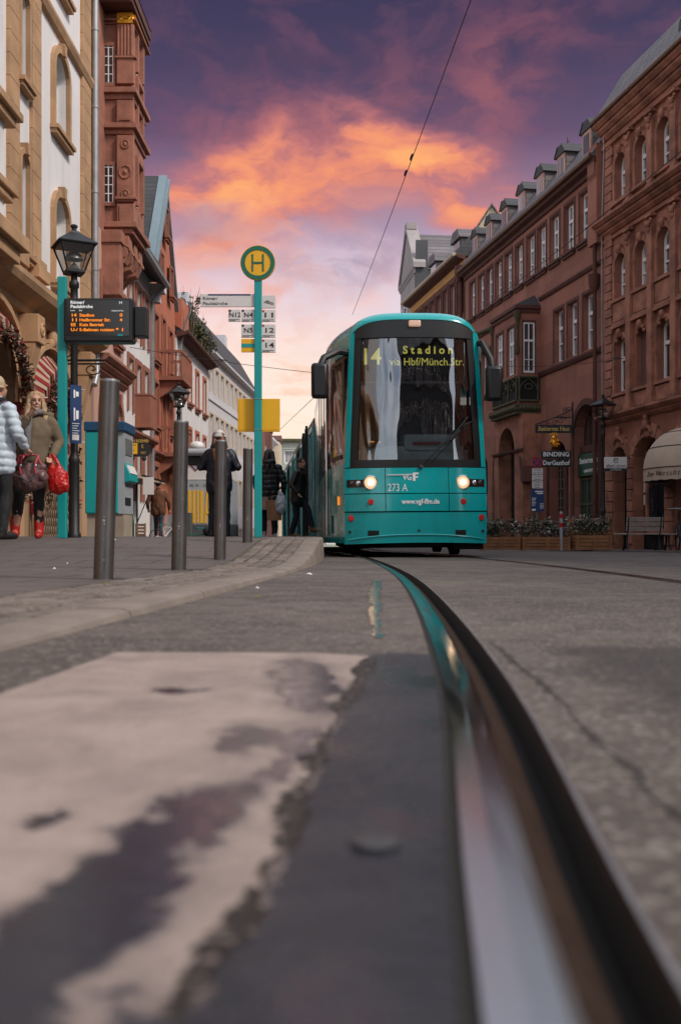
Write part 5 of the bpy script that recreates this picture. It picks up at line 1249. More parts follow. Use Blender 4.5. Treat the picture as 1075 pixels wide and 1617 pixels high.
# --- A: ornate red sandstone house at the right edge, running on past the viewer
def house_a():
    b = Bld('ornate_sandstone_house', 'ornate dark red sandstone house with arched windows and pilasters at the right edge', R0, dR, 1)
    us = [-1.22-1.26*k for k in range(0, 26)]; ops = []; L_ = -34
    for u in us: ops += [(u-.34, u+.34, 9.93, 11.25, .3), (u-.34, u+.34, 7.06, 8.34, .3), (u-.36, u+.36, 4.30, 5.92, .22)]
    gro = [(-1.6, -.78, -.3, 2.70, .4), (-3.75, -1.98, -.3, 2.85, .72)]
    for k in range(10): gro.append((-5.9-2.7*k, -4.3-2.7*k, .0, 2.85, .72))
    m = b.mb(); b.wall(m, L_, -.004, -3, 12.45, ops+gro, 0, .32); b.shell(m, L_, -.004, -3, 12.45, 9, 0); b.part('wall', m, M['stone_red'])
    for i, u in enumerate(us):
        if i > 9: 
            if i % 2: continue
        b.window(u, 9.93, .68, 1.32, .3, 0, .24, bars=(0, (.62, .32)), sur='stone_red2', sw=.14, sout=.06); b.window(u, 7.06, .68, 1.28, .3, 0, .24, bars=(0, (.62, .32)), sur='stone_red2', sw=.14, sout=.06)
        if i == 1:
            m = b.mb(); m.box(u-.36, u+.36, -.2, -.17, 4.3, 5.9)
            for q in range(22): m.box(u-.35, u+.35, -.17, -.155, 4.33+q*.07, 4.37+q*.07)
            b.part('roller_shutter', m, M['shutter'])
        else: b.window(u, 4.30, .72, 1.62, .22, 0, .24, bars=(0, (.62,)), glass='glass_d', sur='stone_red2', sw=.12, sout=.06)
    m = b.mb(); b.band(m, L_, -.06, cornice(9.05, .42, .42, 3)); b.band(m, L_, -.06, [(-.02, 8.86), (.08, 8.88), (.10, 8.96), (-.02, 9.0)]); b.band(m, L_, -.06, cornice(3.42, .28, .30, 2)); b.part('cornice', m, M['stone_red2'])
    m = b.mb(); b.band(m, L_, -.1, cornice(11.95, .50, .40, 3)); b.band(m, L_, -.1, [(-.02, 11.68), (.10, 11.7), (.12, 11.78), (-.02, 11.82)]); b.part('eaves', m, M['stone_red2'])
    m = b.mb(); m.tube([(L_, .42, 12.50), (-.1, .42, 12.50)], .075, 8); b.part('gutter', m, M['gutter'])
    m = b.mb(); m.prism([(.42, 12.50), (.3, 12.45), (-6, 12.45), (-5.0, 14.7), (-.55, 14.05)], 'yz', L_, -.15); b.part('roof', m, M['slate'])
    for u in (-4.9, -9):
        m = b.mb(); m.prism([(u-.5, 12.6), (u+.5, 12.6), (u+.3, 13.4), (u-.3, 13.4)], 'xz', -1.4, .05); d = b.part('dormer', m, M['slate_dark'])
    # pilasters with scroll capitals, panels under the sills
    pl = [-1.87-1.26*k for k in range(0, 12)]
    for u in pl:
        m = b.mb()
        for z0, z1, c1 in ((3.75, 8.86, 8.55), (9.55, 11.68, 11.4)):
            m.box(u-.135, u+.135, -.02, .14, z0, z1-.28); m.box(u-.19, u+.19, -.02, .19, z1-.08, z1-.002); m.box(u-.18, u+.18, -.02, .18, z0-.04, z0+.14)
        m.box(u-.18, u+.18, -.02, .19, 5.0, 5.12) if False else None
        p = b.part('pilaster', m, M['stone_red2'])
        m = b.mb()
        for z1 in (8.70, 11.52):
            for sg in (-1, 1): m.tube([(u+sg*(.13+.05*math.cos(q*.8)*(1-q/12)), .17, z1-.06+.07*math.sin(q*.8)*(1-q/12)) for q in range(10)], .035, 5)
            m.ball((u, .17, z1-.12), .10, .06, .10, 8, 6); m.ball((u, .15, z1-.26), .07, .05, .09, 8, 5)
        b.part('capital', m, M['stone_red2'], p, 50)
    for i, u in enumerate(us[:12]):
        m = b.mb(); z = 6.25
        m.box(u-.44, u+.44, -.02, .05, 6.40, 6.93) ; m.box(u-.48, u+.48, -.02, .10, 6.96, 7.05); m.box(u-.46, u+.46, -.02, .09, 6.28, 6.36); m.box(u-.46, u+.46, -.02, .13, 6.19, 6.27)
        m.box(u-.42, u+.42, -.02, .05, 3.78, 4.16); m.box(u-.46, u+.46, -.02, .10, 4.2, 4.29); m.box(u-.48, u+.48, -.02, .10, 9.82, 9.92)
        b.part('sill_panel', m, M['stone_red2'])
        m = b.mb(); m.ball((u, .08, 6.02), .12, .09, .13, 9, 6)
        for sg in (-1, 1): m.ball((u+sg*.13, .05, 5.93), .08, .06, .07, 7, 5); m.ball((u+sg*.2, .04, 5.82), .06, .05, .06, 7, 5)
        m.ball((u, .09, 8.42), .10, .08, .12, 8, 6); m.ball((u, .09, 11.33), .10, .08, .12, 8, 6); b.part('keystone_carving', m, M['stone_red2'], None, 50)
    m = b.mb()
    for k in range(22): z = 3.75+k*.26; m.box(-.66-(k % 2)*.06, -.24, -.02, .07, z, z+.235)
    for k in range(9): z = 9.55+k*.26; m.box(-.66-(k % 2)*.06, -.24, -.02, .07, z, z+.235)
    b.part('quoin', m, M['stone_red2'], None, 0, .01)
    # rusticated ground floor blocks and voussoirs
    m = b.mb()
    for u0, u1 in ((-.72, -.28), (-1.94, -1.66), (-4.24, -3.80)):
        for k in range(9): z = -.1+k*.31; m.box(u0-(k % 2)*.02, u1, -.02, .06, z, z+.285)
    for (a, c, z0, z1, r) in gro[:4]:
        cx = (a+c)/2; h_ = (c-a)/2; K = 9; zt = z1-r
        for k in range(K):
            t0, t1 = math.pi*(k+.06)/K, math.pi*(k+.94)/K
            P = lambda t, q: (cx-(h_+q)*math.cos(t), zt+(r+q)*math.sin(t))
            m.prism([P(t0, .01), P(t1, .01), P(t1, .32+.06*(k % 2)), P(t0, .32+.06*(k % 2))], 'xz', -.02, .07)
    b.part('rustication', m, M['stone_red2'], None, 0, .012)
    for (a, c, z0, z1, r) in gro[:3]:
        m = b.mb(); cx = (a+c)/2; zz = z1+.33; m.ball((cx, .10, zz), .12, .1, .16, 9, 6); m.ball((cx, .10, zz+.2), .08, .08, .1, 8, 5)
        for sg in (-1, 1): m.tube([(cx+sg*.08, .1, zz-.05), (cx+sg*.2, .1, zz-.1), (cx+sg*.3, .09, zz-.24)], [.06, .05, .03], 6)
        b.part('keystone_carving', m, M['stone_red2'], None, 50)
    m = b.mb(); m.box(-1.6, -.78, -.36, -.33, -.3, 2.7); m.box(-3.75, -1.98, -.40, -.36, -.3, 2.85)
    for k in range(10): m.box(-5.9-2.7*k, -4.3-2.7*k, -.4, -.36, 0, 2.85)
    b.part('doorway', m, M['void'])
    m = b.mb(); m.box(-3.40, -2.35, -.3, -.26, .35, 2.3); sp = b.part('shop_window', m, M['glass_d']); m = b.mb()
    for u in (-3.46, -2.36): m.box(u, u+.09, -.3, -.2, .2, 2.5)
    m.box(-3.44, -2.3, -.3, -.2, .2, .33); m.box(-3.44, -2.3, -.3, -.2, 2.3, 2.42); b.part('window_frame', m, M['stone_red2'], sp)
    m = b.mb()
    for z in (1.35, 1.0): m.box(-2.26, -2.06, -.28, -.26, z, z+.28)
    b.part('menu_card', m, M['signwhite'])
    m = b.mb(); m.tube([(-.28, .12, 12.2), (-.28, .10, 11.6), (-.12, .10, 9.4), (-.12, .08, 3.7), (-.2, .12, 3.0)], .022, 6); b.part('lightning_rod', m, M['pipe'])
house_a()

def plain_rows(b, u0, u1, z0, z1, rows, us, wallm, depth=7, **kw):
    ops = []
    for (za, h, w, rise) in rows:
        for u in us: ops.append((u-w/2, u+w/2, za, za+h, rise) if rise else (u-w/2, u+w/2, za, za+h))
    m = b.mb(); b.wall(m, u0, u1, z0, z1, ops, 0, .25); b.shell(m, u0, u1, z0, z1, depth); b.part('wall', m, wallm)
    for (za, h, w, rise) in rows:
        for u in us: b.window(u, za, w, h, rise, 0, .2, **kw)

def house_c():
    b = Bld('orange_house', 'narrow house with orange band and dark red window strip beyond the tram roof', R0, dR, 1)
    us = [14.6+1.12*k for k in range(8)]
    plain_rows(b, 13.81, 23.6, -3, 12.3, [(10.0, 1.6, .7, 0), (6.8, 1.7, .7, 0), (3.6, 1.7, .7, 0)], us, M['plaster_red'], 6.5, sur='trim_red', sw=.16, sout=.06)
    m = b.mb(); m.box(13.82, 23.58, -.02, .05, 11.86, 12.22); b.part('orange_band', m, M['plaster_orange'])
    m = b.mb(); b.band(m, 13.82, 23.6, [(-.02, 12.22), (.35, 12.32), (.45, 12.42), (-.02, 12.45)]); b.part('eaves', m, M['trim_red'])
    m = b.mb(); m.tube([(13.9, .48, 12.46), (23.6, .48, 12.46)], .09, 8); b.part('gutter', m, M['cream_cloth'])
    m = b.mb(); m.prism([(.5, 12.44), (-4, 12.44), (-4, 13.9), (-.35, 13.4)], 'yz', 14.02, 23.6); b.part('roof', m, M['slate_dark'])
    for u in (15.6, 19.6):
        m = b.mb(); m.box(u-.6, u+.6, -1.8, -.2, 12.6, 13.6); m.prism([(u-.75, 13.55), (u+.75, 13.55), (u+.4, 14.0), (u-.4, 14.0)], 'xz', -2, -.05); d = b.part('dormer', m, M['slate'])
        m = b.mb(); m.box(u-.45, u+.45, -.22, -.15, 12.8, 13.5); b.part('pane', m, M['glass_r'], d)
    m = b.mb(); m.tube([(14.1, .2, 12.0), (14.1, .12, 11.2), (13.95, .12, -2)], .08, 8); m.lathe([(.1, 11.3), (.2, 11.6), (.2, 12.0), (.08, 12.0)], (14.1, .2, 0), 8); b.part('downpipe', m, M['trim_red'], None, 50)
    b2 = Bld('rear_gable_house', 'pale beige gable rising behind the dormers of the long red house', (7.25, 48.0), (1, 0), -1)
    m = b2.mb(); m.prism([(-.85, -2), (.6, -2), (.6, 15.2), (.05, 16.0), (-.85, 14.6)], 'xz', -4, 0); b2.part('wall', m, M['plaster_cream'])
    m = b2.mb(); m.prism([(-.95, 14.5), (.05, 16.03), (.7, 15.1), (.7, 15.2), (.05, 16.15), (-.95, 14.62)], 'xz', -4.1, .1); b2.part('roof', m, M['slate'])
house_c()
def house_d():
    b = Bld('white_gable_house', 'tall pale house with classical gable and slate roof left of the orange house', (4.25, 57.0), (-.10, 1), 1)
    us = [.7, 1.9, 3.1, 4.3]
    plain_rows(b, 0, 5.0, -4, 15.3, [(12.2, 1.6, .7, 0), (8.8, 1.7, .7, 0), (5.4, 1.7, .7, 0)], us, M['plaster_dull'], 9, sur='plaster_greyw', sw=.12, sout=.05)
    m = b.mb(); m.prism([(-.05, 15.3), (5.05, 15.3), (2.5, 18.2)], 'xz', -.6, .02); b.part('gable', m, M['plaster_dull'])
    m = b.mb(); b.band(m, -.1, 5.1, cornice(15.1, .35, .16, 2)); m.prism([(-.3, 15.4), (-.3, 15.7), (2.5, 18.65), (2.5, 18.3)], 'xz', -.6, .12); m.prism([(5.3, 15.4), (5.3, 15.7), (2.5, 18.65), (2.5, 18.3)], 'xz', -.6, .12); m.box(2.1, 2.9, -.5, .1, 18.3, 18.7); b.part('pediment', m, M['plaster_dull'])
    m = b.mb(); m.prism([(-.1, 15.35), (5.1, 15.35), (2.5, 18.1)], 'xz', -9, -.62); b.part('roof', m, M['slate'])
    m = b.mb(); m.box(-.06, -.005, -9, -.4, -4, 15.3); b.part('side_wall', m, M['party'])
    m = b.mb(); m.box(-.12, -.062, -.75, -.05, 13.0, 17.0); b.part('pier', m, M['party'])
    m = b.mb()
    for k in range(14): m.box(-.25, -.15, -1.7-.5*k, -1.66-.5*k, 15.5, 15.9)
    m.tube([(-.2, -1.6, 15.9), (-.2, -8.6, 15.9)], .02, 5); b.part('snow_guard', m, M['iron'])
house_d()

# --- left side
def house_l1():
    X0 = -6.5; b = Bld('white_stucco_house', 'white stucco house with buff sandstone trim and striped shop arches at the left edge', (X0, 0), (0, 1), -1)
    wu = [22.95, 11.4, 7.6, 3.8]; ops = []
    for u in wu: ops += [(u-.55, u+.55, 9.40, 11.25, .42), (u-.55, u+.55, 5.92, 7.95, .42), (u-.55, u+.55, 12.75, 14.3)]
    ops += [(20.0, 20.5, 9.4, 11.25, .2), (20.0, 20.5, 5.92, 7.95, .2)]
    gr = [(20.7, 23.0, .0, 3.75, 1.0), (16.6, 19.6, .0, 4.1, 1.3), (12, 15, .0, 4.1, 1.3), (7, 10, 0, 4.1, 1.3)]
    m = b.mb(); b.wall(m, -8, 25.6, 4.85, 15.6, ops, 0, .30); b.shell(m, -8, 25.6, -1, 15.6, 8); b.part('wall', m, M['plaster_white'])
    m = b.mb(); b.wall(m, -8, 25.6, -1, 4.85, gr, .06, .7); b.part('ground_floor_wall', m, M['stone_buff_b'])
    for u in wu:
        b.window(u, 9.40, 1.10, 1.85, .42, 0, .28, glass='glass_d', bars=(1, (.66,)), sur='stone_buff', sw=.16, sout=.10, sill='stone_buff')
        b.window(u, 5.92, 1.10, 2.03, .42, 0, .28, glass='glass_d', bars=(1, (.66, .83)), sur='stone_buff', sw=.16, sout=.10, sill='stone_buff')
        b.window(u, 12.75, 1.10, 1.55, 0, 0, .28, glass='glass_d', bars=(1, (.66,)), sur='stone_buff', sw=.16, sout=.10, sill='stone_buff')
    m = b.mb()
    b.band(m, -8, 25.62, [(-.02, 11.62), (.10, 11.66), (.16, 11.78), (.16, 11.86), (-.02, 11.92)])
    b.part('string_course', m, M['stone_buff'])
    m = b.mb(); b.band(m, -8, 25.62, [(-.02, 4.62), (.16, 4.66), (.2, 4.82), (.5, 4.98), (.56, 5.10), (.56, 5.2), (.34, 5.3), (.30, 5.42), (.16, 5.5), (-.02, 5.55)]); b.part('cornice', m, M['stone_buff'])
    for (a, c) in ((24.78, 25.6), (20.74, 21.34), (19.3, 19.9), (13.1, 13.7)):
        m = b.mb(); z = 5.56; k = 0
        while z < 15.5:
            m.box(a, c, -.02, .08, z, min(15.6, z+.44)); z += .448; k += 1
        m.box(a-.06, c+.06, -.02, .18, 5.85, 6.0); m.box(a-.1, c+.1, -.02, .24, 5.56, 5.82); b.part('pilaster', m, M['stone_buff'], None, 0, .006)
    m = b.mb(); b.band(m, -8, 25.7, cornice(15.4, .5, .7, 3)); b.part('eaves', m, M['stone_buff']); m = b.mb(); m.prism([(.7, 15.9), (-8, 15.9), (-4, 19)], 'yz', -8, 25.7); b.part('roof', m, M['slate_dark'])
    for z, h in ((9.4, 1.85), (5.92, 2.03)): b.window(20.25, z, .5, h, .2, 0, .28, glass='glass_d', bars=(0, (.66,)), sur='stone_buff', sw=.12, sout=.10, sill='stone_buff')
    # projecting bay
    m = b.mb(); b.wall(m, 14.3, 17.35, 5.2, 10.3, [(15.2, 16.4, 6.6, 9.4, .4)], .62, .2); b.shell(m, 14.3, 17.35, 5.2, 10.3, .62, .62); b.part('bay', m, M['plaster_white'])
    b.window(15.8, 6.6, 1.2, 2.8, .4, .62, .18, glass='glass_d', sur='stone_buff', sw=.14, sout=.06)
    m = b.mb()
    for z, h, o in ((5.0, .5, .3), (6.05, .26, .16), (7.4, .3, .22), (9.9, .4, .3)):
        m.box(14.3-o*.6, 17.45+o*.8, .0, .62+o*.6, z, z+h*.5); m.box(14.3-o, 17.45+o*1.4, .0, .62+o, z+h*.5, z+h)
    b.part('bay_moulding', m, M['stone_buff'], None, 0, .02)
    m = b.mb(); m.prism([(0.05, 4.2), (.55, 4.75), (.62, 5.0), (.05, 5.0)], 'yz', 14.6, 17.3); b.part('bay_corbel', m, M['stone_buff'])
    # brackets with rosettes, arch mouldings, striped cloth and garlands, lattice gate
    for u in (20.1, 24.3, 16.0):
        m = b.mb(); m.box(u-.22, u+.22, .05, .46, 4.05, 4.62); m.prism([(.06, 3.0), (.14, 3.0), (.40, 4.05), (.06, 4.05)], 'yz', u-.20, u+.20); k = b.part('corbel', m, M['stone_buff'], None, 0, .02)
        m = b.mb(); m.tube([(u+.10*math.cos(q*.7), .47, 4.33+.12*math.sin(q*.7)) for q in range(10)], .03, 5); m.ball((u, .47, 4.33), .06, .04, .07, 8, 5); b.part('rosette', m, M['stone_buff'], k, 50)
    for gi, (a, c, z0, z1, r) in enumerate(gr[:2]):
        cx = (a+c)/2; h_ = (c-a)/2; zt = z1-r
        P = lambda t, q: (cx-(h_+q)*math.cos(t), zt+(r+q)*math.sin(t))
        m = b.mb(); K = 14
        for q0, q1, nn in ((.50, .60, .16), (.62, .70, .12)):
            for k in range(K): t0, t1 = math.pi*k/K, math.pi*(k+1)/K; m.prism([P(t0, q0), P(t1, q0), P(t1, q1), P(t0, q1)], 'xz', .04, .06+nn)
        m.ball((cx, .16, z1+.72), .14, .14, .2, 9, 6); m.ball((cx+.14, .16, z1+.60), .1, .1, .12, 8, 5); m.ball((cx-.14, .16, z1+.60), .1, .1, .12, 8, 5); b.part('arch_moulding', m, M['stone_buff'], None, 40)
        aw = tag(bpy.data.objects.new('striped_valance', None), ('red and cream striped cloth round the arch behind the woman in olive' if gi == 0 else 'red and cream striped cloth hung round the shop arch at the left edge'), 'awning', 'striped cloths on the shop arches'); COL.objects.link(aw)
        m2 = MB(); Tm = Matrix.Translation((X0, 0, 0)) @ Matrix(((0, 1, 0, 0), (1, 0, 0, 0), (0, 0, 1, 0), (0, 0, 0, 1)))
        # map (u, n, z) -> world (X0+n, u, z)
        m2.T = Tm; K = 34; rnd = random.Random(gi)
        for k in range(K):
            t0, t1 = math.pi*k/K, math.pi*(k+1)/K; o_ = (.34 if gi == 0 else .42)+.03*math.sin(k*1.3)
            A0, A1, B0, B1 = P(t0, .34), P(t1, .34), P(t0, .02), P(t1, .02)
            A0, A1, B0, B1 = [(p[0], q, p[1]) for p, q in ((A0, .10), (A1, .10), (B0, o_), (B1, o_))]
            D0 = (B0[0], o_+.01, B0[2]-.26); D1 = (B1[0], o_+.01, B1[2]-.26)
            m2.add([A0, A1, B1, B0, D1, D0], [(0, 1, 2, 3), (3, 2, 4, 5)], k % 2)
        for side in (0, 1):
            x = a if side == 0 else c
            for k in range(9): z = .6+k*(zt-.6)/9; m2.box(x-.12, x+.12, .08, .2, z, z+(zt-.6)/9, k % 2)
        m2.build('cloth', [M['cloth_red'], M['cloth_cream']], aw)
        ga = tag(bpy.data.objects.new('leaf_garland', None), ('dry leaf garland on the arch behind the woman in the olive coat' if gi == 0 else 'thick dry leaf garland on the arch at the left edge'), 'garland', 'dry leaf garlands on the shop arches'); COL.objects.link(ga)
        m3 = MB(); m3.T = Tm; rnd = random.Random(20+gi)
        for k in range(26):
            t = math.pi*k/25; p = P(t, -.22); leaves(m3, (p[0], .42, p[1]), .16, .16, .16, 34, .13, rnd, ([0, 1, 2], [5, 1.4, .8]))
        for x in (a+.12, c-.12):
            for k in range(8): leaves(m3, (x, .40, .9+k*.3), .14, .14, .16, 22, .13, rnd, ([0, 1, 2], [5, 1.4, .8]))
        m3.build('foliage', [M['garland'], M['cream_cloth'], M['cloth_red']], ga)
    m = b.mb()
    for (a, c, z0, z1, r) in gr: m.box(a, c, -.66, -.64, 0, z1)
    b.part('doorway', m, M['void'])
    lg = thing('lattice_gate', 'pale brown diamond lattice gate low in the shop arch behind the woman', 'gate', (X0+.35, 20.4, zp(20.4)), R(90))
    m = MB(); w_, h_ = 2.5, 1.15; n = 15
    for k in range(-8, n+2):
        for sg in (1, -1):
            x0 = k*w_/n; 
            pts = []
            for q in range(13):
                x = x0+(q/12)*.55*sg+(.0 if sg > 0 else .55); z = h_*q/12
                if 0 <= x <= w_: pts.append((x, .01*sg, z))
            if len(pts) > 1: m.tube([pts[0], pts[-1]], .012, 4)
    m.build('lattice', M['lattice'], lg); m = MB(); m.box(-.05, 0, -.03, .03, 0, h_+.05); m.box(w_, w_+.05, -.03, .03, 0, h_+.05); m.box(0, w_, -.025, .025, h_, h_+.05); m.build('frame', M['iron'], lg)
    br = thing('sign_bracket', 'black wrought iron sign arm reaching out over the striped arch', 'bracket', (X0, 22.6, 4.15))
    m = MB(); m.tube([(0, 0, 0), (1.15, 0, 0)], .03, 6); m.box(.1, 1.1, -.02, .02, -.10, -.06); m.tube([(.25+.2*(1-q/16)*math.cos(q*.6+3), 0, .22+.2*(1-q/16)*math.sin(q*.6+3)) for q in range(15)], .018, 5); m.tube([(.85+.2*(1-q/16)*math.cos(-q*.6), 0, -.2+.15*(1-q/16)*math.sin(-q*.6)) for q in range(15)], .016, 5); m.build('arm', M['iron'], br, 50)
    # downpipe at the corner
    m = b.mb(); m.tube([(25.66, .16, 15.4), (25.66, .16, 5.9)], .085, 10); m.tube([(25.66, .16, 5.9), (25.66, .2, 5.0), (25.6, .22, 4.3), (25.4, .2, 4.0)], .085, 10)
    for z in (13.2, 11.2, 9.0, 7.0): m.lathe([(.10, z), (.10, z+.06)], (25.66, .16, 0), 10)
    b.part('downpipe', m, M['pipe'], None, 50)
house_l1()

def house_l2():
    X0 = -6.4; b = Bld('oriel_house', 'pink sandstone house with a tall carved corner oriel on scroll brackets, left of the sky', (X0, 0), (0, 1), -1)
    m = b.mb(); ops = [(u-.3, u+.3, 5.6, 7.1) for u in (26.8, 28.4)]+[(26.4, 27.3, .8, 3.9, .45), (28.0, 28.9, .8, 3.9, .45)]
    b.wall(m, 25.75, 29.3, -2, 8.35, ops, 0, .25); b.shell(m, 25.75, 29.3, -2, 14.6, 8); b.part('wall', m, M['plaster_pink'])
    for u in (26.8, 28.4): b.window(u, 5.6, .6, 1.5, 0, 0, .2, glass='glass_d', sur='stone_oriel', sw=.14, sout=.06, sill='stone_oriel')
    for u in (26.85, 28.45): b.window(u, .8, .9, 3.1, .45, 0, .2, glass='glass_d', sur='stone_oriel', sw=.2, sout=.08)
    m = b.mb(); b.band(m, 25.75, 29.35, cornice(4.4, .5, .4, 3)); b.part('cornice', m, M['stone_oriel'])
    # jettied oriel storeys
    a, c, n1 = 27.0, 28.7, .72; z0, z1 = 8.35, 14.35
    ow = [(27.95-.3, 27.95+.3, q, q+1.25) for q in (9.3, 11.5, 13.0)]
    m = b.mb(); b.wall(m, a, c, z0, z1, ow, n1, .2); b.shell(m, a, c, z0, z1, 3, n1); m.box(a, c, -2, n1, z0-.02, z0-.001); o = b.part('oriel', m, M['stone_oriel'])
    for q in ow: b.window((q[0]+q[1])/2, q[2], .6, 1.25, 0, n1, .17, glass='glass_d', sur='stone_oriel', sw=.14, sout=.08)
    # near face windows and carved pilaster
    for z in (9.2, 12.45):
        m = b.mb(); y = a-.012
        m.box(y-.02, y+.03, -.42, -.38, z, z+1.05) if False else None
        m.box(y-.015, y+.012, -.02+.0, .24, z, z+1.0); w_ = b.part('window', m, M['glass_d'])
        m = b.mb()
        for nn in (-.02, .10, .22): m.box(y-.03, y-.014, nn-.012, nn+.012, z, z+1.0)
        for k in range(5): m.box(y-.028, y-.014, -.02, .24, z+.24*k-.008, z+.24*k+.012)
        b.part('window_bars', m, M['frame_white'], w_)
        m = b.mb(); m.box(y-.05, y+.012, .245, .29, z-.06, z+1.1); m.box(y-.05, y+.012, -.02, .245, z+1.004, z+1.1); m.box(y-.06, y+.012, -.02, .29, z-.1, z-.004); b.part('window_surround', m, M['stone_oriel'], w_)
    m = b.mb(); pn0, pn1 = .34, .80
    m.box(a-.10, a+.02, pn0, pn1, 8.5, 9.15); m.box(a-.12, a+.02, pn0, pn1, 9.2, 11.0); m.box(a-.12, a+.02, pn0, pn1, 11.35, 11.95); m.box(a-.12, a+.02, pn0, pn1, 12.4, 13.1)
    for k in range(5): m.box(a-.14, a-.02, pn0+.02+k*.09, pn0+.07+k*.09, 13.15, 14.0)
    m.box(a-.11, a+.02, pn0, pn1, 13.12, 14.02); b.part('oriel_pilaster', m, M['stone_oriel'], None, 0, .015)
    m = b.mb()
    for z, h in ((8.35, .3), (9.18, .14), (11.05, .28), (12.0, .30), (13.02, .12), (14.05, .10)):
        for q, (o_, hh) in enumerate(((.06, .5), (.16, 1.0))): m.box(a-o_, (c+o_) if z not in (13.02, 9.18) else a+.02, -.5 if z not in (13.02, 9.18) else .3, n1+o_, z+h*(.5*q), z+h*(.5*q+.5))
    b.part('oriel_moulding', m, M['stone_oriel'], None, 0, .012)
    m = b.mb(); m.box(a-.16, a+.0, pn0+.02, pn1-.02, 14.02, 14.3); m.ball((a-.12, pn0+.12, 14.15), .05, .12, .1, 8, 6); m.ball((a-.12, pn1-.12, 14.15), .05, .12, .1, 8, 6); m.box(a-.02, c, n1-.02, n1+.10, 14.22, 14.32); b.part('gilded_capital', m, M['gold'], None, 40)
    m = b.mb()
    for z, s_ in ((10.0, .16), (10.75, .10), (9.4, .1)): m.tube([(a-.13, .57+s_*math.cos(q*.7), z+s_*1.1*math.sin(q*.7)) for q in range(10)], .025, 5); m.ball((a-.13, .57, z), .03, .06, .07, 8, 5)
    m.prism([(.42, 11.4), (.72, 11.4), (.57, 11.7)], 'yz', a-.15, a-.1); m.prism([(.42, 8.55), (.72, 8.55), (.72, 9.1), (.42, 9.1)], 'yz', a-.13, a-.1); b.part('carved_ornament', m, M['stone_oriel'], None, 50)
    # scroll brackets below
    for i, (u, nb) in enumerate(((27.15, .66), (27.9, .66), (28.55, .66))):
        m = b.mb()
        m.prism([(-.05, 8.3), (nb, 8.3), (nb+.02, 7.9), (nb-.12, 7.55), (nb-.3, 7.5), (.1, 7.2), (.06, 6.6), (-.05, 6.5)], 'yz', u-.2, u+.2); k = b.part('scroll_bracket', m, M['stone_oriel'], None, 0, .02)
        m = b.mb()
        for cy, cz, r in ((nb-.18, 7.85, .22), (.16, 6.85, .18)):
            for uu in (u-.21, u+.21): m.tube([(uu, cy+r*(1-q/20)*math.cos(q*.6), cz+r*(1-q/20)*math.sin(q*.6)) for q in range(18)], .03, 5)
            m.T = b.mb().T @ Matrix.Translation((u, cy, cz)) @ Matrix.Rotation(R(90), 4, 'Y'); m.lathe([(.02, -.24), (.17, -.22), (.17, .22), (.02, .24)], seg=14); m.T = b.mb().T
        b.part('scroll', m, M['stone_oriel'], k, 40)
    m = b.mb(); m.box(26.6, 27.0, -.1, .5, 6.6, 8.3) ; m.box(26.55, 27.02, -.1, .55, 8.0, 8.34); b.part('bracket_panel', m, M['stone_oriel'], None, 0, .02)
    # wall facing the viewer beside the oriel at upper storeys
    m = b.mb(); m.box(25.9, 29.3, -3, .0, 8.34, 14.36); b.part('upper_wall', m, M['stone_oriel'])
    m = b.mb(); m.box(26.4, 28.85, -3, n1+.14, 14.36, 14.5); m.box(26.2, 28.8, -3, n1+.18, 14.5, 14.75); m.prism([(n1+.2, 14.75), (-5, 14.75), (-3, 18)], 'yz', 26.0, 28.8); b.part('roof', m, M['trim_red'])
    b3 = Bld('narrow_white_house', 'narrow white house with red window strips and curved gutter past the oriel', (X0, 0), (0, 1), -1)
    m = b3.mb(); us = (30.2, 31.4, 32.6); rows = ((6.2, 1.7), (3.9, 1.6), (1.2, 1.8))
    plain_rows(b3, 29.32, 33.48, -2, 8.7, [(z, h, .62, 0) for z, h in rows], us, M['plaster_white'], 7, glass='glass_d', frame='frame_brown', sur='salmon_trim', sw=.16, sout=.05)
    m = b3.mb(); m.prism([(.05, 8.7), (.55, 8.5), (.62, 8.6), (.3, 9.3), (-.6, 10.6), (-3, 10.6), (-3, 8.7)], 'yz', 29.4, 33.4); b3.part('roof', m, M['slate_dark'])
    m = b3.mb(); m.tube([(29.35, .6, 8.62), (33.4, .6, 8.5)], .09, 8); m.tube([(33.35, .5, 8.5), (33.35, .1, 8.0), (33.35, .1, -1)], .06, 8); b3.part('gutter', m, M['pipe'], None, 50)
    m = b3.mb(); b3.band(m, 29.35, 33.45, cornice(3.0, .3, .3, 2)); m.box(30.9, 31.9, 0, .5, 3.5, 3.62); m.box(30.9, 31.9, .0, .5, 4.5, 4.56); m.box(30.92, 31.88, .02, .48, 3.62, 4.5); b3.part('bay', m, M['salmon_trim'])
house_l2()

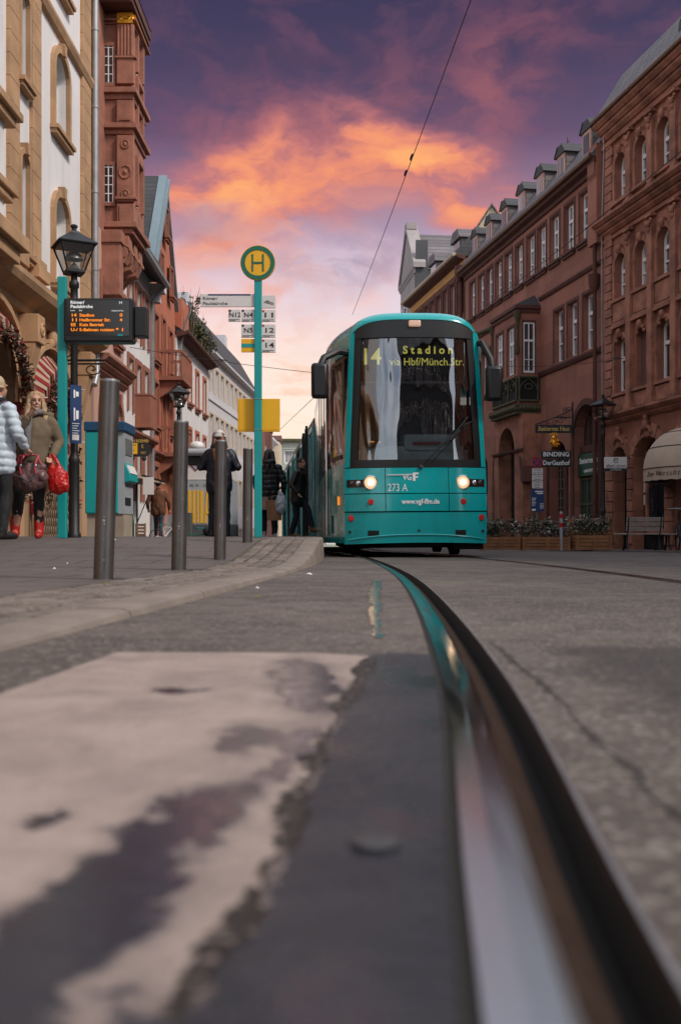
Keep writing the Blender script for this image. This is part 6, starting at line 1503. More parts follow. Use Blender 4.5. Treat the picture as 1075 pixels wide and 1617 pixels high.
def house_l4():
    b = Bld('salmon_gable_house', 'salmon gabled house with balconies and slate roof edged in zinc on the left', (-6.4, 0), (0, 1), -1)
    u0, u1 = 33.5, 38.4; pk = 36.0; us = [34.4, 37.3]; rows = [(6.2, 1.55), (3.9, 1.5), (.8, 1.7)]
    ops = [(u-.36, u+.36, z, z+h) for u in us for z, h in rows]+[(35.85-.3, 35.85+.3, z, z+2.0) for z in (5.9, 3.3)]
    m = b.mb(); b.wall(m, u0, u1, -2, 8.7, ops, 0, .22); b.shell(m, u0, u1, -2, 8.7, 8)
    m.prism([(u0, 8.7), (u1, 8.7), (pk, 12.75)], 'xz', -.6, .0); b.part('wall', m, M['plaster_salmon'])
    for u in us:
        for z, h in rows: b.window(u, z, .72, h, 0, 0, .18, glass='glass_d', frame='frame_brown', sur='salmon_trim', sw=.12, sout=.05, sill='salmon_trim')
    for z in (5.9, 3.3): b.window(35.85, z, .6, 2.0, 0, 0, .18, glass='glass_d', frame='frame_brown', sur='salmon_trim', sw=.12, sout=.05)
    for u, z in ((34.9, 9.0), (36.9, 9.0), (35.9, 10.9)): b.window(u, z, .5, 1.0, 0, .12, .1, glass='glass_d', frame='frame_brown', sur='salmon_trim', sw=.08, sout=.04, sill='salmon_trim')
    m = b.mb(); 
    m.prism([(u0-.3, 8.6), (u0-.3, 8.9), (pk, 13.05), (pk, 12.72)], 'xz', -.02, .22); m.prism([(u0-.30, 8.9), (u0-.48, 8.9), (pk-.12, 13.15), (pk, 13.05)], 'xz', -.16, .14); m.prism([(u1+.15, 8.6), (u1+.15, 8.8), (pk, 13.05), (pk, 12.72)], 'xz', -.4, .14); b.part('verge', m, M['zinc'])
    m = b.mb(); m.prism([(u0-.5, 8.7), (pk-.12, 13.12), (u1+.1, 8.7)], 'xz', -8, -.18); b.part('roof', m, M['slate_dark'])
    m = b.mb(); m.box(u0-.15, u0+.45, -.3, .45, 8.35, 8.6); m.box(u0-.1, u0+.3, -.2, .3, 8.0, 8.35); b.part('kneeler', m, M['plaster_greyw'])
    for z in (5.75, 3.05):
        m = b.mb(); m.box(35.0, 37.2, 0, .85, z-.14, z); m.prism([(0, z-.75), (.3, z-.55), (.75, z-.14), (0, z-.14)], 'yz', 35.15, 35.45); m.prism([(0, z-.75), (.3, z-.55), (.75, z-.14), (0, z-.14)], 'yz', 36.7, 37.0); bl = b.part('balcony', m, M['salmon_trim'])
        m = b.mb(); m.box(35.0, 37.2, .75, .84, z+.82, z+.92); m.box(35.0, 35.09, 0, .75, z+.82, z+.92); m.box(37.11, 37.2, 0, .75, z+.82, z+.92)
        for k in range(9): m.lathe([(.03, z), (.06, z+.25), (.03, z+.55), (.04, z+.82)], (35.1+k*.25, .79, 0), 7)
        for k in range(3): m.lathe([(.03, z), (.06, z+.25), (.03, z+.55), (.04, z+.82)], (35.05, .1+k*.25, 0), 7)
        b.part('balustrade', m, M['salmon_trim'], bl, 40)
    m = b.mb(); b.band(m, u0, u1, cornice(2.75, .25, .22, 2)); b.part('string_course', m, M['salmon_trim'])
house_l4()
def house_l5():
    d = Vector((.02, 1)).normalized(); b = Bld('white_planted_house', 'white house with red window surrounds and reeds growing along its eaves', (-6.35, 38.45), d, -1)
    L_ = 8.0; us = [1.0, 2.9, 4.8, 6.8]
    plain_rows(b, .02, L_, -3, 7.9, [(5.6, 1.55, .72, 0), (2.9, 1.6, .72, 0), (.2, 1.6, .72, 0)], us, M['plaster_white'], 7, glass='glass_d', frame='frame_brown', sur='plaster_salmon', sw=.14, sout=.05, sill='salmon_trim')
    m = b.mb(); b.band(m, 0, L_, [(-.02, 7.8), (.35, 7.9), (.4, 8.02), (-.02, 8.05)]); m.tube([(0, .42, 8.0), (L_, .42, 8.0)], .08, 8); b.part('eaves', m, M['trim_red'])
    m = b.mb(); m.prism([(.3, 8.03), (-6, 8.03), (-3, 10.2)], 'yz', 0, L_); b.part('roof', m, M['slate_dark'])
    m = b.mb(); m.box(0, 1.6, -1.2, .2, 8.05, 9.3); b.part('dormer', m, M['plaster_salmon'])
    m = b.mb(); m.tube([(.15, .45, 9.2), (.3, .5, 8.9), (.3, .3, 8.4), (.3, .12, 7.5), (.3, .12, 1)], .05, 6); b.part('downpipe', m, M['pipe'], None, 50)
    m = b.mb(); b.band(m, 0, L_, cornice(2.1, .3, .25, 2)); b.part('cornice', m, M['salmon_trim'])
    rnd = random.Random(9)
    for k, (u, h_) in enumerate(((1.9, 2.3), (2.6, 1.3), (3.5, 1.2), (4.6, 1.7), (5.6, 1.2), (6.4, 1.0))):
        p = Vector((-6.35, 38.45))+d*u; t = tag(bpy.data.objects.new('roof_plant', None), ['tallest wispy reed plant on the eaves of the white planted house', 'short reed tuft beside the tallest roof plant', 'low bushy roof plant midway along the eaves', 'second tallest roof plant, past the middle of the eaves', 'thin dry roof plant towards the far end', 'lowest roof plant at the far end of the eaves'][k], 'plant', 'plants along the eaves'); COL.objects.link(t); t.location = (p.x+.2, p.y, 8.05)
        m = MB(); s_ = MB()
        for q in range(16):
            a = rnd.uniform(0, 6.28); r = rnd.uniform(.05, .5); hh = h_*rnd.uniform(.45, 1.0); e = (r*math.cos(a), r*1.3*math.sin(a), hh)
            s_.tube([(e[0]*.2, e[1]*.2, 0), (e[0]*.5, e[1]*.5, hh*.6), e], [.016, .012, .004], 4); leaves(m, (e[0]*.8, e[1]*.8, hh*.75), .14, .14, .28, 20, .15, rnd, ([0, 1], [2, 1.6]))
        m.build('foliage', [M['leaf'], M['leaf_dry']], t); s_.build('stem', M['leaf_dry'], t)
house_l5()
def house_l6():
    d = Vector((.055, 1)).normalized(); b = Bld('plain_white_block', 'plain pale apartment block with rows of square windows and dark mansard roof on the left', (-6.18, 46.5), d, -1, 'apartment block')
    L_ = 15.6; us = [.7+1.45*k for k in range(11)]
    plain_rows(b, .02, L_, -5, 8.7, [(6.9, 1.2, .85, 0), (4.5, 1.35, .85, 0), (1.7, 1.35, .85, 0), (-.9, 1.3, .85, 0)], us, M['plaster_greyw'], 8, glass='glass_d', sur='plaster_cream', sw=.10, sout=.04)
    m = b.mb(); b.band(m, 0, L_, [(-.02, 6.45), (.06, 6.47), (.06, 6.55), (-.02, 6.57)]); b.band(m, 0, L_, [(-.02, 8.6), (.3, 8.66), (.3, 8.76), (-.02, 8.8)]); b.part('string_course', m, M['plaster_greyw'])
    m = b.mb(); m.prism([(.25, 8.78), (-5, 8.78), (-4, 10.9), (-1.0, 10.9)], 'yz', 0, L_); b.part('roof', m, M['slate_dark'])
    for u in (2.4, 13.0):
        m = b.mb(); m.box(u-.4, u+.4, -2.6, -1.4, 10.5, 12.0); b.part('chimney', m, M['plaster_greyw'])
    m = b.mb(); m.box(0, L_, -.02, .35, -1.6, -1.3); b.part('shop_canopy', m, M['party'])
    b = Bld('brown_house', 'flat brown rendered house end seen behind the stop pole', (-5.33, 62.2), (.055, 1), -1)
    m = b.mb(); m.box(0, 5, -8, .45, -5, 6.9); b.part('wall', m, M['plaster_red'])
    m = b.mb(); m.box(-.1, 5, -8, .5, 6.9, 7.1); m.prism([(.5, 7.1), (-8, 7.1), (-4, 9)], 'yz', 0, 5); b.part('roof', m, M['slate_dark'])
    for u in (1.2, 3): b.window(u, 4.2, .8, 1.4, 0, .46, .05, glass='glass_d', sur='plaster_cream', sw=.1)
    b = Bld('pale_corner_house', 'pale cornice house peeping out right of the stop pole', (-5.9, 72), (.03, 1), -1)
    plain_rows(b, 0, 9, -6, 7.2, [(4.7, 1.4, .9, 0), (2, 1.4, .9, 0)], [1.2, 3.2, 5.2, 7.2], M['plaster_white'], 7, glass='glass_d')
    m = b.mb(); b.band(m, -.1, 9, cornice(7.0, .5, .6, 2)); b.part('cornice', m, M['plaster_white'])
    b = Bld('office_block', 'far pale green office block closing the street with a grid of windows', (-9.5, 92), (1, 0), -1, 'office block')
    us = [1.0+1.95*k for k in range(13)]
    plain_rows(b, 0, 26, -8, 8.6, [(6.6, 1.15, 1.2, 0), (4.1, 1.15, 1.2, 0), (1.6, 1.15, 1.2, 0), (-.9, 1.15, 1.2, 0)], us, M['plaster_pale_green'], 9, glass='glass_r', bars=(0, ()), sur='plaster_greyw', sw=.07, sout=.05)
    m = b.mb()
    for z in (5.3, 2.8, .3, 7.9): m.box(0, 26, -.02, .08, z, z+.14)
    for k in range(14): m.box(k*1.95+.0, k*1.95+.14, -.02, .1, -8, 8.3)
    b.part('facade_grid', m, M['plaster_pale_green']); m = b.mb(); m.box(-.3, 26.3, -9, .4, 8.6, 8.85); b.part('roof', m, M['green_stone'])
    b = Bld('red_roof_house', 'low red tiled roof at the foot of the office block', (-6.6, 84), (1, 0), -1)
    m = b.mb(); m.box(0, 1.4, -4, 0, -6, 8.0); b.part('wall', m, M['plaster_cream']); m = b.mb(); m.prism([(.2, 8.0), (-4, 8.0), (-2, 8.6)], 'yz', -.1, 1.5); b.part('roof', m, M['trim_red'])
house_l6()
# dark house behind the viewer, mirrored in the windscreen
def house_behind():
    b = Bld('corner_house', 'dark brick house behind the viewer, mirrored in the right half of the tram windscreen', (1.9, -22), (1, 0), 1)
    us = [1.0+1.7*k for k in range(12)]
    plain_rows(b, 0, 21.4, -1, 15, [(11.5, 1.8, .9, 0), (8.2, 1.8, .9, 0), (4.8, 1.8, .9, 0), (1, 2, .9, 0)], us, M['party'], 8, sur='party', sill='party', glass='glass_d')
    m = b.mb(); b.band(m, 0, 21.4, cornice(14.7, .5, .5, 2)); m.prism([(.5, 15.2), (-8, 15.2), (-4, 18.5)], 'yz', 0, 21.4); b.part('roof', m, M['slate_dark'])
house_behind()

# ------------------------------------------------------------------ people
def fuse(name, parts, voxel, mats, parent=None, fn=None, disp=None, smooth_it=4):
    """overlapping tapered limbs fused into one continuous skin"""
    mb = MB()
    for p in parts:
        if p[0] == 'c':
            pts, rr = p[1], p[2]; mb.tube(pts, rr, 12)
            for q, r_ in ((pts[0], rr[0]), (pts[-1], rr[-1])): mb.ball(q, r_*.99, seg=12, rings=8)
            for q, r_ in zip(pts[1:-1], rr[1:-1]): mb.ball(q, r_*.995, seg=12, rings=8)
        else: mb.ball(p[1], *p[2], seg=16, rings=12, rot=(p[3] if len(p) > 3 else None))
    me = mb.mesh('tmp', mats[0]); o = bpy.data.objects.new('tmp', me); COL.objects.link(o)
    r_ = o.modifiers.new('r', 'REMESH'); r_.mode = 'VOXEL'; r_.voxel_size = voxel
    s_ = o.modifiers.new('s', 'SMOOTH'); s_.factor = .5; s_.iterations = smooth_it
    dg = bpy.context.evaluated_depsgraph_get(); dg.update()
    m2 = bpy.data.meshes.new_from_object(o.evaluated_get(dg)); bpy.data.objects.remove(o); m2.name = name
    m2.materials.clear()
    for m in mats: m2.materials.append(m)
    if disp:
        nr = [v.normal.copy() for v in m2.vertices]
        for v, n_ in zip(m2.vertices, nr): v.co = v.co+n_*disp(v.co, n_)
    for p in m2.polygons:
        p.use_smooth = True; p.material_index = fn(p.center, p.normal) if fn else 0
    m2.update(); ob = bpy.data.objects.new(name, m2); COL.objects.link(ob)
    if parent is not None: ob.parent = parent
    return ob
folds = lambda amp, sc=9: (lambda c, n: amp*(mnoise.noise(Vector((c.x*sc, c.y*sc, c.z*sc*.6)))+.5*mnoise.noise(Vector((c.x*sc*2.3, c.y*sc*2.3, c.z*sc*1.6+7)))))
def puff(amp, step):
    def f(c, n):
        w_ = c.z+.015*mnoise.noise(Vector((c.x*5, c.y*5, 3))); s = abs(math.sin(math.pi*w_/step))**.6
        return amp*(s-.6)+.006*mnoise.noise(Vector((c.x*22, c.y*22, c.z*22)))
    return f
SK = mat('skin', (.50, .27, .18), .55, var=.18, vscale=9)
LIP = mat('lips', (.36, .15, .12), .5); EYE = mat('eye_dark', (.03, .02, .018), .3); BROW = mat('eyebrow', (.13, .075, .045), .8)
CL = {k: mat(k, c, r, var=.25, vscale=7, bump=.2, bscale=90) for k, (c, r) in {
    'olive_cloth': ((.150, .108, .068), .9), 'black_cloth': ((.012, .012, .014), .85), 'pale_blue_nylon': ((.52, .60, .68), .5), 'brown_wool': ((.135, .052, .022), .9),
    'denim': ((.030, .055, .085), .9), 'dark_denim': ((.014, .018, .028), .9), 'dark_navy_nylon': ((.012, .014, .024), .5), 'black_nylon': ((.011, .011, .013), .45), 'red_boot': ((.46, .018, .014), .45),
    'black_shoe': ((.012, .011, .011), .5), 'white_shoe': ((.55, .53, .52), .6), 'brown_shoe': ((.17, .075, .04), .6), 'white_wool': ((.62, .57, .54), .95), 'grey_scarf': ((.16, .15, .15), .95), 'dark_purple': ((.03, .02, .045), .7)}.items()}
HAIR = {k: mat(k, c, .55, var=.35, vscale=30, streak=.0) for k, c in {'blonde_hair': (.42, .27, .14), 'auburn_hair': (.17, .055, .022), 'dark_hair': (.03, .016, .012), 'pale_hair': (.50, .36, .22)}.items()}
def person(name_label, loc, rz, H, feet, hands, elbows, coat, trousers, shoes, hair, coat_len=.46, lean=(0, 0), face=True, voxel=.011, head_turn=0.0, shoe_h=.11, puffy=None, extra=None, hood=None, grp=None, coat_w=1.0, hip=(0, 0)):
    """feet, hands, elbows: (left, right) local points; the figure faces -Y"""
    h = H/1.75; V = Vector
    hipc = V((hip[0], hip[1], .92*h)); sh = V((lean[0]*.8, lean[1]*.8, 1.44*h)); neck = V((lean[0], lean[1], 1.50*h)); hd = V((lean[0]*1.15, lean[1]*1.15-.012, 1.63*h))
    parts = []
    hl = [hipc+V((-.09*h, 0, 0)), hipc+V((.09*h, 0, 0))]; kn = []
    for s in (0, 1):
        f = V(feet[s]); mid = (hl[s]+f)/2; k = mid+V((0, -.03-.04*abs(f.y), .0)); k.z = f.z+.47*h if f.z < .1 else mid.z+.04; kn.append(k)
        an = f+V((0, .03, .085*h)); parts.append(('c', [hl[s], (hl[s]+k)/2, k, (k*.6+an*.4), an], [.088*h, .075*h, .055*h, .055*h, .038*h]))
        parts.append(('c', [an, f+V((0, -.04, .045)), f+V((0, -.14, .03))], [.038*h, .036, .028]))
    parts += [('e', hipc+V((0, 0, .04)), (.165*h, .115*h, .13*h)), ('c', [hipc+V((0, 0, .08)), (hipc+sh)/2+V((0, .0, .02)), sh+V((0, 0, -.14))], [.13*h, .12*h, .13*h]), ('e', sh+V((0, 0, -.13)), (.175*h, .11*h, .16*h)),
              ('c', [sh+V((-.15*h, 0, -.03)), sh+V((.15*h, 0, -.03))], [.06*h, .06*h]), ('c', [sh+V((0, .01, -.02)), neck, hd+V((0, .02, -.05))], [.06*h, .052*h, .055*h])]
    Rh = Matrix.Rotation(head_turn, 3, 'Z'); HP = lambda x, y, z: hd+Rh @ V((x*h, y*h, z*h))
    parts += [('e', HP(0, .012, .02), (.074*h, .092*h, .098*h), Rh), ('e', HP(0, -.025, -.035), (.058*h, .062*h, .08*h), Rh), ('c', [HP(0, -.07, -.095), HP(0, -.055, -.09)], [.022*h, .03*h]),
              ('c', [HP(0, -.090, .012), HP(0, -.106, -.022)], [.009*h, .014*h]), ('c', [HP(-.03, -.082, -.035), HP(.03, -.082, -.035)], [.012*h, .012*h]),
              ('c', [HP(-.018, -.088, -.062), HP(.018, -.088, -.062)], [.009*h, .009*h]), ('c', [HP(-.045, -.078, .03), HP(.045, -.078, .03)], [.012*h, .012*h]),
              ('e', HP(-.075, .015, -.005), (.012*h, .02*h, .032*h), Rh), ('e', HP(.075, .015, -.005), (.012*h, .02*h, .032*h), Rh)]
    arm = []
    for s in (0, 1):
        sg = -1 if s == 0 else 1; S = sh+V((sg*.175*h, 0, -.045)); E = V(elbows[s]); Hn = V(hands[s]); d = (Hn-E).normalized()
        parts.append(('c', [S, (S+E)/2, E, (E+Hn)/2, Hn-d*.01], [.052*h, .046*h, .04*h, .036*h, .026*h])); arm.append((S, E, Hn))
        side = d.cross(V((0, 1, 0)) if abs(d.y) < .8 else V((0, 0, 1))).normalized(); nrm = side.cross(d).normalized()
        parts.append(('c', [Hn, Hn+d*.045, Hn+d*.075], [.026*h, .030*h, .026*h]))
        for q in range(4):
            b_ = Hn+d*.075+side*(q-1.5)*.019*h; ln = (.055, .066, .062, .046)[q]*h; cv = nrm*(-.02)
            parts.append(('c', [b_, b_+d*ln*.55+cv*.4, b_+d*ln*.85+cv*1.6], [.0095*h, .009*h, .0075*h]))
        parts.append(('c', [Hn+d*.02+side*-.024*h, Hn+d*.05-side*.045*h+nrm*-.012, Hn+d*.08-side*.040*h+nrm*-.022], [.012*h, .0105*h, .009*h]))
    def fmat(c, n):
        q = Rh.transposed() @ (c-hd)/h
        if face and q.y < -.05:
            if abs(q.x) < .020 and -.068 < q.z < -.053: return 1
            if .018 < abs(q.x) < .040 and -.002 < q.z < .008 and q.y < -.055: return 2
            if .012 < abs(q.x) < .05 and .026 < q.z < .037: return 3
        return 0
    o = fuse('person', parts, voxel, [SK, LIP, EYE, BROW], fn=fmat, smooth_it=2)
    o.location = loc; o.rotation_euler = (0, 0, rz); tag(o, name_label, 'person', grp)
    # trousers
    tp = [('e', hipc+V((0, 0, .03)), (.178*h, .13*h, .14*h))]
    for s in (0, 1):
        f = V(feet[s]); an = f+V((0, .03, .10*h)); tp.append(('c', [hl[s], (hl[s]+kn[s])/2, kn[s], kn[s]*.5+an*.5, an+V((0, 0, .04 if shoe_h > .15 else 0))], [.102*h, .088*h, .070*h, (.058 if shoe_h > .15 else .066)*h, (.046 if shoe_h > .15 else .058)*h]))
    fuse('trousers', tp, .014, [CL[trousers]], o, disp=folds(.010, 12))
    for s in (0, 1):
        f = V(feet[s]); up = f+V((0, .03, shoe_h)); fuse('shoe', [('c', [up, f+V((0, .03, .05))], [(.064 if shoe_h > .15 else .055)*h, (.054 if shoe_h > .15 else .05)*h]), ('c', [f+V((0, .05, .04)), f+V((0, -.06, .042)), f+V((0, -.15, .032))], [.042*h, .046*h, .036*h])], .010, [CL[shoes]], o, disp=folds(.003, 30))
    # coat
    w_ = coat_w; zb_ = 1.44*h-coat_len*H*1.0
    cp = [('e', sh+V((0, 0, -.14)), (.20*h*w_, .145*h*w_, .19*h)), ('c', [sh+V((-.16*h, 0, -.045)), sh+V((.16*h, 0, -.045))], [.075*h, .075*h]), ('c', [sh+V((0, 0, -.2)), (hipc+sh)/2, hipc+V((0, 0, .05))], [.155*h*w_, .155*h*w_, .165*h*w_]),
          ('c', [sh+V((0, .01, -.02)), neck+V((0, .01, 0))], [.085*h, .072*h])]
    for sg in (-1, 1):
        cp.append(('c', [hipc+V((sg*.06, 0, .12)), V((hipc.x+sg*.075, hipc.y, zb_+.09))], [.145*h*w_, .14*h*w_])); cp.append(('c', [sh+V((sg*.07, 0, -.15)), hipc+V((sg*.06, 0, .1))], [.135*h*w_, .14*h*w_]))
    for S, E, Hn in arm: cp.append(('c', [S, (S+E)/2, E, (E+Hn)/2, Hn-(Hn-E).normalized()*.03], [.076*h, .070*h, .064*h, .058*h, .047*h]))
    if hood: cp += [('e', neck+V((0, .10, -.02)), (.13*h, .09*h, .085*h))]
    fuse('coat', cp, .013, [CL[coat]], o, disp=(puff(.016, puffy) if puffy else folds(.013, 9)), smooth_it=5)
    # hair or hat
    if hair:
        kind, m, ln = hair; hp = [('e', HP(0, .022, .035), (.085*h, .098*h, .098*h), Rh)]
        if kind == 'long':
            for sg in (-1, 1):
                hp += [('c', [HP(sg*.040, -.005, .085), HP(sg*.070, -.005, .02), HP(sg*.090, -.01, -.10), HP(sg*.105, -.05, -.20), HP(sg*.105, -.095, -.30-ln)], [.034*h, .032*h, .040*h, .038*h, .018*h]), ('c', [HP(sg*.05, .06, .05), HP(sg*.06, .10, -.1), HP(sg*.05, .15, -.22), HP(sg*.045, .17, -.34-ln)], [.05*h, .052*h, .05*h, .025*h])]
        ho = fuse('hair', hp, .009, [HAIR[m]], o, disp=lambda c, n: .006*mnoise.noise(V((c.x*60, c.y*60, c.z*8))), smooth_it=2)
        # keep the face clear
        bm = bmesh.new(); bm.from_mesh(ho.data)
        dl = [v for v in bm.verts if (lambda q: q.y < -.030 and abs(q.x) < .060-.25*max(0, q.z) and -.14 < q.z < .085)(Rh.transposed() @ (v.co-hd)/h)]
        bmesh.ops.delete(bm, geom=dl, context='VERTS'); bm.to_mesh(ho.data); bm.free()
    if extra: extra(o, HP, sh, hipc, h, Rh)
    return o

# woman in the olive coat
def scarf(o, HP, sh, hipc, h, Rh):
    fuse('scarf', [('c', [sh+Vector((.07*math.cos(a), -.02-.06*math.sin(a)*1.1, .045+.02*math.sin(a*2))) for a in [i*.52 for i in range(13)]], [.034]*13), ('c', [sh+Vector((-.05, -.10, .02)), sh+Vector((-.07, -.165, -.16)), sh+Vector((-.08, -.175, -.42))], [.035, .045, .04])], .012, [CL['grey_scarf']], o, disp=folds(.008, 22))
    fuse('fur_trim', [('c', [sh+Vector((.08, -.06, .05)), sh+Vector((.16, .04, .03)), sh+Vector((.12, .14, -.05)), sh+Vector((0, .17, -.08)), sh+Vector((-.12, .13, -.04))], [.03, .045, .05, .05, .04])], .012, [CL['olive_cloth'], HAIR['pale_hair']], o, disp=folds(.012, 40))
Yw = 11.1; xw = PX(54, Yw)
person('woman in an olive parka with long blonde hair and red boots', (xw, Yw, zp(Yw)), R(12), 1.64, ((-.21, .02, 0), (.05, -.02, 0)), ((-.035, -.22, 1.345), (.20, -.16, .90)), ((-.20, -.10, 1.10), (.26, .03, 1.08)),
       'olive_cloth', 'black_cloth', 'red_boot', ('long', 'blonde_hair', .04), coat_len=.50, voxel=.0065, head_turn=R(14), shoe_h=.22, extra=scarf, hood=True, coat_w=.95, grp=None, lean=(.015, 0), hip=(-.03, 0))
def handbag():
    t = thing('handbag', 'slouchy mauve leather handbag with pink straps carried by the woman in olive', 'bag', (PX(60, Yw), Yw-.30, zp(Yw)+.60)); V = Vector
    fuse('bag', [('c', [V((-.13, 0, .06)), V((.13, 0, .07))], [.075, .075]), ('e', V((0, 0, .03)), (.19, .075, .11)), ('c', [V((-.14, 0, .18)), V((.14, 0, .18))], [.045, .045]), ('e', V((0, 0, .10)), (.17, .065, .12))], .011, [M['leather']], t, disp=folds(.014, 16))
    m = MB()
    for x in (-.07, .09): m.tube([(x, -.08, .10), (x-.01, -.085, .17), (x, -.06, .25), (x+.02, -.03, .30)], .012, 6); 
    m.tube([(-.13, -.02, .20), (-.10, -.03, .30), (.08, -.03, .31), (.14, -.02, .20)], .012, 6); m.build('strap', mat('pink_strap', (.36, .02, .04), .5), t, 50)
    m = MB()
    for x in (-.07, .09): m.ball((x, -.09, .19), .016, .008, .016, 8, 6)
    m.tube([(-.08, -.085, .07), (0, -.09, .02), (.07, -.085, .06)], .006, 5); m.build('buckle', M['chrome'], t, 50)
    t = thing('plastic_bag', 'full bright red plastic carrier bag hanging from the hand of the woman in olive', 'bag', (PX(96, Yw), Yw-.16, zp(Yw)+.50))
    fuse('bag', [('e', V((.01, 0, .14)), (.115, .085, .16)), ('c', [V((-.055, 0, .22)), V((-.06, 0, .32)), V((-.075, 0, .42))], [.055, .03, .014]), ('c', [V((.04, 0, .24)), V((.015, 0, .33)), V((-.05, 0, .43))], [.05, .022, .012]), ('e', V((.05, 0, .09)), (.09, .07, .10))], .010, [M['red_bag']], t, disp=folds(.014, 20), smooth_it=2)
handbag()
# person in the pale blue jacket, seen from behind at the left edge
def backpack(o, HP, sh, hipc, h, Rh):
    V = Vector
    fuse('collar', [('c', [sh+V((.08*math.cos(a), .02+.08*math.sin(a), .05)) for a in [i*.52 for i in range(13)]], [.035]*13)], .012, [CL['black_cloth']], o, disp=folds(.006, 30))
    fuse('earmuff_band', [('c', [HP(-.08, .01, .0), HP(-.075, .08, .0), HP(0, .108, .0), HP(.075, .08, .0), HP(.08, .01, .0)], [.02]*5)], .01, [HAIR['pale_hair']], o)
Yb = 10.6; xb = PX(-4, Yb)
person('person in a pale blue quilted jacket and black trousers at the left edge', (xb, Yb, zp(Yb)), R(150), 1.74, ((-.10, .0, 0), (.11, .04, 0)), ((-.24, -.17, .98), (.27, -.05, .80)), ((-.30, .0, 1.12), (.31, .05, 1.10)),
       'pale_blue_nylon', 'black_cloth', 'black_shoe', ('short', 'pale_hair', 0), coat_len=.42, puffy=.085, extra=backpack, coat_w=1.02)
bp = thing('backpack', 'dark purple rucksack on the back of the person in pale blue', 'backpack', (xb-.03, Yb, zp(Yb)), R(150)); V = Vector
fuse('sack', [('e', V((.0, .20, 1.20)), (.15, .10, .24)), ('e', V((.0, .24, 1.10)), (.13, .09, .13))], .013, [CL['dark_purple']], bp, disp=folds(.01, 14))
fuse('strap', [('c', [V((sg*.12, .14, 1.40)), V((sg*.14, -.02, 1.46)), V((sg*.14, -.15, 1.30)), V((sg*.17, -.12, 1.08)), V((sg*.15, .12, 1.0))], [.024]*5) for sg in (-1, 1)], .010, [CL['dark_purple']], bp)
# woman in the beanie, from behind
def beanie(o, HP, sh, hipc, h, Rh):
    fuse('beanie', [('e', HP(0, .018, .055), (.096*h, .108*h, .088*h)), ('c', [HP(.0, .1*0, .03)+Vector((.093*math.cos(a), .018+.103*math.sin(a), 0)) for a in [i*.449 for i in range(15)]], [.022]*15)], .010, [CL['white_wool']], o, disp=lambda c, n: .005*math.sin(c.z*260)+.003*mnoise.noise(c*60))
Yk = 16.0; xk = PX(346, Yk)
person('woman in a white beanie and dark jacket with long auburn hair, seen from behind', (xk, Yk, zp(Yk)-.02), R(176), 1.72, ((-.13, .02, 0), (.13, -.03, 0)), ((-.10, -.24, 1.12), (.10, -.24, 1.13)), ((-.31, .0, 1.14), (.31, .0, 1.14)),
       'dark_navy_nylon', 'dark_denim', 'black_shoe', ('long', 'auburn_hair', .02), coat_len=.40, extra=beanie, hood=True, face=False, coat_w=1.05)
# person with carrier bags by the pole
Yd = 18.8; xd = PX(425, Yd)
person('person in a black padded coat with long dark hair carrying shopping bags', (xd, Yd, zp(Yd)-.03), R(188), 1.68, ((-.10, .06, 0), (.10, -.06, 0)), ((-.27, -.08, .84), (.20, -.06, .80)), ((-.28, .02, 1.06), (.27, .02, 1.08)),
       'black_nylon', 'dark_denim', 'white_shoe', ('long', 'dark_hair', .0), coat_len=.48, puffy=.10, hood=True, face=False, voxel=.013)
def bags():
    m = MB(); t = thing('paper_bag', 'brown paper carrier bag held by the person in the black padded coat', 'bag', (PX(434.5, Yd), Yd-.28, zp(Yd)+.30), R(10))
    m.add([(-.13, -.05, 0), (.13, -.05, .0), (.13, .05, 0), (-.13, .05, 0), (-.145, -.06, .38), (.15, -.055, .385), (.145, .06, .375), (-.15, .055, .38), (0, -.062, .2)], [(0, 3, 2, 1), (1, 2, 6, 5), (2, 3, 7, 6), (3, 0, 4, 7), (0, 1, 8), (1, 5, 8), (5, 4, 8), (4, 0, 8)]); m.build('bag', M['paper_bag'], t)
    m = MB(); m.tube([(-.06, -.055, .38), (-.04, -.05, .46), (.04, -.05, .46), (.06, -.055, .38)], .006, 5); m.build('handle', M['paper_bag'], t)
    t = thing('plastic_bag', 'crumpled pale grey plastic carrier bag held beside the tram', 'bag', (PX(445, Yd), Yd-.34, zp(Yd)+.44))
    fuse('bag', [('e', V((0, 0, .14)), (.11, .07, .16)), ('c', [V((-.05, 0, .24)), V((-.04, 0, .34)), V((-.03, .02, .42))], [.05, .025, .012]), ('c', [V((.05, 0, .24)), V((.02, 0, .35)), V((-.02, .02, .42))], [.045, .02, .012])], .012, [M['plastic_bag']], t, disp=folds(.018, 22), smooth_it=2)
    t = thing('paper_bag', 'small pale pink paper bag behind the stop pole', 'bag', (PX(418, Yd), Yd-.25, zp(Yd)+.50))
    MB().add([(-.08, -.04, 0), (.08, -.04, 0), (.08, .04, 0), (-.08, .04, 0), (-.09, -.045, .24), (.085, -.04, .23), (.09, .045, .24), (-.085, .04, .235)], [(0, 3, 2, 1), (0, 1, 5, 4), (1, 2, 6, 5), (2, 3, 7, 6), (3, 0, 4, 7)]).build('bag', mat('pink_paper', (.44, .25, .19), .8, var=.3, vscale=9), t)
bags()
# man in the brown jacket
Ym = 30.0; xm_ = PX(250, Ym)
person('man in a rust brown jacket and jeans walking away near the shop', (xm_, Ym, zp(Ym)-.02), R(182), 1.72, ((-.09, .18, 0), (.09, -.16, 0)), ((-.33, -.02, .84), (.32, -.08, .86)), ((-.33, .05, 1.08), (.33, .04, 1.08)),
       'brown_wool', 'denim', 'black_shoe', ('short', 'dark_hair', 0), coat_len=.42, face=False, voxel=.016, coat_w=1.15)
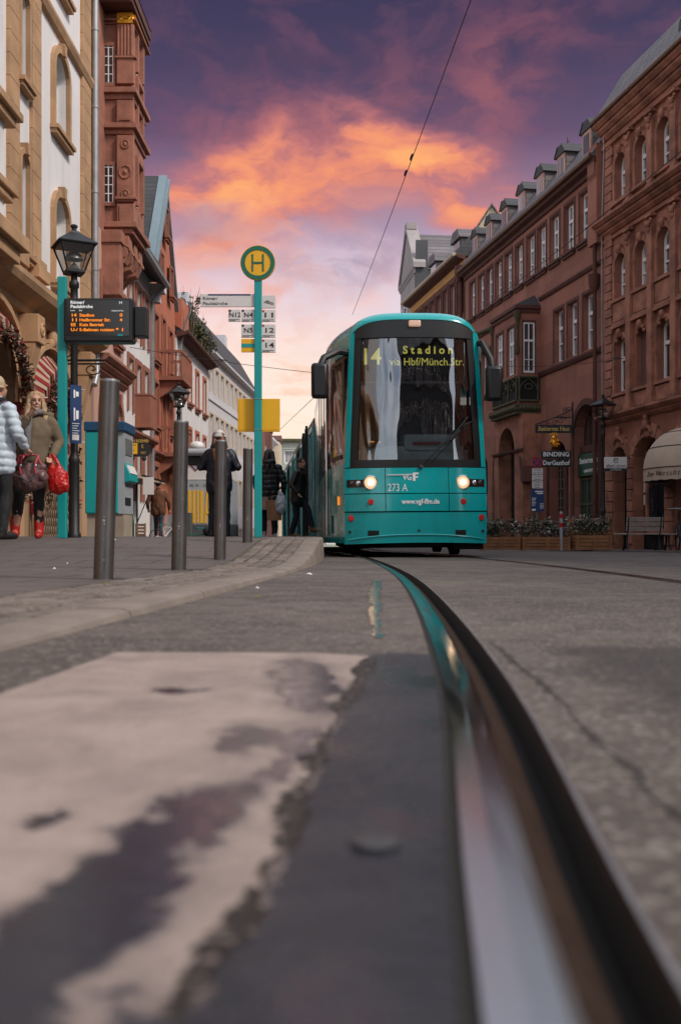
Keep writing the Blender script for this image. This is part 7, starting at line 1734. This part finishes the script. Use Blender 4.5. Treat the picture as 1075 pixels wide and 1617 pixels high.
# passenger stepping down from the tram door
Yt = 21.6; xt = PX(474, Yt)
person('passenger in a dark jacket stepping down from the open tram door', (xt-.04, Yt, zp(Yt)-.02), R(62), 1.74, ((-.05, .10, .0), (.06, -.34, .12)), ((-.26, -.14, .95), (.28, .16, 1.0)), ((-.29, .0, 1.12), (.30, .12, 1.14)),
       'black_nylon', 'dark_denim', 'brown_shoe', ('short', 'dark_hair', 0), coat_len=.42, voxel=.014, lean=(0, -.05))

# ------------------------------------------------------------------ stall and clutter further down the pavement
def stall():
    Y = 27.0; xa, xb = PX(293, Y), PX(372, Y); zb = zp(Y)-.03; t = thing('market_stall', 'grey market stall with yellow lettered front and a rolled awning', 'stall', ((xa+xb)/2, Y, zb)); hw_ = (xb-xa)/2
    Z = lambda py: PZ(py, Y)-zb; X = lambda px: PX(px, Y)-(xa+xb)/2
    MB().box(-hw_, hw_*.9, .0, 1.4, 0, Z(828)).build('base', M['party'], t)
    MB().box(-hw_*.98, hw_*.88, .04, 1.36, Z(828), Z(758)).build('front_panel', M['grey_panel'], t)
    MB().box(-hw_*.96, hw_*.86, .10, 1.3, Z(757), Z(735)).build('upper_panel', M['signwhite'], t)
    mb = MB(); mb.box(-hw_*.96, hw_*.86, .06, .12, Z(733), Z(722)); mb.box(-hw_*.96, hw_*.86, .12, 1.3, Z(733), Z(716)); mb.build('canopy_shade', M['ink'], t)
    mb = MB(); mb.T = Matrix.Translation((0, 0, Z(714))) @ Matrix.Rotation(R(90), 4, 'Y'); mb.lathe([(.01, -hw_*1.02), (.10, -hw_*1.02), (.105, 0), (.10, hw_*1.02), (.01, hw_*1.02)], seg=14); mb.build('awning_roll', M['grey_panel'], t, 40)
    mb = MB(); mb.ball((X(308), .3, Z(703)), .22, .2, .14, 10, 7); mb.build('bowl', M['signwhite'], t, 60)
    mb = MB(); mb.prism([(X(299), Z(734)), (X(318), Z(734)), (X(308), Z(744))], 'xz', .085, .095); mb.build('pennant', M['cloth_red'], t); mb = MB(); mb.prism([(X(302), Z(735)), (X(315), Z(735)), (X(308), Z(741.5))], 'xz', .078, .084); mb.build('pennant_field', M['grey_panel'], t)
    # tall yellow capitals
    def bar(a, b, nm='yellow_letter'): return a, b
    mb = MB(); z0, z1 = Z(826), Z(774)
    for a, b in ((297, 301.5), (304, 308), (310.5, 314), (316, 320.5)): mb.box(X(a), X(b), .028, .038, z0, z1)
    mb.build('letter', M['yellow'], t)
    mb = MB(); mb.prism([(X(322), z0), (X(326), z0), (X(328.5), z1), (X(325.5), z1)], 'xz', .028, .038); mb.prism([(X(330), z0), (X(334), z0), (X(331), z1), (X(328.3), z1)], 'xz', .024, .034); mb.box(X(325), X(331), .02, .03, z0+.25, z0+.33); mb.build('letter', M['yellow'], t)
    lettering('KL 51 - 24', .10, M['ink'], t, (X(313), .035, Z(766.5)), width=.45)
    mb = MB(); mb.box(X(292), X(304), -.4, -.05, 0, Z(810)); mb.build('waste_bin', M['party'], t)
stall()
def shop_sign():
    Y = 28.6; s = Y/F_; t = thing('wine_shop_sign', 'black and yellow projecting shop sign with gilt capitals on the left houses', 'sign', (PX(213, Y), Y, PZ(708, Y)))
    mb = MB(); mb.prism([(-21*s, 10*s), (17*s, 10*s), (23*s, 4*s), (23*s, -9*s), (17*s, -13*s), (-17*s, -13*s), (-21*s, -9*s)], 'xz', 0, .06); mb.build('board', M['ink'], t)
    MB().box(-20*s, 4*s, -.03, -.002, -9*s, 8.5*s).build('yellow_panel', M['yellow'], t)
    mb = MB()
    for k, w_ in enumerate((20, 12, 17)): mb.box(-18*s, (-18+w_)*s, -.034, -.03, (5-4.2*k)*s, (6-4.2*k)*s)
    mb.build('small_print', M['ink'], t)
    lettering('TOR AM ROEMER', .12, M['letter_gold'], t, (1*s, -.004, 11.7*s), width=42*s, bold=.003); lettering('E', .14, M['letter_gold'], t, (12*s, -.004, 3*s)); lettering('WAT', .11, M['letter_gold'], t, (13.5*s, -.004, -7*s), width=9*s)
    mb = MB(); mb.tube([(-24*s, .03, 15*s), (24*s, .03, 15*s)], .015, 5); mb.tube([(-24*s, .03, -14*s), (-21*s, .03, -9*s)], .015, 5); mb.ball((14*s, .03, -16*s), .07, .05, .07, 8, 6); mb.ball((-4*s, .03, -15*s), .07, .05, .07, 8, 6); mb.build('bracket', M['iron'], t)
    # stone shop pier with canopy, crate, bottles
    Y = 27.2; zb = zp(Y); t = thing('shop_canopy', 'grey beige shop canopy on a stone pier behind the ticket machine', 'canopy', (-6.4, Y, zb))
    MB().box(.02, .35, -.2, .5, -.3, 2.35).build('pier', M['beige_stone'], t, bevel=.02)
    mb = MB(); mb.box(0, .95, -.1, 3.6, 1.62, 1.72); mb.prism([(.0, 1.72), (1.0, 1.72), (.0, 2.0)], 'xz', -.1, 3.6); mb.build('canopy', M['cream_cloth'], t)
    mb = MB(); mb.box(.6, .64, 1.0, 1.04, -.3, 1.62); mb.tube([(.62, 1.02, .4), (.95, 1.02, 1.2)], .015, 5); mb.build('support', M['iron'], t)
    MB().box(.95, 1.25, .2, .23, 1.18, 1.66).build('price_banner', M['signwhite'], t)
    for i, (px, lb, m_) in enumerate(((195, 'dark wine bottle with a red cap and white label by the stone pier', 'ink'), (203.5, 'clear glass bottle on the pavement by the stone pier', 'plastic_bag'), (209, 'green glass bottle next to the slatted crate', 'green_sign'))):
        Yq = 25.5; o = MB().lathe([(.05, 0), (.05, .36), (.045, .42), (.018, .50), (.018, .60), (.02, .61), (.005, .62)], seg=12).build('bottle', M[m_], None, 40); o.location = (PX(px, Yq), Yq, zp(Yq)); tag(o, lb, 'bottle', 'bottles on the pavement')
        if i == 0: MB().lathe([(.052, .12), (.052, .3)], seg=12).build('label', M['signwhite'], o); MB().lathe([(.021, .50), (.021, .62), (.004, .625)], seg=10).build('cap', M['red'], o)
    Yq = 25.6; t = thing('slatted_crate', 'small slatted wooden crate standing on the pavement by the bottles', 'crate', (PX(222, Yq), Yq, zp(Yq)))
    mb = MB()
    for k in range(4): mb.box(-.12, .12, -.1, -.085, .03+k*.085, .09+k*.085); mb.box(-.12, .12, .085, .1, .03+k*.085, .09+k*.085)
    mb.box(-.12, .12, -.085, .085, .02, .035)
    for x in (-.12, .1): mb.box(x, x+.02, -.085, .085, 0, .36)
    mb.build('crate', M['crate'], t)
    Yq = 27.5; t = thing('sandwich_board', 'leaning white pavement board beside the man in brown', 'sign', (PX(268, Yq), Yq, zp(Yq)))
    mb = MB(); mb.prism([(-.16, 0), (.16, 0), (.10, .62), (-.10, .62)], 'xz', -.02, 0); mb.build('front_board', M['signwhite'], t); mb = MB(); mb.prism([(.0, .62), (.02, .62), (.36, 0), (.34, 0)], 'yz', -.10, .10); mb.build('rear_board', M['party'], t)
    # kick scooter lying by the stall
    Yq = 24.0; t = thing('kick_scooter', 'small green kick scooter lying on the pavement before the stall', 'scooter', (PX(312, Yq), Yq, zp(Yq)))
    MB().box(-.32, .18, -.06, .06, .05, .08).build('deck', M['hgreen'], t, bevel=.01); mb = MB(); mb.tube([(.2, 0, .07), (.26, 0, .2), (-.02, .1, .22), (-.10, .35, .2)], .016, 7); mb.build('handlebar', M['teal_pole'], t, 50)
    for x in (-.36, .24): mb = MB(); mb.T = Matrix.Translation((x, 0, .07)) @ Matrix.Rotation(R(90), 4, 'X'); mb.lathe([(.02, -.02), (.07, -.02), (.07, .02), (.02, .02)], seg=16); mb.build('wheel', M['rubber'], t, 40)
    mb = MB(); mb.ball((.08, .05, .16), .14, .1, .12, 12, 8); o = mb.build('helmet', M['ink'], None, 60); o.location = (PX(325, Yq), Yq-.2, zp(Yq)-.02); tag(o, 'dark rounded helmet lying beside the green scooter', 'helmet')
    t = thing('parked_bicycle', 'white and green bicycle parked beside the man in brown', 'bicycle', (PX(262, 26.5), 26.5, zp(26.5)-.25), R(25)); t.scale = (.6, .6, .6)
    for x in (-.45, .45):
        mb = MB(); mb.T = Matrix.Translation((x, 0, .45)) @ Matrix.Rotation(R(90), 4, 'X'); mb.tube([(.3*math.cos(a*math.pi/12), .3*math.sin(a*math.pi/12), 0) for a in range(25)], .02, 6, caps=False); mb.build('wheel', M['rubber'], t, 50)
    mb = MB(); mb.tube([(-.45, 0, .45), (-.05, 0, .42), (.3, 0, .85), (-.15, 0, .87), (-.05, 0, .42)], .03, 7); mb.build('frame', M['signwhite'], t, 50); mb = MB(); mb.tube([(.45, 0, .45), (.3, 0, .85), (.27, 0, 1.05)], .03, 7); mb.box(-.3, .0, -.1, .1, .95, 1.0); mb.build('fork', M['hgreen'], t)
    # red striped pennant cloth on the house by the lamp
shop_sign()

rl = random.Random(11)
for k in range(12):
    Yq = rl.uniform(3.2, 10.5); Xq = (XK(Yq)+rl.uniform(.05, .25)) if k % 3 == 0 else XK(Yq)-rl.uniform(.5, 2.2); zq = (zr(Yq) if k % 3 == 0 else zp(Yq))+.003; a = rl.uniform(.008, .022)
    mb = MB(); mb.add([(-a, -a*.5, 0), (a, -a*.6, .002), (a*.9, a*.5, .003), (-a*.6, a*.7, .001), (0, 0, .012)], [(0, 1, 4), (1, 2, 4), (2, 3, 4), (3, 0, 4), (3, 2, 1, 0)])
    o = mb.build('litter_scrap', M['leaf_dry'] if k % 2 else M['signwhite'], None); o.location = (Xq, Yq, zq); o.rotation_euler = (0, 0, rl.uniform(0, 6)); tag(o, 'tiny crumpled scrap of litter lying by the kerb', 'litter', 'litter scraps along the kerb')
# ------------------------------------------------------------------ overhead wires
def wire(label, pts, r=.011, parts=None):
    t = thing('overhead_wire', label, 'wire'); P = [Vector(p) for p in pts]
    MB().tube(P, r, 5).build('wire', M['iron'], t)
    if parts:
        mb = MB()
        for f in parts:
            c_ = P[0].lerp(P[-1], f); d = (P[-1]-P[0]).normalized(); mb.tube([c_-d*.14, c_-d*.08, c_+d*.08, c_+d*.14], [.009, .02, .02, .009], 7)
        mb.build('insulator', M['rubber'], t)
    return t
p_ = lambda px, py, Y: (PX(px, Y), Y, PZ(py, Y))
def line(a, b, sag=.1, n=14):
    A, B_ = Vector(a), Vector(b); return [A.lerp(B_, k/n)-Vector((0, 0, sag*4*(k/n)*(1-k/n))) for k in range(n+1)]
wire('long tram contact wire rising from the tram roof to the top of the picture', line(p_(752, -25, 9.5), p_(556, 497, 28), .05), .006, (.27, .31))
wire('thin span wire sloping across the dark red houses on the right', line(p_(1078, 236, 18), p_(770, 480, 30), .05), .010)
wire('thin drooping wire crossing the lower right facades to a wall hook', line(p_(1000, 563, 28), p_(800, 578, 34), .10), .010, (.12,))
wire('faint span wire from the salmon gable to the tram mirror', line(p_(205, 548, 30), p_(512, 590, 30), .05), .009, (.48,))
wire('faint wire descending beside the yellow panel to the far block', line(p_(512, 612, 33), p_(440, 680, 60), .0), .012)

# ------------------------------------------------------------------ parts that ended up in far-apart pieces become objects of their own
def split_pieces():
    skip = ('lettering', 'foliage', 'stem', 'small_print', 'panel_seam', 'spokes', 'lattice', 'foot', 'indicator_light')
    done = 0
    for o in [o for o in bpy.data.objects if o.type == 'MESH' and o.parent is not None and o.data.users == 1]:
        base = o.name.split('.')[0]
        if base in skip or len(o.data.vertices) > 20000: continue
        me = o.data; n = len(me.vertices); par = list(range(n))
        def find(i):
            while par[i] != i: par[i] = par[par[i]]; i = par[i]
            return i
        key = {}
        for v in me.vertices:
            k = tuple(round(x, 4) for x in v.co)
            if k in key: par[find(v.index)] = find(key[k])
            else: key[k] = v.index
        for p in me.polygons:
            a = find(p.vertices[0])
            for v in p.vertices[1:]: par[find(v)] = a
        roots = {}; co = np.array([v.co[:] for v in me.vertices])
        lab = np.array([find(i) for i in range(n)])
        u, inv = np.unique(lab, return_inverse=True); k = len(u)
        if k < 2 or k > 400: continue
        lo = np.full((k, 3), 1e9); hi = np.full((k, 3), -1e9); np.minimum.at(lo, inv, co); np.maximum.at(hi, inv, co)
        size = (hi-lo).max(1); gap = np.maximum(0, np.maximum(lo[:, None]-hi[None], lo[None]-hi[:, None])); near = np.sqrt((gap**2).sum(2)) <= np.maximum(.02, .5*np.maximum(size[:, None], size[None]))
        comp = -np.ones(k, int); c_ = 0
        for i in range(k):
            if comp[i] >= 0: continue
            st_ = [i]; comp[i] = c_
            while st_:
                q = st_.pop()
                for r in np.nonzero(near[q] & (comp < 0))[0]: comp[r] = c_; st_.append(r)
            c_ += 1
        if c_ < 2 or c_ > 40: continue
        pv = comp[inv]; sm = [p.use_smooth for p in me.polygons]
        for ci in range(1, c_):
            bm = bmesh.new(); bm.from_mesh(me); bm.verts.ensure_lookup_table()
            bmesh.ops.delete(bm, geom=[bm.verts[i] for i in range(n) if pv[i] != ci], context='VERTS')
            m2 = me.copy(); bm.to_mesh(m2); bm.free(); d = o.copy(); d.data = m2; COL.objects.link(d); d.parent = o.parent; done += 1
        bm = bmesh.new(); bm.from_mesh(me); bm.verts.ensure_lookup_table()
        bmesh.ops.delete(bm, geom=[bm.verts[i] for i in range(n) if pv[i] != 0], context='VERTS'); bm.to_mesh(me); bm.free()
    print('split into', done, 'further parts')
split_pieces()
